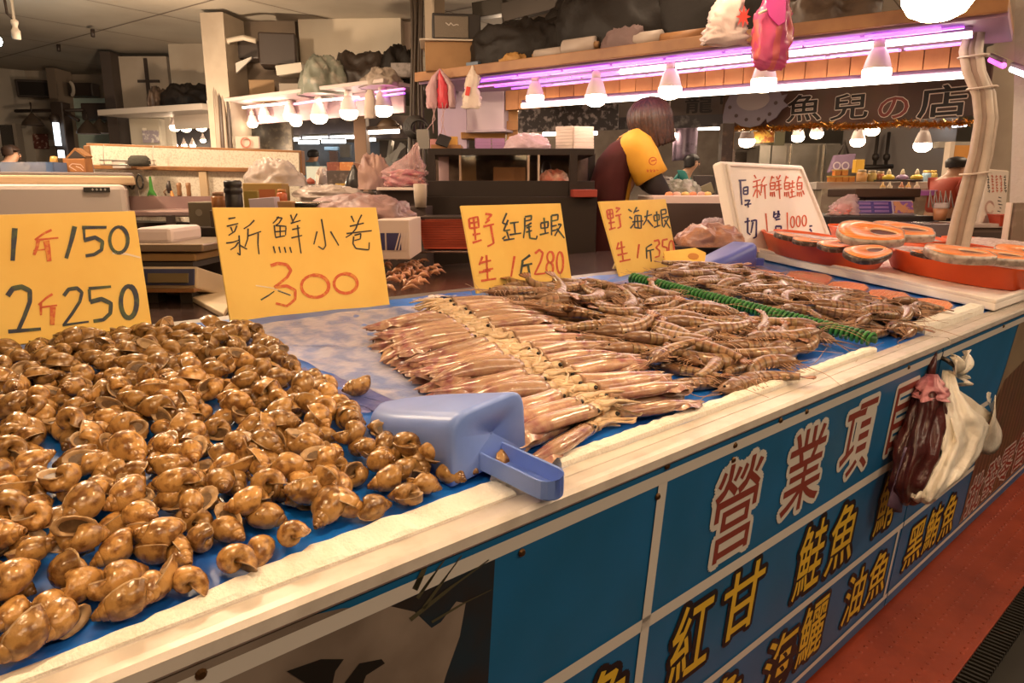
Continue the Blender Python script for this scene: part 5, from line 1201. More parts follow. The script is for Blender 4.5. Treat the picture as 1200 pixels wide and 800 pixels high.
sack = mat('sack_black', (.014, .010, .008), .55, spec=.25, bump=(18, .4)); sackB = mat('sack_brown', (.10, .065, .045), .45, n=(10, (.04, .025, .02), .4, .7), bump=(18, .5))
heap_on(610, .22, 'bin_bag', 'long black plastic bundle lying on the lit shelf right of the speaker', 'bag', .75, .22, .34, sack, 1)
heap_on(720, .30, 'bin_bag', 'big black covered heap in the middle of the lit shelf', 'bag', 1.0, .34, .40, sack, 2)
heap_on(850, .36, 'bin_bag', 'black covered heap behind the hanging bags on the lit shelf', 'bag', 1.0, .36, .36, sack, 3)
heap_on(965, .22, 'plastic_bundle', 'brownish plastic bundle on the lit shelf right of the hanging bags', 'bundle', .42, .16, .28, sackB, 4)
heap_on(735, .10, 'cloth_bundle', 'crumpled greyish pink cloth on the lit shelf left of the hanging white bag', 'cloth', .26, .10, .16, mat('cloth_mauve', (.16, .10, .095), .7), 5)
heap_on(600, .06, 'cloth_bundle', 'amber cloth corner under the black bundle', 'cloth', .20, .05, .10, mat('cloth_amber', (.40, .20, .05), .6), 6)
for px0, px1, r_, z_, lb in ((628, 662, .030, 0, 'thin pale roll of plastic on the lit shelf, left of the thick one'), (662, 697, .045, 0, 'thick pale roll of plastic on the lit shelf'), (745, 775, .038, 0, 'pale paper roll behind the greyish pink cloth'), (775, 830, .028, 0, 'long brown roll left of the hanging white bag')):
    o = thing('roll', lb, 'roll', tuple(at_shelf((px0 + px1) / 2, .06, zt + .011)), world=True); a_, b_ = at_shelf(px0, .06, zt + .012 + r_), at_shelf(px1, .06, zt + .012 + r_)
    MB().tube([a_, b_], r_, 14).build('roll_body', mat('roll_pale', (.40, .32, .27), .5) if px0 < 770 else shelfW, o, True); MB().tube([a_ - E3 * .02, b_ + E3 * .02], r_ * .4, 10).build('core', cardb, o, True)
on(700, .38, 'leaning_sheet', 'grey-brown slanted panel lying on the black heap', 'panel', .42, .02, .16, mat('panel_grey', (.07, .05, .04), .5), .002, dz=.20)
# bulkhead and duct above the shelf
struct(bbox_at(596, -40, 700, 34, 5.6, .3, RB).build('wall_front', mat('bulkhead_beige', (.50, .42, .30), .7, n=(2, (.42, .34, .24), .4, .7)), None))
struct(bbox_at(690, -60, 1000, 22, 4.7, .3, RB + .02).build('trim_2', mat('bulkhead_tan', (.34, .26, .17), .7, n=(2, (.26, .19, .12), .4, .7)), None))
o = wt('air_duct', 'dark metal brackets and duct under the ceiling above the speaker', 'duct', 600, 20, 4.9)
bar(at(556, 14, 4.9), at(640, 0, 4.75), .10, .10).build('duct', mat('duct_dark', (.05, .04, .03), .4, .5), o, bevel=.004)
bar(at(590, 16, 4.8), at(690, -10, 4.5), .06, .12).build('bracket', mat('duct_dark2', (.07, .055, .045), .4, .5), o, bevel=.004)
bar(at(593, 26, 4.8), at(593, -4, 4.8), .05, .05).build('strut', MATS['duct_dark'], o)
# hanging bags over the counter
def cordup(o, p, q, m): MB().tube([p, q], .002, 5).build('string', m, o, True)
strM = mat('string_pale', (.5, .4, .35), .6)
d = 2.3; o = wt('plastic_bag', 'white plastic bag with red print hanging in front of the lit shelf', 'bag', 852, 50, d)
M = PX(851, 24, d)
bag_mesh([(60, 3, 3, 8, 0), (34, 13, 8, 7, 0), (10, 19, 10, 2, 0), (-8, 24, 10, 0, 0), (-22, 27, 9, -1, 0), (-27, 27, 5, -1, 0)], 31, 40, .008, M).build('bag_skin', mat('bag_white_pink', (.66, .54, .56), .3, n=(6, (.55, .45, .50), .4, .7), alpha=.92, bump=(30, .3)), o, True)
mb = MB()
for a_ in range(0, 360, 45):
    c_, s_ = math.cos(math.radians(a_)), math.sin(math.radians(a_)); mb.add([M @ Vector(v) for v in ((17, -9.6, 2), (17 + 3 * c_ - 2 * s_, -9.8, 2 + 3 * s_ + 2 * c_), (17 + 9 * c_, -9.8, 2 + 13 * s_), (17 + 3 * c_ + 2 * s_, -9.8, 2 + 3 * s_ - 2 * c_))], [(0, 1, 2, 3)])
mb.build('red_print', mat('print_red', (.62, .05, .04), .4), o); cordup(o, M @ Vector((8, 0, 58)), M @ Vector((8, 0, 140)), strM)
o = wt('plastic_bag', 'magenta and red striped folded plastic bag hanging beside the white one', 'bag', 903, 80, d); M = PX(904, 38, d)
bgm = mat_stripes('bag_magenta', ((.55, .03, .20), (.60, .07, .10)), 0, 22, .25, .4, noise=8)
bag_mesh([(90, 3, 3, 4, 0), (55, 10, 7, 3, 0), (30, 16, 8, 2, 0), (22, 21, 9, 1, 0), (0, 22, 10, 0, 0), (-30, 21, 10, 0, 0), (-37, 18, 8, 1, 0), (-42, 12, 5, 3, 0)], 32, 36, .006, M).build('bag_skin', bgm, o, True)
MB().prism([(-9, 45), (14, 45), (16, 12), (8, 7), (-4, 18), (-8, 30)], 2, PX(904, 38, d - .035)).build('folded_flap', mat('flap_magenta', (.62, .04, .34), .25), o, bevel=.002)
MB().tube([M @ Vector(v) for v in ((-20, -10, 18), (-12, -11, 21), (-8, -10, 24))], .004, 5).build('drawstring', strM, o, True); cordup(o, M @ Vector((4, 0, 88)), M @ Vector((4, 0, 150)), strM)
d = 4.1; o = wt('plastic_bag', 'small white plastic bag hung from the left end of the lit shelf', 'bag', 553, 120, d)
bag_mesh([(22, 1, 1, 1, 0), (16, 3, 2, 1, 0), (9, 8, 4, 2, 0), (-2, 7, 4, -1, 0), (-16, 10, 5, 0, 0), (-24, 11, 4, -1, 0), (-26, 9, 3, -1, 0)], 33, 30, .012, PX(553, 100, d)).build('bag_skin', mat('bag_cream', (.66, .54, .46), .4, bump=(30, .3)), o, True)
MB().box((-3, -6, -8), (5, .4, 10), PX(553, 100, d) @ RY(.2)).build('red_print', MATS['print_red'], o)
for px, w_, c_, lb, sd in ((506, 6, (.45, .25, .27), 'pale pink bag bundle hanging left of the bright red bag', 40), (519, 6, (.55, .03, .05), 'bright red bag hanging next to the cable-covered pole', 41), (529, 4, (.42, .26, .27), 'thin pinkish bag hanging right of the bright red bag', 42)):
    o = wt('plastic_bag', lb, 'bag', px, 126, 4.15); bag_mesh([(24, 1, 1, 516 - px, 0), (16, 3, 2, (514 - px) * .5, 0), (4, w_, 3, 0, 0), (-14, w_ * 1.15, 3.5, 0, 0), (-20, w_ * 1.0, 3, 0, 0)], sd, 24, .012, PX(px, 106, 4.15)).build('bag_skin', mat('hang_%d' % sd, c_, .4, bump=(30, .3)), o, True)
o = wt('string_tangle', 'pale strings dangling below the pink bags', 'string', 512, 160, 4.15)
for k_ in range(4): MB().tube([at(506 + 6 * k_, 120, 4.15), at(510 + 5 * k_ - 8 * (k_ % 2), 140, 4.14), at(500 + 8 * k_, 152 + 4 * k_, 4.15)], .0025, 5).build('string', mat('string_pink', (.45, .28, .28), .6), o, True)
# cable-covered pole
o = wt('pole', 'dark pole wrapped in cables left of the lit shelf', 'pole', 490, 330, 4.5); pm = mat('pole_dark', (.05, .035, .025), .5)
MB().tube([at(488, -20, 4.5), at(491, 340, 4.5)], .030, 10).build('post', mat('pole_grey', (.16, .12, .09), .5), o, True)
for k_, dx in enumerate((-6, -2, 4, 7)): MB().tube([at(488 + dx + 1.5 * math.sin(k_ + j), -20 + 45 * j, 4.44) for j in range(8)], .011, 6).build('cable', pm, o, True)
o = wt('cable_coil', 'coil of black cable hanging on the dark pole', 'cable', 488, 160, 4.4)
for k_ in range(5): MB().tube([tuple(PX(487 + k_, 149, 4.38 - .01 * k_) @ Vector((x * (1 - .06 * k_), 0, z * (1 - .08 * k_)))) for x, z in ellipse(0, 0, 13, 12, 0, 340)], .010, 6).build('loop', mat('cable_black', (.018, .014, .012), .5), o, True)
struct(bbox_at(496, -30, 512, 100, 4.7, .1, RB).build('trim_3', mat('jamb_pale', (.36, .28, .20), .6), None))

# ---------------- display case and what stands on it
d = 3.75; RD = RC + .02; cas = mat('case_black', (.020, .012, .010), .45, spec=.3); CD = .62
o = wt('display_case', 'black glass-fronted display case with a dark base behind the cards', 'display case', 590, 430, d)
bbox_at(500, 233, 697, 470, d, CD, RD).build('base', mat('case_base', (.022, .013, .010), .5, spec=.3), o, bevel=.004)
bbox_at(501, 174, 697, 182, d, CD, RD).build('top_frame', cas, o, bevel=.004)
bbox_at(501, 212, 697, 234, d - .01, .04, RD).build('lower_frame', cas, o, bevel=.004)
bbox_at(501, 181, 510, 214, d, .04, RD).build('corner_post', cas, o); bbox_at(667, 181, 676, 300, d - .012, .05, RD).build('corner_post', cas, o); bbox_at(690, 181, 697, 232, d + .4, .04, RD).build('corner_post', cas, o)
for x in (538, 618, 630): bbox_at(x, 182, x + 2.5, 213, d + .015, .015, RD).build('glass_bar', mat('bar_pale', (.42, .32, .26), .4, .5), o)
bbox_at(510, 182, 667, 213, d + .012, .004, RD).build('front_glass', mat_glass('pane', (.93, .9, .88), .003), o)
inn = mat('case_inner', (.20, .13, .085), .5, n=(10, (.09, .055, .04), .4, .65))
bbox_at(510, 182, 690, 232, d + CD - .02, .01, RD).build('rear_panel', inn, o)
bthing('wooden_block', 'pale wooden block behind the glass of the display case', 'block', 578, 196, 616, 213, d + .2, .12, mat('block_wood', (.36, .17, .06), .5), .003, rz=RD)
bthing('board', 'pink-white upright board at the left inside the display case', 'board', 514, 183, 526, 213, d + .15, .02, mat('case_pink', (.55, .40, .44), .5), .002, rz=RD)
bthing('board', 'amber wooden board behind the glass right of the pink-white one', 'board', 540, 184, 558, 213, d + .25, .02, mat('case_amber', (.30, .17, .06), .5), .002, rz=RD)
crumple('fish_pieces', 'heap of pinkish fish pieces behind the right pane of the display case', 'fish', 648, 216, d + .15, 36, 14, .25, mat('fish_bits', (.52, .17, .12), .35, n=(14, (.60, .42, .34), .4, .6)), 17)
tag(MB().lathe([(0, 0), (6, 0), (6.5, 14), (5, 20), (3, 24), (0, 25)], 12, PX(640, 214, d + .35)).build('thermos', mat('thermos_dark', (.05, .03, .03), .4), None, True, origin=tuple(at(640, 214, d + .35))), 'dark flask standing inside the display case', 'flask')
# on top of the case
d2 = d + .12
o = wt('photo_frame', 'grey card leaning at the left end of the display case top', 'card', 494, 174, d2); bbox_at(488, 152, 503, 174, d2, .01, RC - .2, .15).build('card', mat('card_grey', (.22, .20, .18), .5), o)
bthing('carton', 'small pink and gold carton on the display case top', 'box', 504, 163, 512, 174, d2, .08, mat('box_rose', (.48, .20, .20), .5), .002)
bthing('phone', 'dark tilted phone resting on the pink carton stack', 'phone', 512, 157, 527, 171, d2 - .02, .012, mat('phone_dark', (.02, .018, .02), .25), .002, rx=-.5, ry=.35)
bthing('wooden_tray', 'brown wooden tray under the tilted phone', 'tray', 505, 169.5, 540, 174, d2, .2, mat('tray_wood', (.30, .13, .04), .5), .002)
bthing('carton', 'amber packet behind the tilted phone', 'packet', 526, 160, 536, 170, d2 + .08, .05, mat('pack_amber', (.5, .26, .05), .5), .002)
def tub(px0, px1, py0, py1, d, m, label, grp):
    o = wt('clear_tub', label, 'tub', (px0 + px1) / 2, py1, d, grp); w = (px1 - px0) / 2; h = py1 - py0; M = PX((px0 + px1) / 2, py1, d)
    r4 = lambda k, z: [(a_ * w * k, b_ * w * .5 * k + w * .5, z) for a_, b_ in ((-1, -1), (1, -1), (1, 1), (-1, 1))]
    MB().loft([r4(.88, 0), r4(.97, h * .9), r4(1.03, h * .92), r4(1.03, h), r4(.95, h), r4(.84, h * .1)], M).build('tub_body', m, o, bevel=.002); return o
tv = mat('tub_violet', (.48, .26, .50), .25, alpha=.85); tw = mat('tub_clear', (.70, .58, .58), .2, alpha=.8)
for i, (x0, x1) in enumerate(((556, 576), (576, 592))): 
    for k_ in range(3): tub(x0, x1, 162 + k_ * 4, 166.5 + k_ * 4 - .2, d2, tv, 'violet-lit stack of clear tubs, ' + ('left stack' if i == 0 else 'right stack') + ' on the display case', 'violet-lit tubs')
crumple('tub_bag', 'loose clear bag of tubs between the violet tubs and the white box', 'bag', 617, 174, d2, 52, 14, .16, mat('bag_rosy', (.66, .46, .54), .25, alpha=.85, bump=(60, .5)), 50)
o = wt('tub_stack', 'tall stack of translucent white food boxes on the display case', 'boxes', 674, 174, d2)
for i in range(7):
    z0 = 174 - i * 3.75; bbox_at(650, z0 - 3.4, 672, z0, d2 + .02, .16, RC - .5).build('food_box', mat('foodbox', (.80, .66, .60), .3, alpha=.93), o, bevel=.002); bbox_at(672, z0 - 3.4, 697, z0, d2, .16, RC + .3).build('food_box', MATS['foodbox'], o, bevel=.002)
# pink cupboard and posts behind
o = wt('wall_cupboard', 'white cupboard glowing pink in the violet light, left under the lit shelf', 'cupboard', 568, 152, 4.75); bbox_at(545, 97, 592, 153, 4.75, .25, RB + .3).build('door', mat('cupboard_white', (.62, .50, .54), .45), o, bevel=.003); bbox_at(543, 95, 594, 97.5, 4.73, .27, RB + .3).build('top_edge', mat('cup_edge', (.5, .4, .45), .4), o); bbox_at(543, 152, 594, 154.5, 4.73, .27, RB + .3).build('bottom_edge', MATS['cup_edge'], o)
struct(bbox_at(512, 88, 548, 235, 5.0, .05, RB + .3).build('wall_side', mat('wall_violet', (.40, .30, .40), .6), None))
bthing('wooden_post', 'amber wooden post right of the pink cupboard', 'post', 594, 96, 607, 172, 4.8, .08, mat('post_amber', (.50, .24, .06), .5), .003)
bthing('wooden_shelf', 'amber wooden shelf below the pink cupboard', 'shelf', 540, 155, 592, 162, 4.85, .2, MATS['post_amber'], .003)
bthing('notice', 'dark notice sheet below the lower tube, left of the poster strip', 'notice', 592, 142, 607, 152, 4.78, .01, mat('notice_amber', (.42, .20, .05), .5), 0)

# ---------------- cable bundle standing at the right
o = wt('cable_bundle', 'tall curved bundle of pale cable conduits tied together at the right of the counter', 'cables', 1130, 300, 2.95)
for k_, (dx, r_, c_) in enumerate(((-9, .017, (.42, .32, .24)), (-3, .020, (.30, .20, .14)), (4, .024, (.52, .42, .33)), (9, .017, (.46, .36, .28)), (0, .018, (.36, .26, .2)))):
    pts = [(1149, 8), (1145, 30), (1140, 60), (1143, 85), (1152, 110), (1154, 140), (1148, 180), (1139, 220), (1130, 260), (1124, 290), (1116, 345)]
    MB().tube([at(x + dx * (1.0 if i > 1 else .7) * (1 + .25 * math.sin(i * .9 + k_)), y_, 2.95 + (.03 if k_ == 4 else 0)) for i, (x, y_) in enumerate(pts)], r_, 9).build('conduit', mat('conduit_%d' % k_, c_, .5, n=(12, tuple(v * .75 for v in c_), .4, .7)), o, True)
for y_, x in ((66, 1140), (103, 1150), (203, 1142)): MB().tube([tuple(PX(x + 1, y_, 2.95) @ Vector((a_, b_, 1.5 * math.sin(a_ * .1)))) for a_, b_ in ellipse(0, 0, 17, 10, 0, 360)], .004, 5).build('cable_tie', mat('tie_pale', (.6, .5, .4), .5), o, True)

# ================================================================ the far stalls at the right
ROT = RB
o = wt('shop_signboard', 'dark wooden shop signboard with large outlined characters over the far stall', 'sign', 1000, 145, 4.5)
SGa, SGb = at(848, 150, 5.3), at(1142, 143, 4.05); SGa.z = SGb.z = (SGa.z + SGb.z) / 2
sd_ = (SGb - SGa).normalized(); sn_ = Vector((sd_.y, -sd_.x, 0))
if sn_.dot(CAM - SGa) < 0: sn_ = -sn_
SP = (sn_, SGa)
hS = at(1000, 92, pl=SP).z - SGa.z
signW = mat_stripes('sign_wood', ((.12, .05, .03), (.085, .034, .02)), 0, 9, .5, .5, noise=6)
o['wo'] = tuple(SGa); o.location = SGa
MB().loft([[c + Vector((0, 0, z)) - sn_ * t for z, t in ((0, 0), (hS + .03, 0), (hS + .03, .03), (0, .03))] for c in (SGa - sd_ * .02, SGb + sd_ * .05)]).build('board', signW, o)
def sgp(px, py): 
    q_ = at(px, py, pl=SP); v = q_ - SGa; return (v.dot(sd_), v.z)
def sgm(k): return lambda x, z: SGa + sd_ * x + Vector((0, 0, z)) + sn_ * (.002 + .0015 * k)
outl = mat('sign_outline', (.90, .76, .64), .5); inkS = mat('sign_ink', (.022, .012, .010), .5); redS = mat('sign_red', (.26, .05, .035), .5)
for ch, x0, y0, x1, y1, m in (('魚', 922, 110, 964, 144, inkS), ('兒', 973, 109, 1019, 142, inkS), ('の', 1029, 113, 1066, 141, redS), ('店', 1075, 99, 1137, 139, inkS)):
    a_ = sgp(x0, y1 - 1); b_ = sgp(x1, y0)
    w_ = MB(); g_ = MB(); r_ = (a_[0], (a_[1] + sgp(x1, y1 - 4)[1]) / 2, b_[0], (b_[1] + sgp(x0, y0 + 2)[1]) / 2)
    glyph(w_, ch, r_, sgm(1), grow=.050, nrm=sn_); glyph(g_, ch, r_, sgm(2.5), bold=.012)
    w_.build('letter_outline', outl, o); g_.build('lettering', m, o)
# round fish cut-out fixed to the sign
o = wt('fish_cutout', 'round grey-violet fish-shaped cut-out board left of the shop signboard', 'sign', 885, 150, 4.9); pc_ = at(884, 122, pl=(sn_, SGa + sn_ * .13)); M = PX(884, 122, (pc_ - CAM).dot(FW), RB + .1)
fishP = [(-34, 2), (-28, 14), (-16, 22), (0, 25), (16, 22), (26, 14), (30, 8), (36, 9), (32, 2), (38, -4), (31, -8), (26, -16), (16, -22), (14, -17), (8, -24), (-4, -26), (-14, -24), (-22, -19), (-24, -25), (-30, -20), (-35, -27), (-36, -12)]
MB().prism(fishP, 2.5, M).build('cutout', mat('cutout_grey', (.30, .25, .30), .5, n=(2.2, (.20, .16, .22), .4, .7)), o, bevel=.002)
MB().prism([(x * .55, z * .5 + 5) for x, z in ellipse(0, 0, 34, 24, 0, 342, 19)], .8, M @ T3(-2, -.9, 0)).build('pale_belly', mat('cutout_pale', (.42, .34, .34), .5), o)
for x, z in ((-20, -12), (-8, -17), (6, -17), (18, -12), (24, 0), (-28, -2)): MB().lathe([(0, .5), (2, .5), (2.2, 0)], 10, M @ T3(x, -.4, z) @ RX(PI / 2), cap=False).build('spot', mat('cutout_spot', (.10, .06, .06), .5), o)
# gold tinsel garland
o = wt('tinsel_garland', 'gold tinsel garland along the lower edge of the shop signboard', 'garland', 1000, 150, 4.5)
tr_ = random.Random(9); mb = MB(); gp = []
for i in range(61):
    t = i / 60; x = 862 + 276 * t; y_ = 149 - 7 * t + 3 * abs(math.sin(t * 9)); gp.append(at(x, y_, pl=(sn_, SGa + sn_ * .03)))
for i in range(60):
    for k_ in range(34):
        p_ = gp[i] + (gp[i + 1] - gp[i]) * tr_.random(); a_ = tr_.uniform(0, 2 * PI); b_ = tr_.uniform(-1, 1); dv = Vector((math.cos(a_), math.sin(a_), b_)).normalized() * tr_.uniform(.025, .060); sd2 = dv.cross(Vector((tr_.uniform(-1, 1), tr_.uniform(-1, 1), .3))).normalized() * .005
        mb.add([p_ - sd2, p_ + sd2, p_ + dv], [(0, 1, 2)])
g_ = mb.build('tinsel', mat('tinsel_gold', (.80, .42, .10), .22, .85), o); g_['kind'] = 'stuff'
MB().tube(gp, .003, 5).build('core_string', mat('core_gold', (.4, .2, .05), .5), o, True)
o = bthing('banner', 'gold patterned banner below the fish cut-out', 'banner', 872, 150, 907, 167, 5.4, .01, mat('banner_gold', (.62, .36, .06), .45, n=(30, (.35, .10, .02), .48, .56)), 0, rz=RB)
# poster strip behind the fascia
postM = mat('poster_dark', (.065, .055, .055), .6, n=(26, (.42, .36, .34), .50, .62, 8))
bthing('poster_strip', 'dark strip of pasted fish posters below the lower tube', 'poster', 604, 118, 725, 153, 5.2, .01, postM, 0, rz=RB + .3)
bthing('poster_strip', 'dark poster strip right of the stooping head, under the brush-written sign', 'poster', 722, 136, 846, 150, 5.3, .01, mat('poster_two', (.08, .07, .075), .6, n=(14, (.30, .27, .26), .52, .66, 6)), 0, rz=RB + .3)
o = wt('brush_sign', 'brownish sign with two brush-written characters left of the fish cut-out', 'sign', 800, 135, 5.25); bbox_at(722, 110, 848, 136, 5.6, .01, RB + .3).build('panel', mat('brush_panel', (.16, .12, .10), .6, n=(4, (.10, .07, .06), .4, .7)), o)
M = PX(785, 123, 5.57, RB + .3)
mb = MB(); glyph(mb, '龍', (18, -10, 48, 10), lambda x, z: M @ Vector((x, -.4, z)), bold=.015); glyph(mb, '蝦', (56, -9, 86, 12), lambda x, z: M @ Vector((x, -.4, z)), bold=.015); glyph(mb, '魚', (-34, -12, -8, 6), lambda x, z: M @ Vector((x, -.4, z)), bold=.015); mb.build('lettering', mat('brush_ink', (.025, .018, .018), .5), o)
for x, yy, x1, dd, lb in ((636, 157, 700, 5.6, 'tube lamp behind the white food boxes'), (788, 151, 843, 5.6, 'thin tube lamp below the right poster strip')):
    o = wt('tube_lamp', lb, 'lamp', (x + x1) / 2, yy, dd); MB().tube([at(x, yy, dd), at(x1, yy - 1, dd)], .014, 8).build('tube', tubeM, o, True); MB().tube([at(x, yy - 3, dd), at(x1, yy - 4, dd)], .012, 6).build('batten', pinkW, o, True)
# dark post, yellow slat
bthing('wooden_post', 'dark rough post left of the foam lid sign', 'post', 842, 148, 855, 330, 4.6, .08, mat('post_dark', (.045, .025, .016), .6, n=(20, (.12, .07, .04), .5, .7)), .004)
bthing('wooden_batten', 'yellow wooden slat right of the dark post', 'slat', 853, 150, 860, 178, 4.8, .03, MATS['post_amber'], .002)
tag(bag_mesh([(12, 2, 2, 0, 0), (6, 5, 4, 0, 0), (-6, 5, 4, 0, 0), (-9, 4, 3, 0, 0)], 60, 24, .02, PX(855, 184, 4.6)).build('plastic_bag', mat('bag_teal_pink', (.45, .36, .30), .3), None, True, origin=tuple(at(855, 192, 4.6))), 'small clear bag hanging on the yellow slat', 'bag')
# walls of the far stall
struct(bbox_at(560, 130, 905, 360, 8.1, .1, RC).build('wall_11', mat('farwall_brown', (.24, .20, .17), .7, n=(3, (.14, .11, .09), .42, .65, 6)), None))
struct(bbox_at(985, 140, 1110, 345, 7.85, .1, RC).build('wall_1', mat('farwall_grey', (.30, .26, .24), .7), None))
cabM = mat('cabinet_steel', (.32, .29, .25), .3, .7, n=(4, (.2, .18, .15), .4, .7))
o = wt('steel_cabinet', 'row of stainless steel cabinet doors at the back of the far stall', 'cabinet', 930, 196, 7.4)
for x0, x1 in ((884, 897), (898, 919), (921, 957), (960, 980)): bbox_at(x0, 173, x1, 355, 7.4, .4, RC).build('door', cabM, o, bevel=.004)
bbox_at(880, 168, 985, 172.5, 7.35, .5, RC).build('top_rail', cabM, o)
for x in (919.5, 958): bbox_at(x - .3, 172, x + 1.2, 355, 7.33, .03, RC).build('handle', mat('handle_bright', (.7, .62, .5), .25, .8), o)
bthing('wooden_crate', 'greenish box above the steel cabinet', 'box', 907, 153, 920, 170, 7.2, .3, mat('box_green', (.12, .11, .06), .6), .003)
o = wt('gas_pipes', 'two dark pipes with valves on the grey wall of the far stall', 'pipes', 1030, 195, 7.8); pd = mat('pipe_dark', (.035, .025, .02), .5)
for x in (1026, 1039): MB().tube([at(x + 3, 155, 7.6), at(x, 182, 7.6), at(x - 1, 195, 7.6)], .018, 7).build('pipe', pd, o, True); MB().lathe([(0, -5), (3.4, -3), (4, 0), (3.4, 3), (0, 5)], 10, PX(x, 184, 7.55)).build('valve', pd, o, True)
MB().tube([at(1012, 196, 7.6), at(1046, 195, 7.6)], .025, 7).build('pipe', pd, o, True)
o = wt('tote_bag', 'violet tote bag with pale rings hanging above the jars', 'bag', 985, 200, 6.6); M = PX(986, 188, 6.6)
MB().prism([(-14, -14), (15, -10), (17, 8), (-8, 6)], 6, M).build('bag_body', mat('tote_violet', (.22, .14, .22), .55), o, bevel=.01); MB().tube([M @ Vector(v) for v in ((-3, 2, 7), (3, 2, 22), (8, 2, 8))], .012, 6).build('strap', pd, o, True)
for x in (-5, 5): MB().lathe([(3.2, 0), (4.6, 0), (4.6, .5), (3.2, .5)], 16, M @ T3(x, -.5, -6) @ RX(PI / 2), cap=False).build('printed_ring', mat('ring_pale', (.5, .4, .42), .5), o)
# bright counter with jars and bottles
ctM = mat('far_counter', (.50, .44, .40), .4)
o = wt('glass_counter', 'pale glass-fronted counter carrying jars and bottles in the far stall', 'counter', 1020, 300, 5.4); bbox_at(962, 213, 1105, 222, 5.4, .6, RB + .35).build('top', ctM, o, bevel=.004); bbox_at(964, 222, 1103, 330, 5.42, .55, RB + .35).build('front', mat('counter_front', (.34, .26, .20), .4, n=(10, (.5, .42, .3), .5, .65)), o)
lidY = mat('lid_yellow', (.62, .40, .10), .4); jo = mat('jar_orange', (.72, .28, .05), .35, n=(20, (.60, .16, .03), .5, .65)); jp = mat('jar_peach', (.66, .34, .12), .3); jg = mat('jar_mixed', (.50, .34, .10), .3, n=(14, (.10, .20, .05), .52, .6)); jr = mat('jar_redpink', (.55, .20, .10), .35)
dq = 5.38
for i, (x, y_) in enumerate([(x, 213) for x in (976, 983.5, 991, 998.5)] + [(982, 205.5), (990.5, 205.5)]):
    o = wt('lidded_box', 'small orange lidded box, %s of the two-tier stack of boxes' % ('%s in the lower row' % ('leftmost', 'second', 'third', 'rightmost')[i] if i < 4 else '%s in the upper row' % ('left', 'right')[i - 4]), 'box', x, y_, dq, 'orange boxes on the far counter')
    bbox_at(x - 3.5, y_ - 5.5, x + 3.5, y_, dq, .05).build('box_body', jo, o, bevel=.002); bbox_at(x - 3.8, y_ - 7, x + 3.8, y_ - 5.5, dq - .003, .055).build('lid', lidY, o, bevel=.001)
bthing('gift_box', 'upright yellow packet behind the orange boxes', 'packet', 1003, 187, 1013, 202, dq + .15, .06, mat('pack_yellow', (.66, .38, .03), .45), .002)
for x, y0, r_, m, lb in ((1009, 199, 5.6, jp, 'peach-coloured jar right of the orange boxes'), (1021, 200, 5.4, jg, 'jar of green and yellow pieces beside the peach jar'), (1031, 201, 4.4, jr, 'reddish jar left of the sauce bottles')): jar(x, y0, 213, r_, dq - .02, m, mat('lid_cream', (.55, .42, .25), .4), lb, grp='jars on the far counter')
for x, y0, m, lb in ((1041, 199, 'by', 'yellow squeeze bottle, leftmost of the three on the rack'), (1057, 199, 'bv', 'violet squeeze bottle in the middle of the three on the rack'), (1074, 200, 'by', 'yellow squeeze bottle, rightmost of the three on the rack')):
    o = wt('squeeze_bottle', lb, 'bottle', x, 212, dq - .1, 'squeeze bottles on the rack'); M = PX(x, 210, dq - .1)
    MB().lathe([(0, 0), (6.5, 0), (6.5, 3), (5, 4.5), (2.2, 5.5)], 14, M).build('body', mat('bottle_' + m, (.66, .48, .05) if m == 'by' else (.38, .26, .45), .4), o, True); MB().lathe([(2.6, 4.5), (2.2, 8), (.9, 11.5), (0, 12)], 12, M).build('nozzle', mat('nozzle_cream', (.72, .62, .42), .4), o, True)
bthing('bottle_rack', 'dark narrow rack under the three squeeze bottles', 'rack', 1031, 210.5, 1082, 212.5, dq - .14, .12, blk, .002)
for i, x in enumerate((1034, 1042, 1056, 1064, 1074)): 
    o = wt('sauce_bottle', 'small sauce bottle in the lower row, ' + ('leftmost', 'second', 'middle', 'fourth', 'rightmost')[i] + ' below the rack', 'bottle', x, 222, dq - .2, 'small sauce bottles'); M = PX(x, 222, dq - .2)
    MB().lathe([(0, 0), (3, 0), (3, 4), (1.4, 5.5), (.8, 8.5), (0, 9)], 10, M).build('body', mat('sauce_%d' % (i % 3), ((.6, .35, .1), (.62, .5, .35), (.5, .18, .08))[i % 3], .35), o, True); MB().lathe([(0, 1.2), (3.1, 1.2), (3.1, 2.6), (0, 2.6)], 10, M).build('label_band', mat('band_cream', (.6, .5, .38), .5), o, True)
for x, c_, lb in ((1085, (.20, .30, .38), 'pale blue bottle right of the squeeze bottles'), (1092, (.42, .30, .08), 'amber patterned tin right of the pale blue bottle')): jar(x, 200, 213, 5, dq + .02, mat('tin_%d' % x, c_, .4), lidY, lb, 'tin', 'tin')
o = wt('tray_violet', 'violet-lit shallow tray below the amber tin', 'tray', 1090, 228, 5.0); bbox_at(1078, 224, 1100, 229, 5.0, .2).build('tray_body', mat('tray_lilac', (.48, .14, .52), .35), o, bevel=.003); bbox_at(1077, 222.5, 1101, 224, 4.99, .22).build('rim', mat('rim_lilac', (.6, .3, .6), .35), o, bevel=.001)
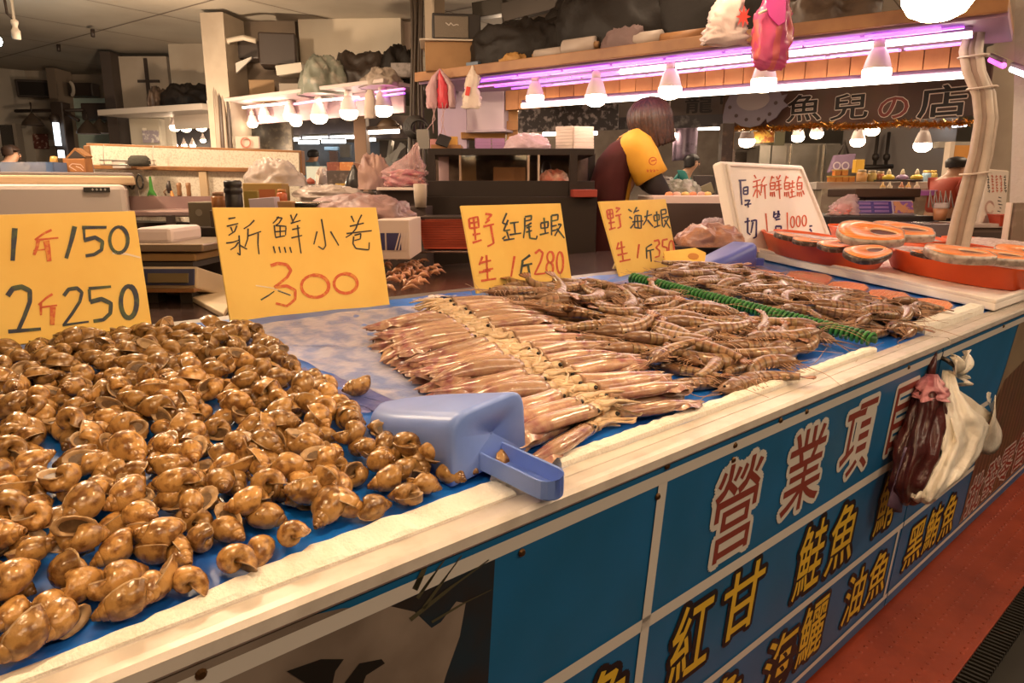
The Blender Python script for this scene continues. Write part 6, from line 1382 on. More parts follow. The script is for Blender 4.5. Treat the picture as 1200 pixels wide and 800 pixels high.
# electronic scale with violet panels
d = 3.9; o = wt('electronic_scale', 'electronic scale with violet display panels beyond the foam lid sign', 'scale', 1040, 262, d)
bbox_at(1001, 221, 1082, 231, d + .05, .30, RC + .1).build('weighing_pan', mat('pan_brown', (.10, .055, .035), .35, .5), o, bevel=.006); bbox_at(1012, 231, 1074, 236, d + .12, .2, RC + .1).build('pan_support', mat('support_dark', (.06, .04, .035), .5), o)
Mh = PX(1036, 243, d, RC + .1, -.35)
MB().box((0, 8, 0), (74, 16, 18), Mh).build('housing', mat('scale_lilac', (.42, .34, .40), .45), o, bevel=.006)
MB().box((-13, -.4, 0), (44, 1, 15), Mh).build('display_panel', mat('disp_violet', (.045, .02, .17), .3), o)
sc_ = mat('disp_line', (.20, .10, .28), .4)
for z in (4.5, -.2, -4.8):
    for x0, x1 in ((-32, -17), (-13, 5)): MB().box(((x0 + x1) / 2, -1.1, z), (x1 - x0, .5, 2.6), Mh).build('display_window', sc_, o)
MB().box((24, -.4, 0), (24, 1, 14), Mh).build('keypad', mat('keypad_amber', (.50, .22, .10), .4, n=(30, (.20, .08, .28), .5, .55)), o)
for x in (1016, 1062): bbox_at(x, 251, x + 12, 257, d + .05, .1, RC + .1).build('foot', blk, o)
bthing('black_bench', 'black bench edge under the electronic scale', 'bench', 972, 253, 1095, 270, d - .05, .5, mat('bench_black', (.02, .014, .013), .4), .006)
bthing('bench_body', 'dark bench front behind the orange trays', 'bench', 975, 270, 1100, 420, d, .45, mat('bench_grey', (.10, .07, .07), .5), .004)
o = wt('plastic_bag', 'clear bag of pink shrimp left of the electronic scale', 'bag', 988, 252, d); crumple_M = PX(988, 252, d)
bag_mesh([(24, 5, 3, 8, 0), (16, 12, 6, 3, 0), (5, 17, 8, 0, 0), (0, 16, 7, 0, 0)], 70, 28, .014, crumple_M).build('bag_skin', mat('bag_clear_rose2', (.66, .45, .42), .2, alpha=.45, bump=(50, .5)), o, True); bag_mesh([(13, 5, 3, 2, 0), (8, 12, 6, 0, 0), (1, 13, 6, 0, 0)], 71, 24, .02, crumple_M).build('pink_shrimp', mat('shr_pink', (.62, .17, .14), .35, n=(24, (.66, .4, .34), .45, .6)), o, True)
# clutter right of the scale
o = wt('plastic_cup', 'brown drink cup on the bench left of the cable bundle', 'cup', 1101, 257, 3.8); M = PX(1101, 258, 3.8); MB().lathe([(0, 0), (6.5, 0), (8.2, 14)], 16, M).build('cup_body', mat('cup_brown', (.36, .15, .06), .4), o, True); MB().lathe([(8.4, 13.5), (8.4, 15), (7.5, 20), (0, 20.5)], 16, M).build('dome_lid', mat('lid_clear', (.6, .5, .45), .2, alpha=.5), o, True)
o = wt('wire_holder', 'wire holder with bags behind the drink cup', 'holder', 1100, 236, 4.0)
for k_ in range(5): MB().tube([at(1088 + 6 * k_, 243, 4.0), at(1090 + 6 * k_, 224, 4.0), at(1093 + 6 * k_, 243, 4.0)], .005, 5).build('wire', mat('wire_pale', (.5, .42, .36), .4, .5), o, True)
bthing('steel_sink', 'steel bench edge with reflected light behind the orange trays', 'bench', 1080, 262, 1125, 300, 3.6, .3, mat('sink_steel', (.30, .25, .25), .25, .7), .005)
# far right: wall with second foam lid
struct(bbox_at(1150, 60, 1260, 330, 4.6, .1, RB + .6).build('wall_2', mat('rightwall', (.46, .37, .28), .7, n=(3, (.36, .28, .21), .4, .7)), None))
struct(bbox_at(1160, 118, 1198, 144, 4.55, .03, RB + .6).build('window_1', mat('window_dark', (.05, .04, .03), .3), None))
struct(MB().loft([[at(1180, 310, 3.4), at(1260, 310, 3.2), at(1260, 310, 3.6)], [at(1188, 115, 3.4), at(1260, 90, 3.2), at(1260, 90, 3.6)], [at(1190, -40, 3.4), at(1260, -60, 3.2), at(1260, -60, 3.6)]]).build('trim_4', mat('column_plaster', (.42, .36, .30), .85, bump=(25, .9)), None))
struct(MB().add([at(1162, -20, 3.6), at(1280, -40, 3.0), at(1280, 110, 3.0), at(1165, 62, 3.6), at(1162, -20, 3.9), at(1280, -40, 3.3), at(1280, 110, 3.3), at(1165, 62, 3.9)], [(0, 1, 2, 3), (7, 6, 5, 4), (0, 4, 5, 1), (2, 6, 7, 3), (1, 5, 6, 2), (0, 3, 7, 4)]).build('trim_5', mat('soffit_beige', (.52, .44, .34), .7), None))
for p_, q_, m, lb in ((at(1161, 70, 3.5), at(1176, 77, 3.3), pinkM2, 'short pink light strip at the far right edge'), (at(1186, 81, 3.2), at(1215, 92, 3.0), tubeC, 'white tube lamp cut by the right edge of the photo')):
    o = thing('tube_lamp', lb, 'lamp', tuple(p_), world=True); MB().tube([p_, q_], .014, 8).build('tube', m, o, True); MB().tube([p_ + Vector((0, 0, .02)), q_ + Vector((0, 0, .02))], .012, 6).build('batten', pinkW, o, True)
o = wt('foam_lid_sign', 'small white foam lid sign with handwriting at the far right, above a red tray', 'sign', 1165, 262, 4.2); M = PX(1166, 231, 4.2, RC + .3, -.12)
MB().prism([(-24, -31), (17, -33), (22, 31), (-12, 33)], 5, M).build('lid', mat('foam_far', (.78, .66, .55), .6), o, bevel=.01)
mb = MB(); mb2 = MB(); wr = random.Random(4)
for c_ in range(5):
    for k_ in range(6):
        x = -12 + c_ * 6.5 + k_ * .4; z = 24 - k_ * 3.4 
        stroke(mb if c_ in (1, 2, 3) else mb2, [(x - 1.8, z + wr.uniform(-1, 1)), (x + 1.8, z + wr.uniform(-1, 1))], .9, lambda a_, b_: M @ Vector((a_, -.3, b_)))
        stroke(mb if c_ in (1, 2, 3) else mb2, [(x + wr.uniform(-1, 1), z + 1.5), (x + wr.uniform(-1, 1), z - 1.8)], .8, lambda a_, b_: M @ Vector((a_, -.3, b_)))
for k_ in range(5): stroke(mb2, [(6 + wr.uniform(-2, 2), 0 - 4 * k_), (10 + wr.uniform(-2, 2), -1 - 4 * k_)], 1, lambda a_, b_: M @ Vector((a_, -.3, b_)))
mb.build('red_lettering', inkR, o); mb2.build('dark_lettering', inkB, o)
sk2 = MB(); [stroke(sk2, [(x, z) for x, z in ellipse(-8, -12, 7 - k_, 8 - k_, 20 * k_, 330)], .7, lambda a_, b_: M @ Vector((a_, -.3, b_))) for k_ in range(3)]; sk2.build('drawing', mat('draw_pink', (.6, .35, .28), .5), o)
o = wt('red_tray', 'small red tray in front of the far right foam lid', 'tray', 1180, 264, 4.1); M = PX(1180, 265, 4.1); MB().loft([[(a_ * w_, b_ * w_ + 8, z) for a_, b_ in ((-1, -1), (1, -1), (1, 1), (-1, 1))] for w_, z in ((9, 0), (11.5, 12), (12.3, 12.2), (12.3, 13.5), (11, 13.5), (8.5, 1))], M).build('tray_body', mat('tray_red', (.55, .07, .03), .4), o, bevel=.003)
bthing('foam_table', 'pale foam slab under the small red tray', 'slab', 1135, 262, 1182, 267, 4.1, .3, mat('foam_far2', (.6, .45, .38), .6), .004)
bthing('wooden_bench', 'dark plank bench below the small red tray', 'bench', 1137, 267, 1182, 330, 4.15, .3, mat_stripes('bench_planks', ((.16, .10, .07), (.09, .055, .04)), 2, 12, .6, .4), .003)
o = wt('fish_poster', 'poster with a fish photo at the far right edge', 'poster', 1192, 290, 3.3); bbox_at(1183, 238, 1225, 300, 3.3, .02, RC + .2).build('board', mat('poster_board', (.20, .14, .10), .5, n=(5, (.42, .34, .28), .5, .62)), o); bbox_at(1181, 238, 1183, 300, 3.29, .03, RC + .2).build('edge', mat('poster_edge', (.6, .5, .4), .5), o)
# board for fish at the stooping person
o = wt('fish_counter', 'white board counter with fish pieces in front of the stooping person', 'counter', 815, 300, 3.7); bbox_at(765, 229, 875, 240, 3.7, .55, RC - .03).build('cutting_top', mat('board_rose', (.66, .50, .44), .45), o, bevel=.006); bbox_at(768, 240, 872, 430, 3.75, .5, RC - .03).build('front', mat('counter_dark', (.045, .022, .015), .5), o)
pr_ = random.Random(31)
for i, x in enumerate((784, 793, 803, 812, 822, 829)): 
    m = mat('piece_%d' % (i % 3), ((.72, .26, .10), (.62, .36, .26), (.66, .42, .12))[i % 3], .4); tag(MB().lathe([(0, 0), (4.5, .3), (5, 2), (3.5, 4.2), (0, 5)], 10, PX(x, 229.5, 3.78 + pr_.uniform(-.03, .08)), sx=1, sy=.8).build('fish_piece', m, None, True, origin=tuple(at(x, 229.5, 3.78))), 'fish piece on the white board counter, %s in its row from the left' % ('first', 'second', 'third', 'fourth', 'fifth', 'sixth')[i], 'fish piece', 'fish pieces on the board')
crumple('ice_heap', 'grey-green heap of small fish on ice behind the fish pieces', 'ice', 799, 227, 4.1, 44, 14, .3, mat('ice_green', (.30, .30, .22), .4, n=(30, (.45, .42, .34), .45, .6), bump=(60, .6)), 23)
bthing('foam_box', 'white foam box edge behind the heap of small fish', 'box', 781, 212, 810, 216, 4.35, .2, mat('foam_grey', (.5, .48, .42), .6), .004)
bthing('steel_sheet', 'dark steel splash sheet right of the teal-shirted person', 'sheet', 812, 206, 838, 232, 4.6, .02, mat('sheet_dark', (.10, .08, .07), .35, .6), .002)
bthing('steel_sheet', 'pale slanted steel piece at the foot of the dark post', 'sheet', 821, 216, 836, 229, 4.4, .02, mat('sheet_olive', (.28, .24, .13), .45), .002, ry=-.4)
o = wt('apron', 'lilac patterned plastic apron hanging behind the teal-shirted person', 'apron', 802, 188, 5.6); M = PX(802, 170, 5.6); MB().grid(10, 10, lambda u, v: M @ Vector((-13 + 28 * u, 2 * math.sin(u * 14), -18 + 38 * v + 2 * u))).build('cloth', mat('apron_lilac', (.26, .19, .27), .5, n=(9, (.07, .05, .07), .52, .62)), o, True, solid=.01)
crumple('fish_pile', 'low dark pile of fish left of the fish pieces', 'fish', 775, 216, 4.5, 30, 8, .25, mat('fish_dark', (.14, .11, .09), .4, n=(20, (.3, .26, .2), .45, .6)), 29)
bthing('red_tray', 'red tray edge between the display case and the stooping person', 'tray', 672, 222, 700, 231, 3.55, .3, mat('tray_red2', (.30, .035, .02), .6), .004)
# things on the steel table left of the foam lid
crumple('plastic_bag', 'pinkish bag of shrimp on the steel table left of the foam lid sign', 'bag', 828, 286, 2.9, 74, 20, .35, mat('bag_shrimp', (.36, .19, .16), .3, n=(18, (.48, .22, .12), .42, .6), alpha=.95, bump=(40, .6)), 61)
crumple('plastic_wrap', 'clear crumpled wrap on top of the pinkish shrimp bag', 'plastic wrap', 838, 272, 3.0, 40, 14, .15, mat('wrap_clear', (.50, .36, .38), .2, alpha=.6, bump=(60, .6)), 62)
o = wt('dark_pan', 'dark shallow pan of small shrimp behind the violet scoop', 'pan', 830, 297, 2.85); M = PX(832, 297, 2.85); ov2 = lambda k, z: [(44 * k * math.cos(2 * PI * j / 28), 40 * k * math.sin(2 * PI * j / 28) + 10, z) for j in range(28)]
MB().loft([ov2(.85, 0), ov2(1, 8), ov2(1.03, 8.4), ov2(1.0, 9), ov2(.84, 1.5)], M).build('pan_body', mat('pan_dark', (.05, .03, .025), .35, .3), o, True); MB().loft([ov2(.95, 7), ov2(.6, 10), ov2(.2, 11)], M).build('small_shrimp', mat('small_shrimp', (.38, .19, .10), .4, n=(60, (.22, .10, .05), .45, .6), bump=(150, .8)), o, True)
o = wt('yellow_card', 'blank yellow card lying behind the fourth price card', 'card', 808, 304, 2.55); MB().slab([(-34, -12), (12, -9), (16, 6), (4, 14), (-34, 8)], 0, 2.5, PX(812, 302, 2.5, RC, .75)).build('card', cardM, o, bevel=.002); MB().lathe([(0, 2.9), (5, 2.9), (5, 2.5)], 12, PX(812, 302, 2.5, RC, .75), cap=False, sx=1.3).build('stain', mat('stain_orange', (.55, .22, .04), .6), o)
# far lamps
for x, y_, r_, dd, lb in ((935, 162, .055, 6.3, 'round bulb left of the pair above the steel cabinet'), (957, 158, .055, 6.2, 'round bulb, right of the pair above the steel cabinet'), (1005, 167, .058, 5.9, 'low bulb above the violet tote bag'), (1022, 154, .058, 5.9, 'bulb just under the tinsel below the second sign character'), (1081, 172, .062, 5.3, 'bulb over the squeeze bottles of the far stall'), (875, 167, .060, 5.4, 'bulb beside the gold patterned banner'), (783, 160, .062, 5.6, 'bulb right of the face of the stooping person')):
    bulb(at(x, y_, dd), r_, lb, bulbF, 'bulbs in the far stalls', max(.05, CZ - at(x, y_, dd).z - 2.6 * r_))
for p_, q_, dd, lb in ((((1091, 158), (1106, 157)), 0, 7.8, 'short cool tube lamp on the grey wall'), (((1116, 146), (1132, 145)), 0, 7.5, 'cool tube lamp behind the end of the tinsel')):
    o = wt('tube_lamp', lb, 'lamp', p_[0][0], p_[0][1], dd); MB().tube([at(*p_[0], dd), at(*p_[1], dd)], .03, 8).build('tube', tubeC, o, True); MB().tube([at(p_[0][0], p_[0][1] - 3, dd), at(p_[1][0], p_[1][1] - 3, dd)], .02, 6).build('batten', pinkW, o, True)
o = wt('door_frame', 'orange door with pale frame behind the red-shirted person', 'door', 1120, 230, 6.0); bbox_at(1105, 174, 1140, 394, 6.0, .05, RC).build('leaf', mat('door_orange', (.50, .22, .05), .5), o); bbox_at(1100, 170, 1105, 394, 5.95, .08, RC).build('frame_post', mat('frame_pale', (.55, .45, .36), .5), o); bbox_at(1100, 166, 1142, 173, 5.95, .08, RC).build('frame_head', mat('frame_grey', (.3, .27, .23), .5), o)

# ================================================================ the far stalls at the left
struct(bbox_at(-80, 85, 66, 240, 8.2, .1, RC).build('wall_3', mat('leftwall', (.40, .33, .26), .8, n=(2, (.16, .12, .09), .4, .7)), None))
o = wt('steel_door', 'stainless steel cold-room door at the far left', 'door', 5, 200, 8.0); bbox_at(-40, 148, 20, 230, 8.05, .05, RC).build('leaf', mat('door_steel', (.30, .28, .25), .25, .8), o); bbox_at(20, 146, 24, 230, 8.0, .1, RC).build('frame_post', mat('frame_dull', (.3, .25, .2), .5), o); bbox_at(-40, 145, 24, 148.5, 8.0, .1, RC).build('frame_head', MATS['frame_dull'], o)
dk = mat('dark_box', (.035, .022, .016), .5)
o = wt('television', 'dark wall-mounted box high in the far left corner', 'television', 42, 118, 8.0); M = PX(42, 104, 7.9, RC + .3, .12); MB().box((0, 3, 0), (40, 10, 20), M).build('case', dk, o, bevel=.01); MB().box((0, -2.3, 0), (34, .6, 15), M).build('screen', mat('screen_dark', (.02, .016, .014), .2), o)
struct(bbox_at(64, 84, 74, 240, 7.8, .3, RC).build('trim_6', mat('pier_brown', (.17, .125, .09), .7), None))
struct(bbox_at(74, 88, 140, 122, 8.0, .2, RC).build('trim_7', mat('bulk_brown', (.21, .16, .115), .7), None))
o = wt('ventilator', 'dark fan box under the ceiling right of the corner television', 'fan', 95, 110, 7.7); bbox_at(79, 97, 108, 112, 7.8, .15, RC).build('case', dk, o, bevel=.01); MB().tube([PX(83, 104, 7.7) @ Vector((x, 0, z)) for x, z in ellipse(0, 0, 3, 7, -90, 90)], .02, 6).build('grip', mat('grip_pale', (.36, .3, .24), .5), o, True)
tealLitW = mat('teal_lit_wall', (.40, .50, .44), .7)  # teal light on the wall is put into its colour
struct(bbox_at(78, 118, 140, 240, 8.1, .1, RC).build('wall_4', tealLitW, None))
def shade_lamp(px, py, w, h, d, label, grp, glow, up=30):
    o = wt('shade_lamp', label, 'lamp', px, py, d, grp); M = PX(px, py, d)
    MB().lathe([(w * .5, 0), (w * .46, h * .2), (w * .26, h * .62), (w * .1, h * .9), (w * .07, h), (0, h)], 18, M, cap=False).build('shade', mat('shade_dark', (.10, .07, .05), .4, .4), o, True); MB().lathe([(0, h * .12), (w * .3, h * .16), (w * .3, h * .3), (0, h * .4)], 12, M, cap=False).build('bulb', glow, o, True); MB().tube([M @ Vector((0, 0, h)), M @ Vector((0, 0, h + up))], .008, 5).build('rod', dk, o, True)
offM = mat('bulb_off', (.4, .36, .3), .3)
shade_lamp(39, 147, 24, 14, 7.5, 'unlit dark cone lamp hanging before the far left wall', 'cone lamps far left', offM, 12)
for i, x in enumerate((104, 118, 131)): shade_lamp(x, 157 - i * 1.0, 26, 16, 7.2 + .2 * i, 'dark cone lamp, %s of three before the teal-lit wall' % ('left', 'middle', 'right')[i], 'cone lamps far left', tubeC, 8)
o = wt('hanging_rail', 'dark rail with hooks under the ceiling at the far left', 'rail', 80, 130, 7.6); MB().tube([at(18, 130, 7.6), at(98, 129, 7.4)], .018, 6).build('rail', dk, o, True); bbox_at(95, 121, 134, 140, 7.6, .2, RC).build('box', dk, o, bevel=.01); MB().tube([at(70, 128, 7.5), at(92, 141, 7.4)], .02, 6).build('arm', dk, o, True)
bthing('notice', 'dark red notice sheet on the far left wall', 'notice', 39, 157, 56, 174, 8.17, .02, mat('notice_red', (.12, .03, .02), .6, n=(30, (.4, .25, .2), .55, .62)), 0)
bthing('notice', 'dim paper notice below the far left cone lamp', 'notice', 57, 164, 64, 171, 8.17, .02, mat('notice_pale', (.4, .34, .28), .6), 0)
o = wt('dark_column', 'dark cluttered column with bright slits at the far left', 'column', 70, 200, 7.4); bbox_at(66, 122, 80, 240, 7.5, .15, RC).build('column', dk, o, bevel=.01); bbox_at(63, 144, 68, 170, 7.38, .04, RC).build('bright_slit', mat_glow('slit_glow', (.85, .95, 1), 1.2), o); bbox_at(68, 176, 73, 186, 7.38, .04, RC).build('bright_slit', MATS['slit_glow'], o); MB().lathe([(0, 5), (5, 4), (6, 0), (4, -6), (0, -7)], 10, PX(64, 139, 7.4)).build('dark_globe', dk, o, True)
# second pier with bulkheads
struct(bbox_at(127, 66, 139, 240, 6.9, .35, RC).build('trim_8', mat('pier_dark', (.05, .035, .028), .6), None))
struct(bbox_at(137, 68, 198, 133, 6.95, .5, RC).build('wall_5', mat('bulk_grey', (.40, .33, .26), .7, n=(2, (.30, .24, .18), .4, .7)), None))
o = wt('iron_cross', 'dark cable cross fixed on the grey bulkhead', 'bracket', 173, 130, 6.9); bbox_at(171, 70, 174.5, 132, 6.93, .02, RC).build('upright', dk, o); bbox_at(161, 93.5, 186, 96.5, 6.92, .02, RC).build('crossbar', dk, o)
struct(bbox_at(198, 52, 252, 106, 6.6, .5, RC - .1).build('wall_6', mat('bulk_tan', (.42, .35, .27), .7, n=(2, (.34, .27, .2), .4, .7)), None))
heap2 = lambda nm, lb, ct, x, y_, dd, w, h, m, sd: crumple(nm, lb, ct, x, y_, dd, w, h, .3, m, sd)
heap2('bin_bag', 'black bundle on the far shelf left of the big pier', 'bag', 222, 128, 6.3, 62, 24, sack, 81)
heap2('plastic_bundle', 'greyish bag beside the black bundle on the far shelf', 'bag', 187, 130, 6.3, 18, 22, sackB, 82)
shW = mat('shelf_white', (.62, .53, .45), .5)
o = wt('lit_shelf', 'white lit shelf with a row of bulbs left of the big pier', 'shelf', 200, 132, 6.4); bar(at(136, 134, 6.6), at(258, 127, 5.9), .35, .05).build('shelf_board', shW, o, bevel=.004); bar(at(205, 141, 6.4), at(258, 138, 6.1), .02, .16).build('back_panel', shW, o)
for i, (x, y_, dd) in enumerate(((205, 150, 6.6), (218, 151, 6.5), (236, 150, 6.4), (243, 145, 6.9), (253, 150, 6.2))): bulb(at(x, y_, dd), .046, 'bulb %s in the row on the white shelf left of the big pier' % ('first', 'second', 'third', 'small behind the third', 'last')[i] if i != 3 else 'small bulb behind the third one on the white shelf left of the big pier', bulbF, 'bulbs left of the big pier', .03)
o = wt('switch_box', 'pale metal switch box with papers left of the big pier', 'switch box', 170, 172, 6.8); bbox_at(152, 139, 188, 171, 6.8, .12, RC).build('case', mat('box_cream', (.48, .42, .33), .5), o, bevel=.01); bbox_at(167, 153, 186, 167, 6.78, .01, RC).build('paper', mat('paper_violet', (.30, .25, .28), .6, n=(30, (.6, .55, .5), .5, .6)), o); bbox_at(167, 150, 172, 160, 6.775, .01, RC).build('note', mat('note_white', (.7, .62, .5), .6), o)
struct(bbox_at(188, 138, 204, 240, 7.0, .1, RC).build('trim_9', mat('strip_white', (.52, .46, .38), .6), None))
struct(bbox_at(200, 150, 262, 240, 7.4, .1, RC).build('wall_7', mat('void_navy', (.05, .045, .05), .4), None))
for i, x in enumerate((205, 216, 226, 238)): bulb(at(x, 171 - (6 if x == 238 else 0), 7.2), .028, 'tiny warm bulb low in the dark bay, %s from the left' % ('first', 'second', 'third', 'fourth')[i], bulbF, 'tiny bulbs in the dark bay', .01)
# big pier with cables
struct(bbox_at(247, 26, 275, 330, 5.5, .3, RC - .15).build('trim_10', mat('pier_white', (.46, .38, .29), .65, n=(3, (.34, .27, .2), .4, .7)), None))
o = wt('cables', 'grey cables running down the big white pier', 'cables', 258, 175, 5.4)
for k_, (x0, x1) in enumerate(((250, 258), (253, 262), (256, 266), (262, 271), (247, 256))): MB().tube([at(x0, 30, 5.42), at(x0 - 1 + k_, 70, 5.4), at((x0 + x1) / 2, 110, 5.42), at(x1, 176, 5.42)], .013, 6).build('cable', mat('cable_grey_%d' % (k_ % 2), ((.26, .2, .15), (.07, .05, .04))[k_ % 2], .5), o, True)
MB().tube([at(260, 60, 5.4), at(268, 47, 5.35), at(285, 44, 5.3), at(300, 48, 5.3)], .02, 7).build('conduit', mat('conduit_w', (.5, .43, .34), .5), o, True)
struct(bbox_at(275, 28, 349, 122, 5.75, .4, RC - .05).build('wall_8', mat('bulk_brown2', (.26, .195, .14), .7, n=(2, (.17, .125, .09), .4, .7)), None))
o = wt('television', 'dark old television box on the bulkhead right of the big pier', 'television', 325, 75, 5.5); bbox_at(304, 39, 346, 75, 5.35, .25, RC + .2).build('case', dk, o, bevel=.012); bbox_at(309, 44, 334, 68, 5.345, .01, RC + .2).build('screen', mat('screen_glossy', (.03, .022, .018), .12), o)
o = wt('wall_bracket', 'dark wall bracket with pale corner beside the old television', 'bracket', 288, 85, 5.5); bbox_at(275, 48, 303, 68, 5.5, .2, RC).build('box', dk, o, bevel=.01); MB().prism([(-11, -9), (8, 7), (8, 9), (-11, 2)], 3, PX(287, 76, 5.45)).build('pale_corner', mat('corner_pale', (.5, .45, .4), .5), o)
bthing('paper_box', 'white tilted carton under the old television', 'box', 323, 75, 354, 86, 5.35, .2, mat('carton_white', (.52, .46, .38), .5), .004, ry=-.12)
struct(bbox_at(348, -30, 470, 79, 5.6, .25, RC - .06).build('wall_9', mat('bulk_cream', (.60, .52, .40), .42, n=(1.4, (.48, .40, .30), .4, .7), bump=(5, .15)), None))
struct(bbox_at(470, -30, 486, 70, 5.7, .3, RC).build('trim_11', mat('bulk_rose', (.5, .38, .3), .6), None))
# second lit shelf with bulbs
bulbL = mat_glow('bulb_left_glow', WHITE, 7.0)
o = wt('lit_shelf', 'pink-lit white shelf with bulbs between the big pier and the dark pole', 'shelf', 370, 120, 5.2)
bar(at(270, 123, 5.7), at(474, 99, 4.85), .45, .025).build('shelf_board', mat('shelf_pinkish', (.55, .45, .42), .5), o, bevel=.004)
for (x0, y0), (x1, y1), dz in (((272, 135), (474, 117), .02),): bar(at(x0, y0, 5.75), at(x1, y1, 4.95), .02, .17).build('back_panel', mat('panel_pinkish', (.40, .27, .29), .5), o)
for x0, y0, x1, y1, m in ((285, 126, 335, 121, tubeM), (345, 122, 372, 118, pinkM2), (372, 118, 420, 114, tubeM), (415, 117, 474, 109, purpleM), (440, 108, 474, 104, pinkM2)):
    tl = bar(at(x0, y0, 5.55 - .8 * (x0 - 270) / 204), at(x1, y1, 5.55 - .8 * (x1 - 270) / 204), .02, .012); tl.build('light_strip', m, o)
for i, (x, y_, r_, dd) in enumerate(((296, 146, .04, 5.6), (310, 139, .045, 5.5), (340, 137, .05, 5.4), (347, 144, .045, 5.5), (374, 139, .062, 5.2), (409, 134, .064, 5.0), (449, 130, .068, 4.9), (277, 148, .03, 5.8))): bulb(at(x, y_, dd), r_, 'bulb on the pink-lit shelf, %s from the left' % ('second', 'third', 'fourth', 'fifth, hanging lower,', 'sixth', 'seventh', 'eighth and largest', 'small, first')[i], bulbL, 'bulbs on the pink-lit shelf', .02)
tag(bag_mesh([(16, 3, 2, 0, 0), (8, 6, 3, 0, 0), (-10, 7, 4, -1, 0), (-16, 6, 3, -1, 0)], 90, 20, .006, PX(434, 122, 4.75)).build('paper_bag', mat('paper_bag', (.56, .45, .38), .6), None, True, origin=tuple(at(434, 138, 4.75))), 'white paper bag hanging between the last two bulbs of the pink-lit shelf', 'bag')
bthing('carton', 'brown carton at the left end of the pink-lit shelf', 'box', 292, 94, 322, 118, 5.4, .25, mat('carton_dim', (.20, .12, .055), .7), .004)
bthing('carton', 'white carton next to the brown one on the pink-lit shelf', 'box', 327, 98, 357, 113, 5.3, .25, mat('carton_dull', (.50, .43, .36), .6), .004)
heap2('plastic_bag', 'grey-green plastic bag draped over the pink-lit shelf', 'bag', 378, 112, 5.1, 58, 36, mat('bag_greygreen', (.20, .21, .17), .35, n=(10, (.40, .36, .30), .5, .62), bump=(14, .5)), 91)
heap2('bin_bag', 'dark brown bundle behind the grey-green bag', 'bag', 425, 106, 5.25, 80, 36, mat('sack_dark', (.035, .022, .016), .4, bump=(14, .5)), 92)
heap2('plastic_bag', 'off-white crumpled bag right of the dark bundle', 'bag', 448, 103, 4.85, 50, 18, mat('bag_dull', (.36, .29, .24), .45, bump=(14, .5)), 93)
bthing('tissue_box', 'printed tissue box near the right end of the pink-lit shelf', 'box', 458, 74, 484, 90, 5.0, .12, mat('tissue', (.32, .27, .25), .5, n=(12, (.12, .09, .08), .5, .6)), .003)
heap2('bin_bag', 'dark bundle behind the tissue box', 'bag', 470, 100, 5.2, 44, 36, sack, 94)
# hall seen beneath the pink-lit shelf
struct(bbox_at(276, 142, 342, 180, 6.1, .05, RC).build('window_2', mat('glass_speckled', (.15, .12, .09), .3, n=(20, (.34, .28, .2), .5, .7, 7)), None))
o = wt('clock_card', 'white square card with a red ring behind the tool board', 'card', 288, 173, 3.38); bbox_at(276, 160, 303, 173.5, 3.38, .02, RC).build('card', mat('card_white', (.70, .58, .50), .5), o); MB().lathe([(4.6, 0), (6.2, 0), (6.2, .4), (4.6, .4)], 24, PX(288, 167, 3.375) @ RX(PI / 2), cap=False).build('ring', mat('ring_red', (.5, .2, .15), .5), o)
struct(bbox_at(338, 136, 490, 162, 8.6, .1, RC).build('trim_12', mat('band_brown', (.10, .075, .07), .5, n=(5, (.20, .15, .13), .5, .65, 6)), None))
for x0, y0, x1, y1, lb in ((338, 163, 352, 163, 'far cool tube lamp, leftmost behind the pink-lit shelf'), (355, 162, 384, 161, 'far cool tube lamp, upper left of the rows'), (350, 166.5, 374, 166.5, 'far cool tube lamp in the lower row, left'), (387, 161, 420, 160, 'far cool tube lamp, upper middle of the rows'), (377, 165.5, 405, 165.5, 'far cool tube lamp in the lower row, middle'), (432, 163.5, 440, 163, 'far cool tube lamp right of the brown pillar')):
    o = wt('tube_lamp', lb, 'lamp', x0, y0, 8.5, 'far tube lamps'); MB().tube([at(x0, y0, 8.5), at(x1, y1, 8.5)], .022, 6).build('tube', tubeC, o, True); MB().tube([at(x0, y0 - 2.4, 8.5), at(x1, y1 - 2.4, 8.5)], .02, 6).build('batten', mat('batten_grey', (.4, .38, .35), .5), o, True)
bthing('wooden_pillar', 'brown square pillar behind the black bin bag', 'pillar', 418, 132, 432, 330, 5.6, .14, mat('pillar_brown', (.16, .085, .045), .6), .004)
o = wt('shade_lamp', 'long lamp with dark hood and bright tube right of the brown pillar', 'lamp', 449, 157, 5.6); bar(at(430, 151, 5.6), at(470, 149, 5.6), .10, .03).build('hood', mat('hood_brown', (.16, .10, .06), .5), o, bevel=.004); MB().tube([at(431, 155, 5.6), at(468, 153.5, 5.6)], .016, 8).build('tube', tubeM, o, True); MB().lathe([(15, 0), (9, 7), (3, 10), (0, 10.5)], 16, PX(455, 149, 5.6)).build('cone', mat('hood_brown', (.16, .10, .06), .5), o, True)
bthing('far_bench', 'dark bench far behind the bags and boxes', 'bench', 338, 197, 490, 330, 8.25, .6, mat('bench_brown3', (.10, .08, .07), .6), .004)
bthing('near_bench', 'dark bench under the pale teal packages', 'bench', 345, 214, 418, 385, 6.15, .6, mat('bench_brown4', (.08, .06, .05), .6), .004)
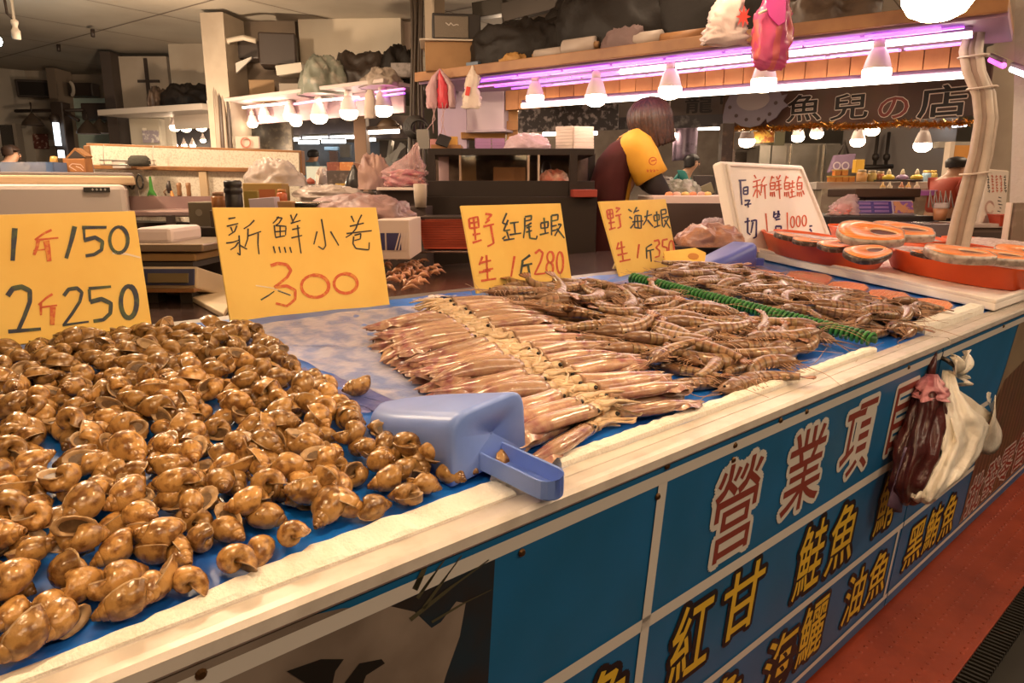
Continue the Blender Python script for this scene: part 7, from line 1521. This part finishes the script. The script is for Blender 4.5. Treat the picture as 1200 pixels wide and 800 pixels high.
# fish poster boards and white goods far behind
struct(bbox_at(340, 168, 490, 240, 9.0, .1, RC).build('wall_10', mat('farback', (.20, .20, .20), .7, n=(3, (.12, .11, .11), .4, .7)), None))
for x0, y0, x1, y1, dd, c_, lb, nm in ((380, 172, 396, 176, 8.6, (.30, .42, .5), 'small pale blue sign far behind', 'sign'), (398, 169, 410, 184, 8.4, (.45, .47, .48), 'pale upright fridge far behind', 'fridge'), (360, 178, 372, 196, 8.3, (.24, .26, .32), 'bluish cabinet far behind', 'cabinet'), (386, 177, 394, 196, 8.3, (.45, .33, .33), 'pinkish panel far behind', 'panel'), (478, 161, 486, 173, 6.4, (.42, .40, .36), 'white framed picture by the dark pole', 'picture'), (477, 174, 486, 178, 6.4, (.6, .58, .54), 'white box end by the dark pole', 'box'), (478, 179, 485, 198, 6.4, (.03, .035, .09), 'navy panel by the dark pole', 'panel'), (445, 165, 476, 200, 8.2, (.09, .07, .06), 'dark cupboard far behind the bags', 'cupboard'), (452, 186, 478, 200, 7.8, (.40, .42, .42), 'pale worktop end far behind the bags', 'worktop')):
    bthing(nm, lb, nm, x0, y0, x1, y1, dd, .1, mat('fb_%d_%d' % (x0, y0), c_, .5, n=(6, tuple(v * .6 for v in c_), .45, .7)), .003)
o = wt('loom_frame', 'pale slanted metal frame far behind the bags', 'frame', 462, 200, 7.5)
for a_, b_ in (((447, 196), (466, 178)), ((456, 186), (459, 165)), ((460, 190), (471, 168)), ((449, 190), (474, 170))): bar(at(*a_, 7.5), at(*b_, 7.5), .04, .04).build('bar', mat('frame_alu', (.46, .45, .42), .4, .5), o)
bthing('paper_pack', 'pale teal package stack in front of the blue-shirted person', 'package', 359, 195, 382, 214, 6.2, .2, mat('pack_teal', (.45, .52, .48), .5), .003)
heap2('tote_bag', 'white bag beside the printed cartons', 'bag', 379, 216, 4.3, 12, 16, mat('tote_white', (.6, .5, .45), .5), 95)
tag(MB().lathe([(0, 0), (5, 1), (5, 5), (0, 8)], 10, PX(364, 216, 4.2), sy=.7).build('red_bundle', mat('bundle_red', (.30, .07, .04), .5), None, True, origin=tuple(at(364, 216, 4.2))), 'small dark red bundle behind the clear wrap', 'bundle')
# ceiling lamp and detectors at the top left
o = wt('track_spot', 'small white cylindrical spot lamp under the ceiling at the top left', 'lamp', 18, 45, 4.3); M = PX(18, 34, 4.3); MB().lathe([(0, -11), (4.5, -11), (4.8, -2), (3.2, 0), (2.6, 3), (4, 6), (4, 9), (1.5, 11), (1.5, 60)], 14, M).build('housing', mat('spot_white', (.5, .45, .38), .5), o, True); MB().tube([M @ Vector((-2, 0, 12)), M @ Vector((-7, 0, 17)), M @ Vector((-9, 0, 60))], .008, 5).build('cable', dk, o, True)
o = wt('ceiling_lamp', 'cool bluish lamp at the left edge under the ceiling', 'lamp', -3, 50, 4.6); MB().lathe([(0, -5), (4, -4), (6, 0), (5, 4), (3, 6)], 14, PX(-4, 49, 4.6)).build('globe', mat_glow('glow_blue', (.35, .8, 1.0), 60), o, True); MB().lathe([(3, 5), (4, 14), (3, 30), (0, 80)], 12, PX(-4, 49, 4.6)).build('mount', mat('spot_white', (.5, .45, .38), .5), o, True)
for x, y_, dd, lb in ((69, 57, 6.6, 'small dark hook under the ceiling, left one'), (109, 40, 5.8, 'small dark hook under the ceiling, right one')): 
    o = wt('ceiling_hook', lb, 'hook', x, y_, dd, 'ceiling hooks'); MB().tube([at(x - .6, y_ - 5, dd), at(x, y_ + 3, dd)], .016, 6).build('rod', dk, o, True); MB().lathe([(0, 0), (2.2, 0), (2.2, .8), (0, .8)], 10, PX(x - .6, y_ - 5, dd)).build('plate', dk, o, True)

# ================================================================ people
skinM = mat('skin', (.58, .33, .21), .5, n=(14, (.50, .27, .17), .4, .7), sss=.08)
def skin_mesh(name, joints, edges, m, parent, M, sub=2, scale=1.0):
    """one continuous surface grown around a joint skeleton; joints: name -> (x, y, z, r) in the frame M"""
    names = list(joints); me = bpy.data.meshes.new(name)
    s = M.to_scale().x; org = Vector(parent['wo'])
    me.from_pydata([tuple((M @ Vector(joints[k][:3])) - org) for k in names], [(names.index(a_), names.index(b_)) for a_, b_ in edges], [])
    o = bpy.data.objects.new(name, me); COL.objects.link(o); o.parent = parent; me.materials.append(m)
    md = o.modifiers.new('skin', 'SKIN'); md.use_smooth_shade = True
    for i, k in enumerate(names):
        r = joints[k][3] * s * scale; me.skin_vertices[0].data[i].radius = (r, r * (joints[k][4] if len(joints[k]) > 4 else 1))
    for v in me.skin_vertices[0].data: v.use_root = False
    me.skin_vertices[0].data[0].use_root = True
    sd = o.modifiers.new('sub', 'SUBSURF'); sd.levels = sub; sd.render_levels = sub
    return o
def rings_shell(rings, a0, a1, n, M, name, m, parent, solid=.004):
    rs = [[(cx + rx * math.cos(math.radians(a0 + (a1 - a0) * j / n)), cy + ry * math.sin(math.radians(a0 + (a1 - a0) * j / n)), z + (dz * math.cos(math.radians(a0 + (a1 - a0) * j / n)) if dz else 0)) for j in range(n + 1)] for cx, cy, z, rx, ry, dz in rings]
    return MB().loft(rs, M, cap=False, closed=False).build(name, m, parent, True, solid=solid)
def hand_chains(w, e, out, side, k):
    """joints and edges of a slightly curled hand: palm, four unequal fingers and a thumb from the side of the palm. w wrist, e direction"""
    e = Vector(e).normalized(); s = Vector(side).normalized(); u = e.cross(s); w = Vector(w); J = {}; E = []
    def P(a_, b_, c_, r): v = w + (e * a_ + s * b_ + u * c_) * k; return (v.x, v.y, v.z, r * k)
    J['palm'] = P(.35, 0, 0, .22); J['palm2'] = P(.75, 0, -.02, .24); E += [('wrist' + out, 'palm'), ('palm', 'palm2')]
    for i, (b_, l) in enumerate(((-.33, .75), (-.11, .9), (.11, .85), (.32, .62))):
        J['f%da' % i] = P(.95, b_, -.03, .10); J['f%db' % i] = P(.95 + l * .5, b_ * 1.1, -.10, .09); J['f%dc' % i] = P(.95 + l * .85, b_ * 1.1, -.32, .075)
        E += [('palm2', 'f%da' % i), ('f%da' % i, 'f%db' % i), ('f%db' % i, 'f%dc' % i)]
    J['ta'] = P(.45, -.35, -.05, .11); J['tb'] = P(.8, -.55, -.15, .095); J['tc'] = P(1.05, -.55, -.3, .08); E += [('palm', 'ta'), ('ta', 'tb'), ('tb', 'tc')]
    return {a_ + out if not a_.startswith('wrist') else a_: v for a_, v in J.items()}, [(a_ if a_.startswith('wrist') else a_ + out, b_ + out) for a_, b_ in E]
def face(M, parent, c, r, skin):
    """features on a head centred at c, facing +x of the frame"""
    x, y, z = c
    for s in (-1, 1):
        MB().lathe([(0, r * .10), (r * .09, r * .05), (r * .11, 0), (r * .09, -r * .05), (0, -r * .10)], 8, M @ T3(x + r * .80, y + s * r * .34, z + r * .05), cap=False).build('eye', eyeM, parent, True)
        MB().lathe([(0, r * .12), (r * .16, r * .08), (r * .22, 0), (r * .15, -r * .1), (0, -r * .13)], 8, M @ T3(x - r * .05, y + s * r * .82, z), cap=False, sx=1, sy=.4).build('ear', skin, parent, True)
    MB().loft([[M @ Vector((x + r * a_, y + r * b_, z + r * q_)) for a_, b_, q_ in rr] for rr in (((.78, -.06, .08), (.88, 0, .08), (.78, .06, .08)), ((.80, -.14, -.24), (.95, 0, -.24), (.80, .14, -.24)), ((.78, -.1, -.32), (.88, 0, -.33), (.78, .1, -.32)))]).build('nose', skin, parent, True)
    MB().lathe([(0, r * .06), (r * .2, 0), (0, -r * .06)], 10, M @ T3(x + r * .80, y, z - r * .52), cap=False, sx=.35).build('mouth', mat('lips', (.42, .14, .10), .5), parent, True)

# ---- the stooping stall keeper
d = 4.0; o = wt('person', 'person in maroon apron over a yellow short-sleeved shirt, stooping over the fish counter', 'person', 712, 500, d); M = PX(715, 230, d)
J = {'pelvis': (-4, 8, -62, 24, 1.2), 'spine': (-4, 8, -15, 20, 1.3), 'chest': (9, 8, 35, 21, 1.3), 'neckbase': (24, 8, 66, 11), 'neck': (34, 8, 74, 9), 'head': (48, 8, 84, 18), 'crown': (46, 8, 98, 16), 'chin': (58, 8, 70, 9),
     'sh_r': (25, -18, 56, 11), 'el_r': (47, -24, 14, 9.5), 'wrist_r': (62, -8, 1, 6.5), 'sh_l': (25, 34, 56, 11), 'el_l': (50, 40, 18, 9), 'wrist_l': (70, 26, 2, 6.5),
     'hip_r': (-4, -8, -80, 20), 'kn_r': (0, -8, -165, 14), 'an_r': (-4, -8, -258, 9), 'to_r': (14, -8, -266, 8), 'hip_l': (-4, 24, -80, 20), 'kn_l': (4, 24, -165, 14), 'an_l': (0, 24, -258, 9), 'to_l': (20, 24, -266, 8)}
Eg = [('pelvis', 'spine'), ('spine', 'chest'), ('chest', 'neckbase'), ('neckbase', 'neck'), ('neck', 'head'), ('head', 'crown'), ('head', 'chin'), ('chest', 'sh_r'), ('sh_r', 'el_r'), ('el_r', 'wrist_r'), ('chest', 'sh_l'), ('sh_l', 'el_l'), ('el_l', 'wrist_l'),
      ('pelvis', 'hip_r'), ('hip_r', 'kn_r'), ('kn_r', 'an_r'), ('an_r', 'to_r'), ('pelvis', 'hip_l'), ('hip_l', 'kn_l'), ('kn_l', 'an_l'), ('an_l', 'to_l')]
for out, w_, e_, sd_ in (('_r', J['wrist_r'][:3], (.9, .25, -.35), (.2, -1, 0)), ('_l', J['wrist_l'][:3], (.9, -.25, -.3), (.2, 1, 0))):
    hj, he = hand_chains(w_, e_, out, sd_, 14); J.update(hj); Eg += he
skin_mesh('body', J, Eg, skinM, o, M, 2)
face(M, o, (50, 8, 84), 18, skinM)
yel = mat('shirt_yellow', (.66, .33, .02), .7, n=(9, (.58, .27, .015), .4, .7)); mar = mat('apron_maroon', (.062, .012, .011), .8, spec=.2, n=(6, (.045, .009, .008), .4, .7))
MB().loft([[(cx + rx * math.cos(2 * PI * j / 24), 8 + ry * math.sin(2 * PI * j / 24), z + 4 * math.cos(2 * PI * j / 24) * (1 if z > 40 else 0)) for j in range(24)] for cx, z, rx, ry in ((-4, -70, 26, 33), (-3, -20, 23, 31), (3, 15, 23, 32), (12, 45, 24, 35), (21, 62, 19, 30), (27, 72, 11, 16))], M, cap=False).build('shirt_body', yel, o, True, solid=.003)
for out, sy_ in (('_r', -1), ('_l', 1)):
    a_, b_ = Vector(J['sh' + out][:3]), Vector(J['el' + out][:3]); ax = b_ - a_
    MB().tube([a_ - ax * .22 - Vector((3, -sy_ * 6, -2)), a_ - ax * .02, a_ + ax * .30, a_ + ax * .62, a_ + ax * .84, a_ + ax * .86], [12, 19, 20, 19, 19.5, 17], 18, M).build('sleeve', yel, o, True)
    c_ = Vector(J['wrist' + out][:3]); MB().tube([a_ + ax * .75, a_ + ax * .95, b_ + (c_ - b_) * .08, b_ + (c_ - b_) * .5, b_ + (c_ - b_) * .93], [11.5, 12, 12, 11, 8.5], 14, M).build('black_oversleeve', mat('oversleeve_black', (.016, .012, .012), .65), o, True)
rings_shell([(24, 8, 71, 13, 18, 5), (20, 8, 63, 20.5, 31, 4), (11, 8, 45, 25.5, 36.5, 3), (2, 8, 15, 25, 34, 0), (-3, 8, -20, 25, 33, 0), (-5, 8, -62, 29, 36, 0), (-7, 8, -130, 32, 39, 0), (-8, 8, -190, 33, 41, 0)], 52, 308, 30, M, 'apron', mar, o)
MB().tube([M @ Vector((24 + 13.5 * math.cos(math.radians(a_)), 8 + 18 * math.sin(math.radians(a_)), 72 + 5 * math.cos(math.radians(a_)))) for a_ in range(60, 301, 12)], .006, 6).build('collar_edge', mat('collar_tan', (.5, .25, .08), .6), o, True)
hair = mat('hair_brown', (.060, .020, .009), .48, n=(60, (.025, .009, .005), .4, .6))
def hair_fn(u, v):
    a_ = math.radians(40 + 280 * u); t = v; z = 112 - 54 * t; pr_ = (math.sqrt(max(0, 1 - (1 - t / .45) ** 2)) if t < .45 else 1 - .25 * (t - .45))
    front = max(0, math.cos(a_)); lift = 8 * front * t
    st_ = .55 * math.sin(a_ * 37 + 3 * t) + .45 * math.sin(a_ * 61 - 2 * t) + 1.2 * mnoise.noise(Vector((a_ * 5, t * 2, 0)))
    k2 = 1 + .030 * st_ * min(1, t * 3)
    return Vector((45 + 27 * pr_ * k2 * math.cos(a_) + 9 * t * t, 8 + 23 * pr_ * k2 * math.sin(a_), z + lift - 6 * max(0, -math.cos(a_)) * t - (2.2 * abs(math.sin(a_ * 23)) + 2 * mnoise.noise(Vector((a_ * 9, 0, 0)))) * t ** 6))
MB().grid(150, 24, hair_fn, M).build('hair', hair, o, True, solid=.010)
MB().lathe([(0, 5), (3, 4.6), (4.6, 2.5), (5, 0)], 14, M @ T3(42, -1.5, 94) @ RX(PI / 2) @ T3(0, 0, 0) , cap=False).build('hair_clip', hair, o, True)
pr_ = MB(); ml = M @ T3(38, -43.2, 30) 
A_ = Vector(J['sh_r'][:3]); B_ = Vector(J['el_r'][:3])
fm = lambda x, z: M @ (A_ + (B_ - A_) * .56 + Vector((x + 3, -20.6 + .03 * x * x, z)))
stroke(pr_, ellipse(0, 6, 4, 4, 0, 350), 1.1, fm); stroke(pr_, [(-2, 6), (3, 7)], 1.6, fm)
for k_ in range(4): stroke(pr_, [(-6 + k_ * 3.6, -3), (-4.5 + k_ * 3.6, -6)], 1, fm); stroke(pr_, [(-6 + k_ * 3.6, -5.5), (-3.8 + k_ * 3.6, -3.6)], .9, fm)
pr_.build('sleeve_print', mat('print_orange', (.50, .09, .02), .6), o)
mat('trousers_dark', (.03, .025, .03), .7)
skin_mesh('trousers', {k: J[k][:3] + (J[k][3] + 3,) for k in ('pelvis', 'hip_r', 'kn_r', 'an_r', 'hip_l', 'kn_l', 'an_l')}, [('pelvis', 'hip_r'), ('hip_r', 'kn_r'), ('kn_r', 'an_r'), ('pelvis', 'hip_l'), ('hip_l', 'kn_l'), ('kn_l', 'an_l')], MATS['trousers_dark'], o, M, 1)

def far_person(px, py, r, d, label, hairc, shirtc, lean=.5, turn=0.0, hair_len=.4, feet=None, name='person', head_dx=0):
    """r: head radius in photo pixels; the head centre is at (px, py); faces right, turned by `turn`"""
    o = wt('person', label, 'person', px, py + r * 12, d); M = PX(px, py, d) @ RZ(turn); k = r; fz_ = -at(px, py, d).z / (d / FPX)
    J = {'pelvis': (-1.6 * k - lean * k, 0, -5.4 * k, 1.35 * k), 'spine': (-1.2 * k - lean * k, 0, -3.9 * k, 1.25 * k), 'chest': (-.9 * k - lean * .6 * k, 0, -2.1 * k, 1.3 * k), 'neck': (-.4 * k, 0, -1.0 * k, .62 * k), 'head': (0, 0, 0, 1.0 * k), 'crown': (-.1 * k, 0, .35 * k, .95 * k), 'chin': (.42 * k, 0, -.58 * k, .52 * k)}
    Eg = [('pelvis', 'spine'), ('spine', 'chest'), ('chest', 'neck'), ('neck', 'head'), ('head', 'crown'), ('head', 'chin')]
    for out, s in (('_r', -1), ('_l', 1)):
        J['sh' + out] = (-.8 * k - lean * .5 * k, s * 1.5 * k, -1.6 * k, .62 * k); J['el' + out] = (-.2 * k, s * 1.9 * k, -4.0 * k, .5 * k); J['wrist' + out] = (1.7 * k, s * 1.2 * k, -4.6 * k, .34 * k)
        Eg += [('chest', 'sh' + out), ('sh' + out, 'el' + out), ('el' + out, 'wrist' + out)]
        hj, he = hand_chains(J['wrist' + out][:3], (1, -s * .2, -.3), out, (0, s, 0), .75 * k); J.update(hj); Eg += he
        J['hip' + out] = (-1.6 * k - lean * k, s * .8 * k, -6.2 * k, 1.0 * k); J['kn' + out] = (-1.3 * k - lean * k, s * .8 * k, (fz_ - 5.6 * k) / 2, .7 * k); J['an' + out] = (-1.6 * k - lean * k, s * .8 * k, fz_ + .8 * k, .45 * k); J['to' + out] = (-.6 * k - lean * k, s * .8 * k, fz_ + .4 * k, .4 * k)
        Eg += [('pelvis', 'hip' + out), ('hip' + out, 'kn' + out), ('kn' + out, 'an' + out), ('an' + out, 'to' + out)]
    skin_mesh('body', J, Eg, skinM, o, M, 1)
    face(M, o, (0, 0, 0), k, skinM)
    sm = mat('shirt_%d' % int(px), shirtc, .7)
    skin_mesh('shirt', {a_: J[a_][:3] + (J[a_][3] * 1.16,) for a_ in ('pelvis', 'spine', 'chest')} | {a_: tuple(Vector(J[a_][:3])) + (J[a_][3] * 1.3,) for a_ in ('sh_r', 'sh_l')} | {'el' + q_: tuple(Vector(J['sh' + q_][:3]) * .35 + Vector(J['el' + q_][:3]) * .65) + (.68 * k,) for q_ in ('_r', '_l')},
              [('pelvis', 'spine'), ('spine', 'chest'), ('chest', 'sh_r'), ('chest', 'sh_l'), ('sh_r', 'el_r'), ('sh_l', 'el_l')], sm, o, M, 2)
    skin_mesh('trousers', {a_: J[a_][:3] + (J[a_][3] * 1.15,) for a_ in ('pelvis', 'hip_r', 'kn_r', 'an_r', 'hip_l', 'kn_l', 'an_l')}, [('pelvis', 'hip_r'), ('hip_r', 'kn_r'), ('kn_r', 'an_r'), ('pelvis', 'hip_l'), ('hip_l', 'kn_l'), ('kn_l', 'an_l')], MATS['trousers_dark'], o, M, 1)
    def hf(u, v):
        a_ = math.radians(62 + 236 * u); p_ = math.sqrt(max(0, 1 - (1 - v / .5) ** 2)) if v < .5 else 1 - .15 * (v - .5)
        return Vector((-.12 * k + 1.06 * k * p_ * math.cos(a_), 1.05 * k * p_ * math.sin(a_), 1.22 * k - (1.3 + hair_len) * k * v * (1 - .35 * max(0, math.cos(a_)))))
    MB().grid(24, 10, hf, M).build('hair', mat('hair_%d' % int(px), hairc, .5), o, True, solid=.12 * k * d / FPX)
    MB().grid(10, 6, lambda u, v: Vector((-.12 * k + 1.06 * k * math.sin(v * PI / 2 * .75) * math.cos(math.radians(-65 + 130 * u)), 1.05 * k * math.sin(v * PI / 2 * .75) * math.sin(math.radians(-65 + 130 * u)), .05 * k + 1.17 * k * math.cos(v * PI / 2 * .75))), M).build('fringe', MATS['hair_%d' % int(px)], o, True, solid=.1 * k * d / FPX)
    return o
far_person(812, 191, 8.6, 5.6, 'dark-haired person in a teal top, head bowed, behind the heap of small fish', (.018, .012, .012), (.02, .22, .20), .9, -.35, .55)
far_person(1121, 197, 10.5, 5.0, 'short-haired person in a red top beside the cable bundle', (.018, .013, .012), (.42, .06, .03), .4, .25, -.15)
far_person(368, 183, 6.2, 7.6, 'person in a pale blue top far behind the tool board', (.02, .018, .02), (.16, .30, .42), .2, .9, .1)
far_person(15, 181, 9.0, 5.2, 'dark-haired head and shoulders behind the chest freezer at the far left', (.05, .025, .015), (.06, .05, .06), .3, .3, .1)
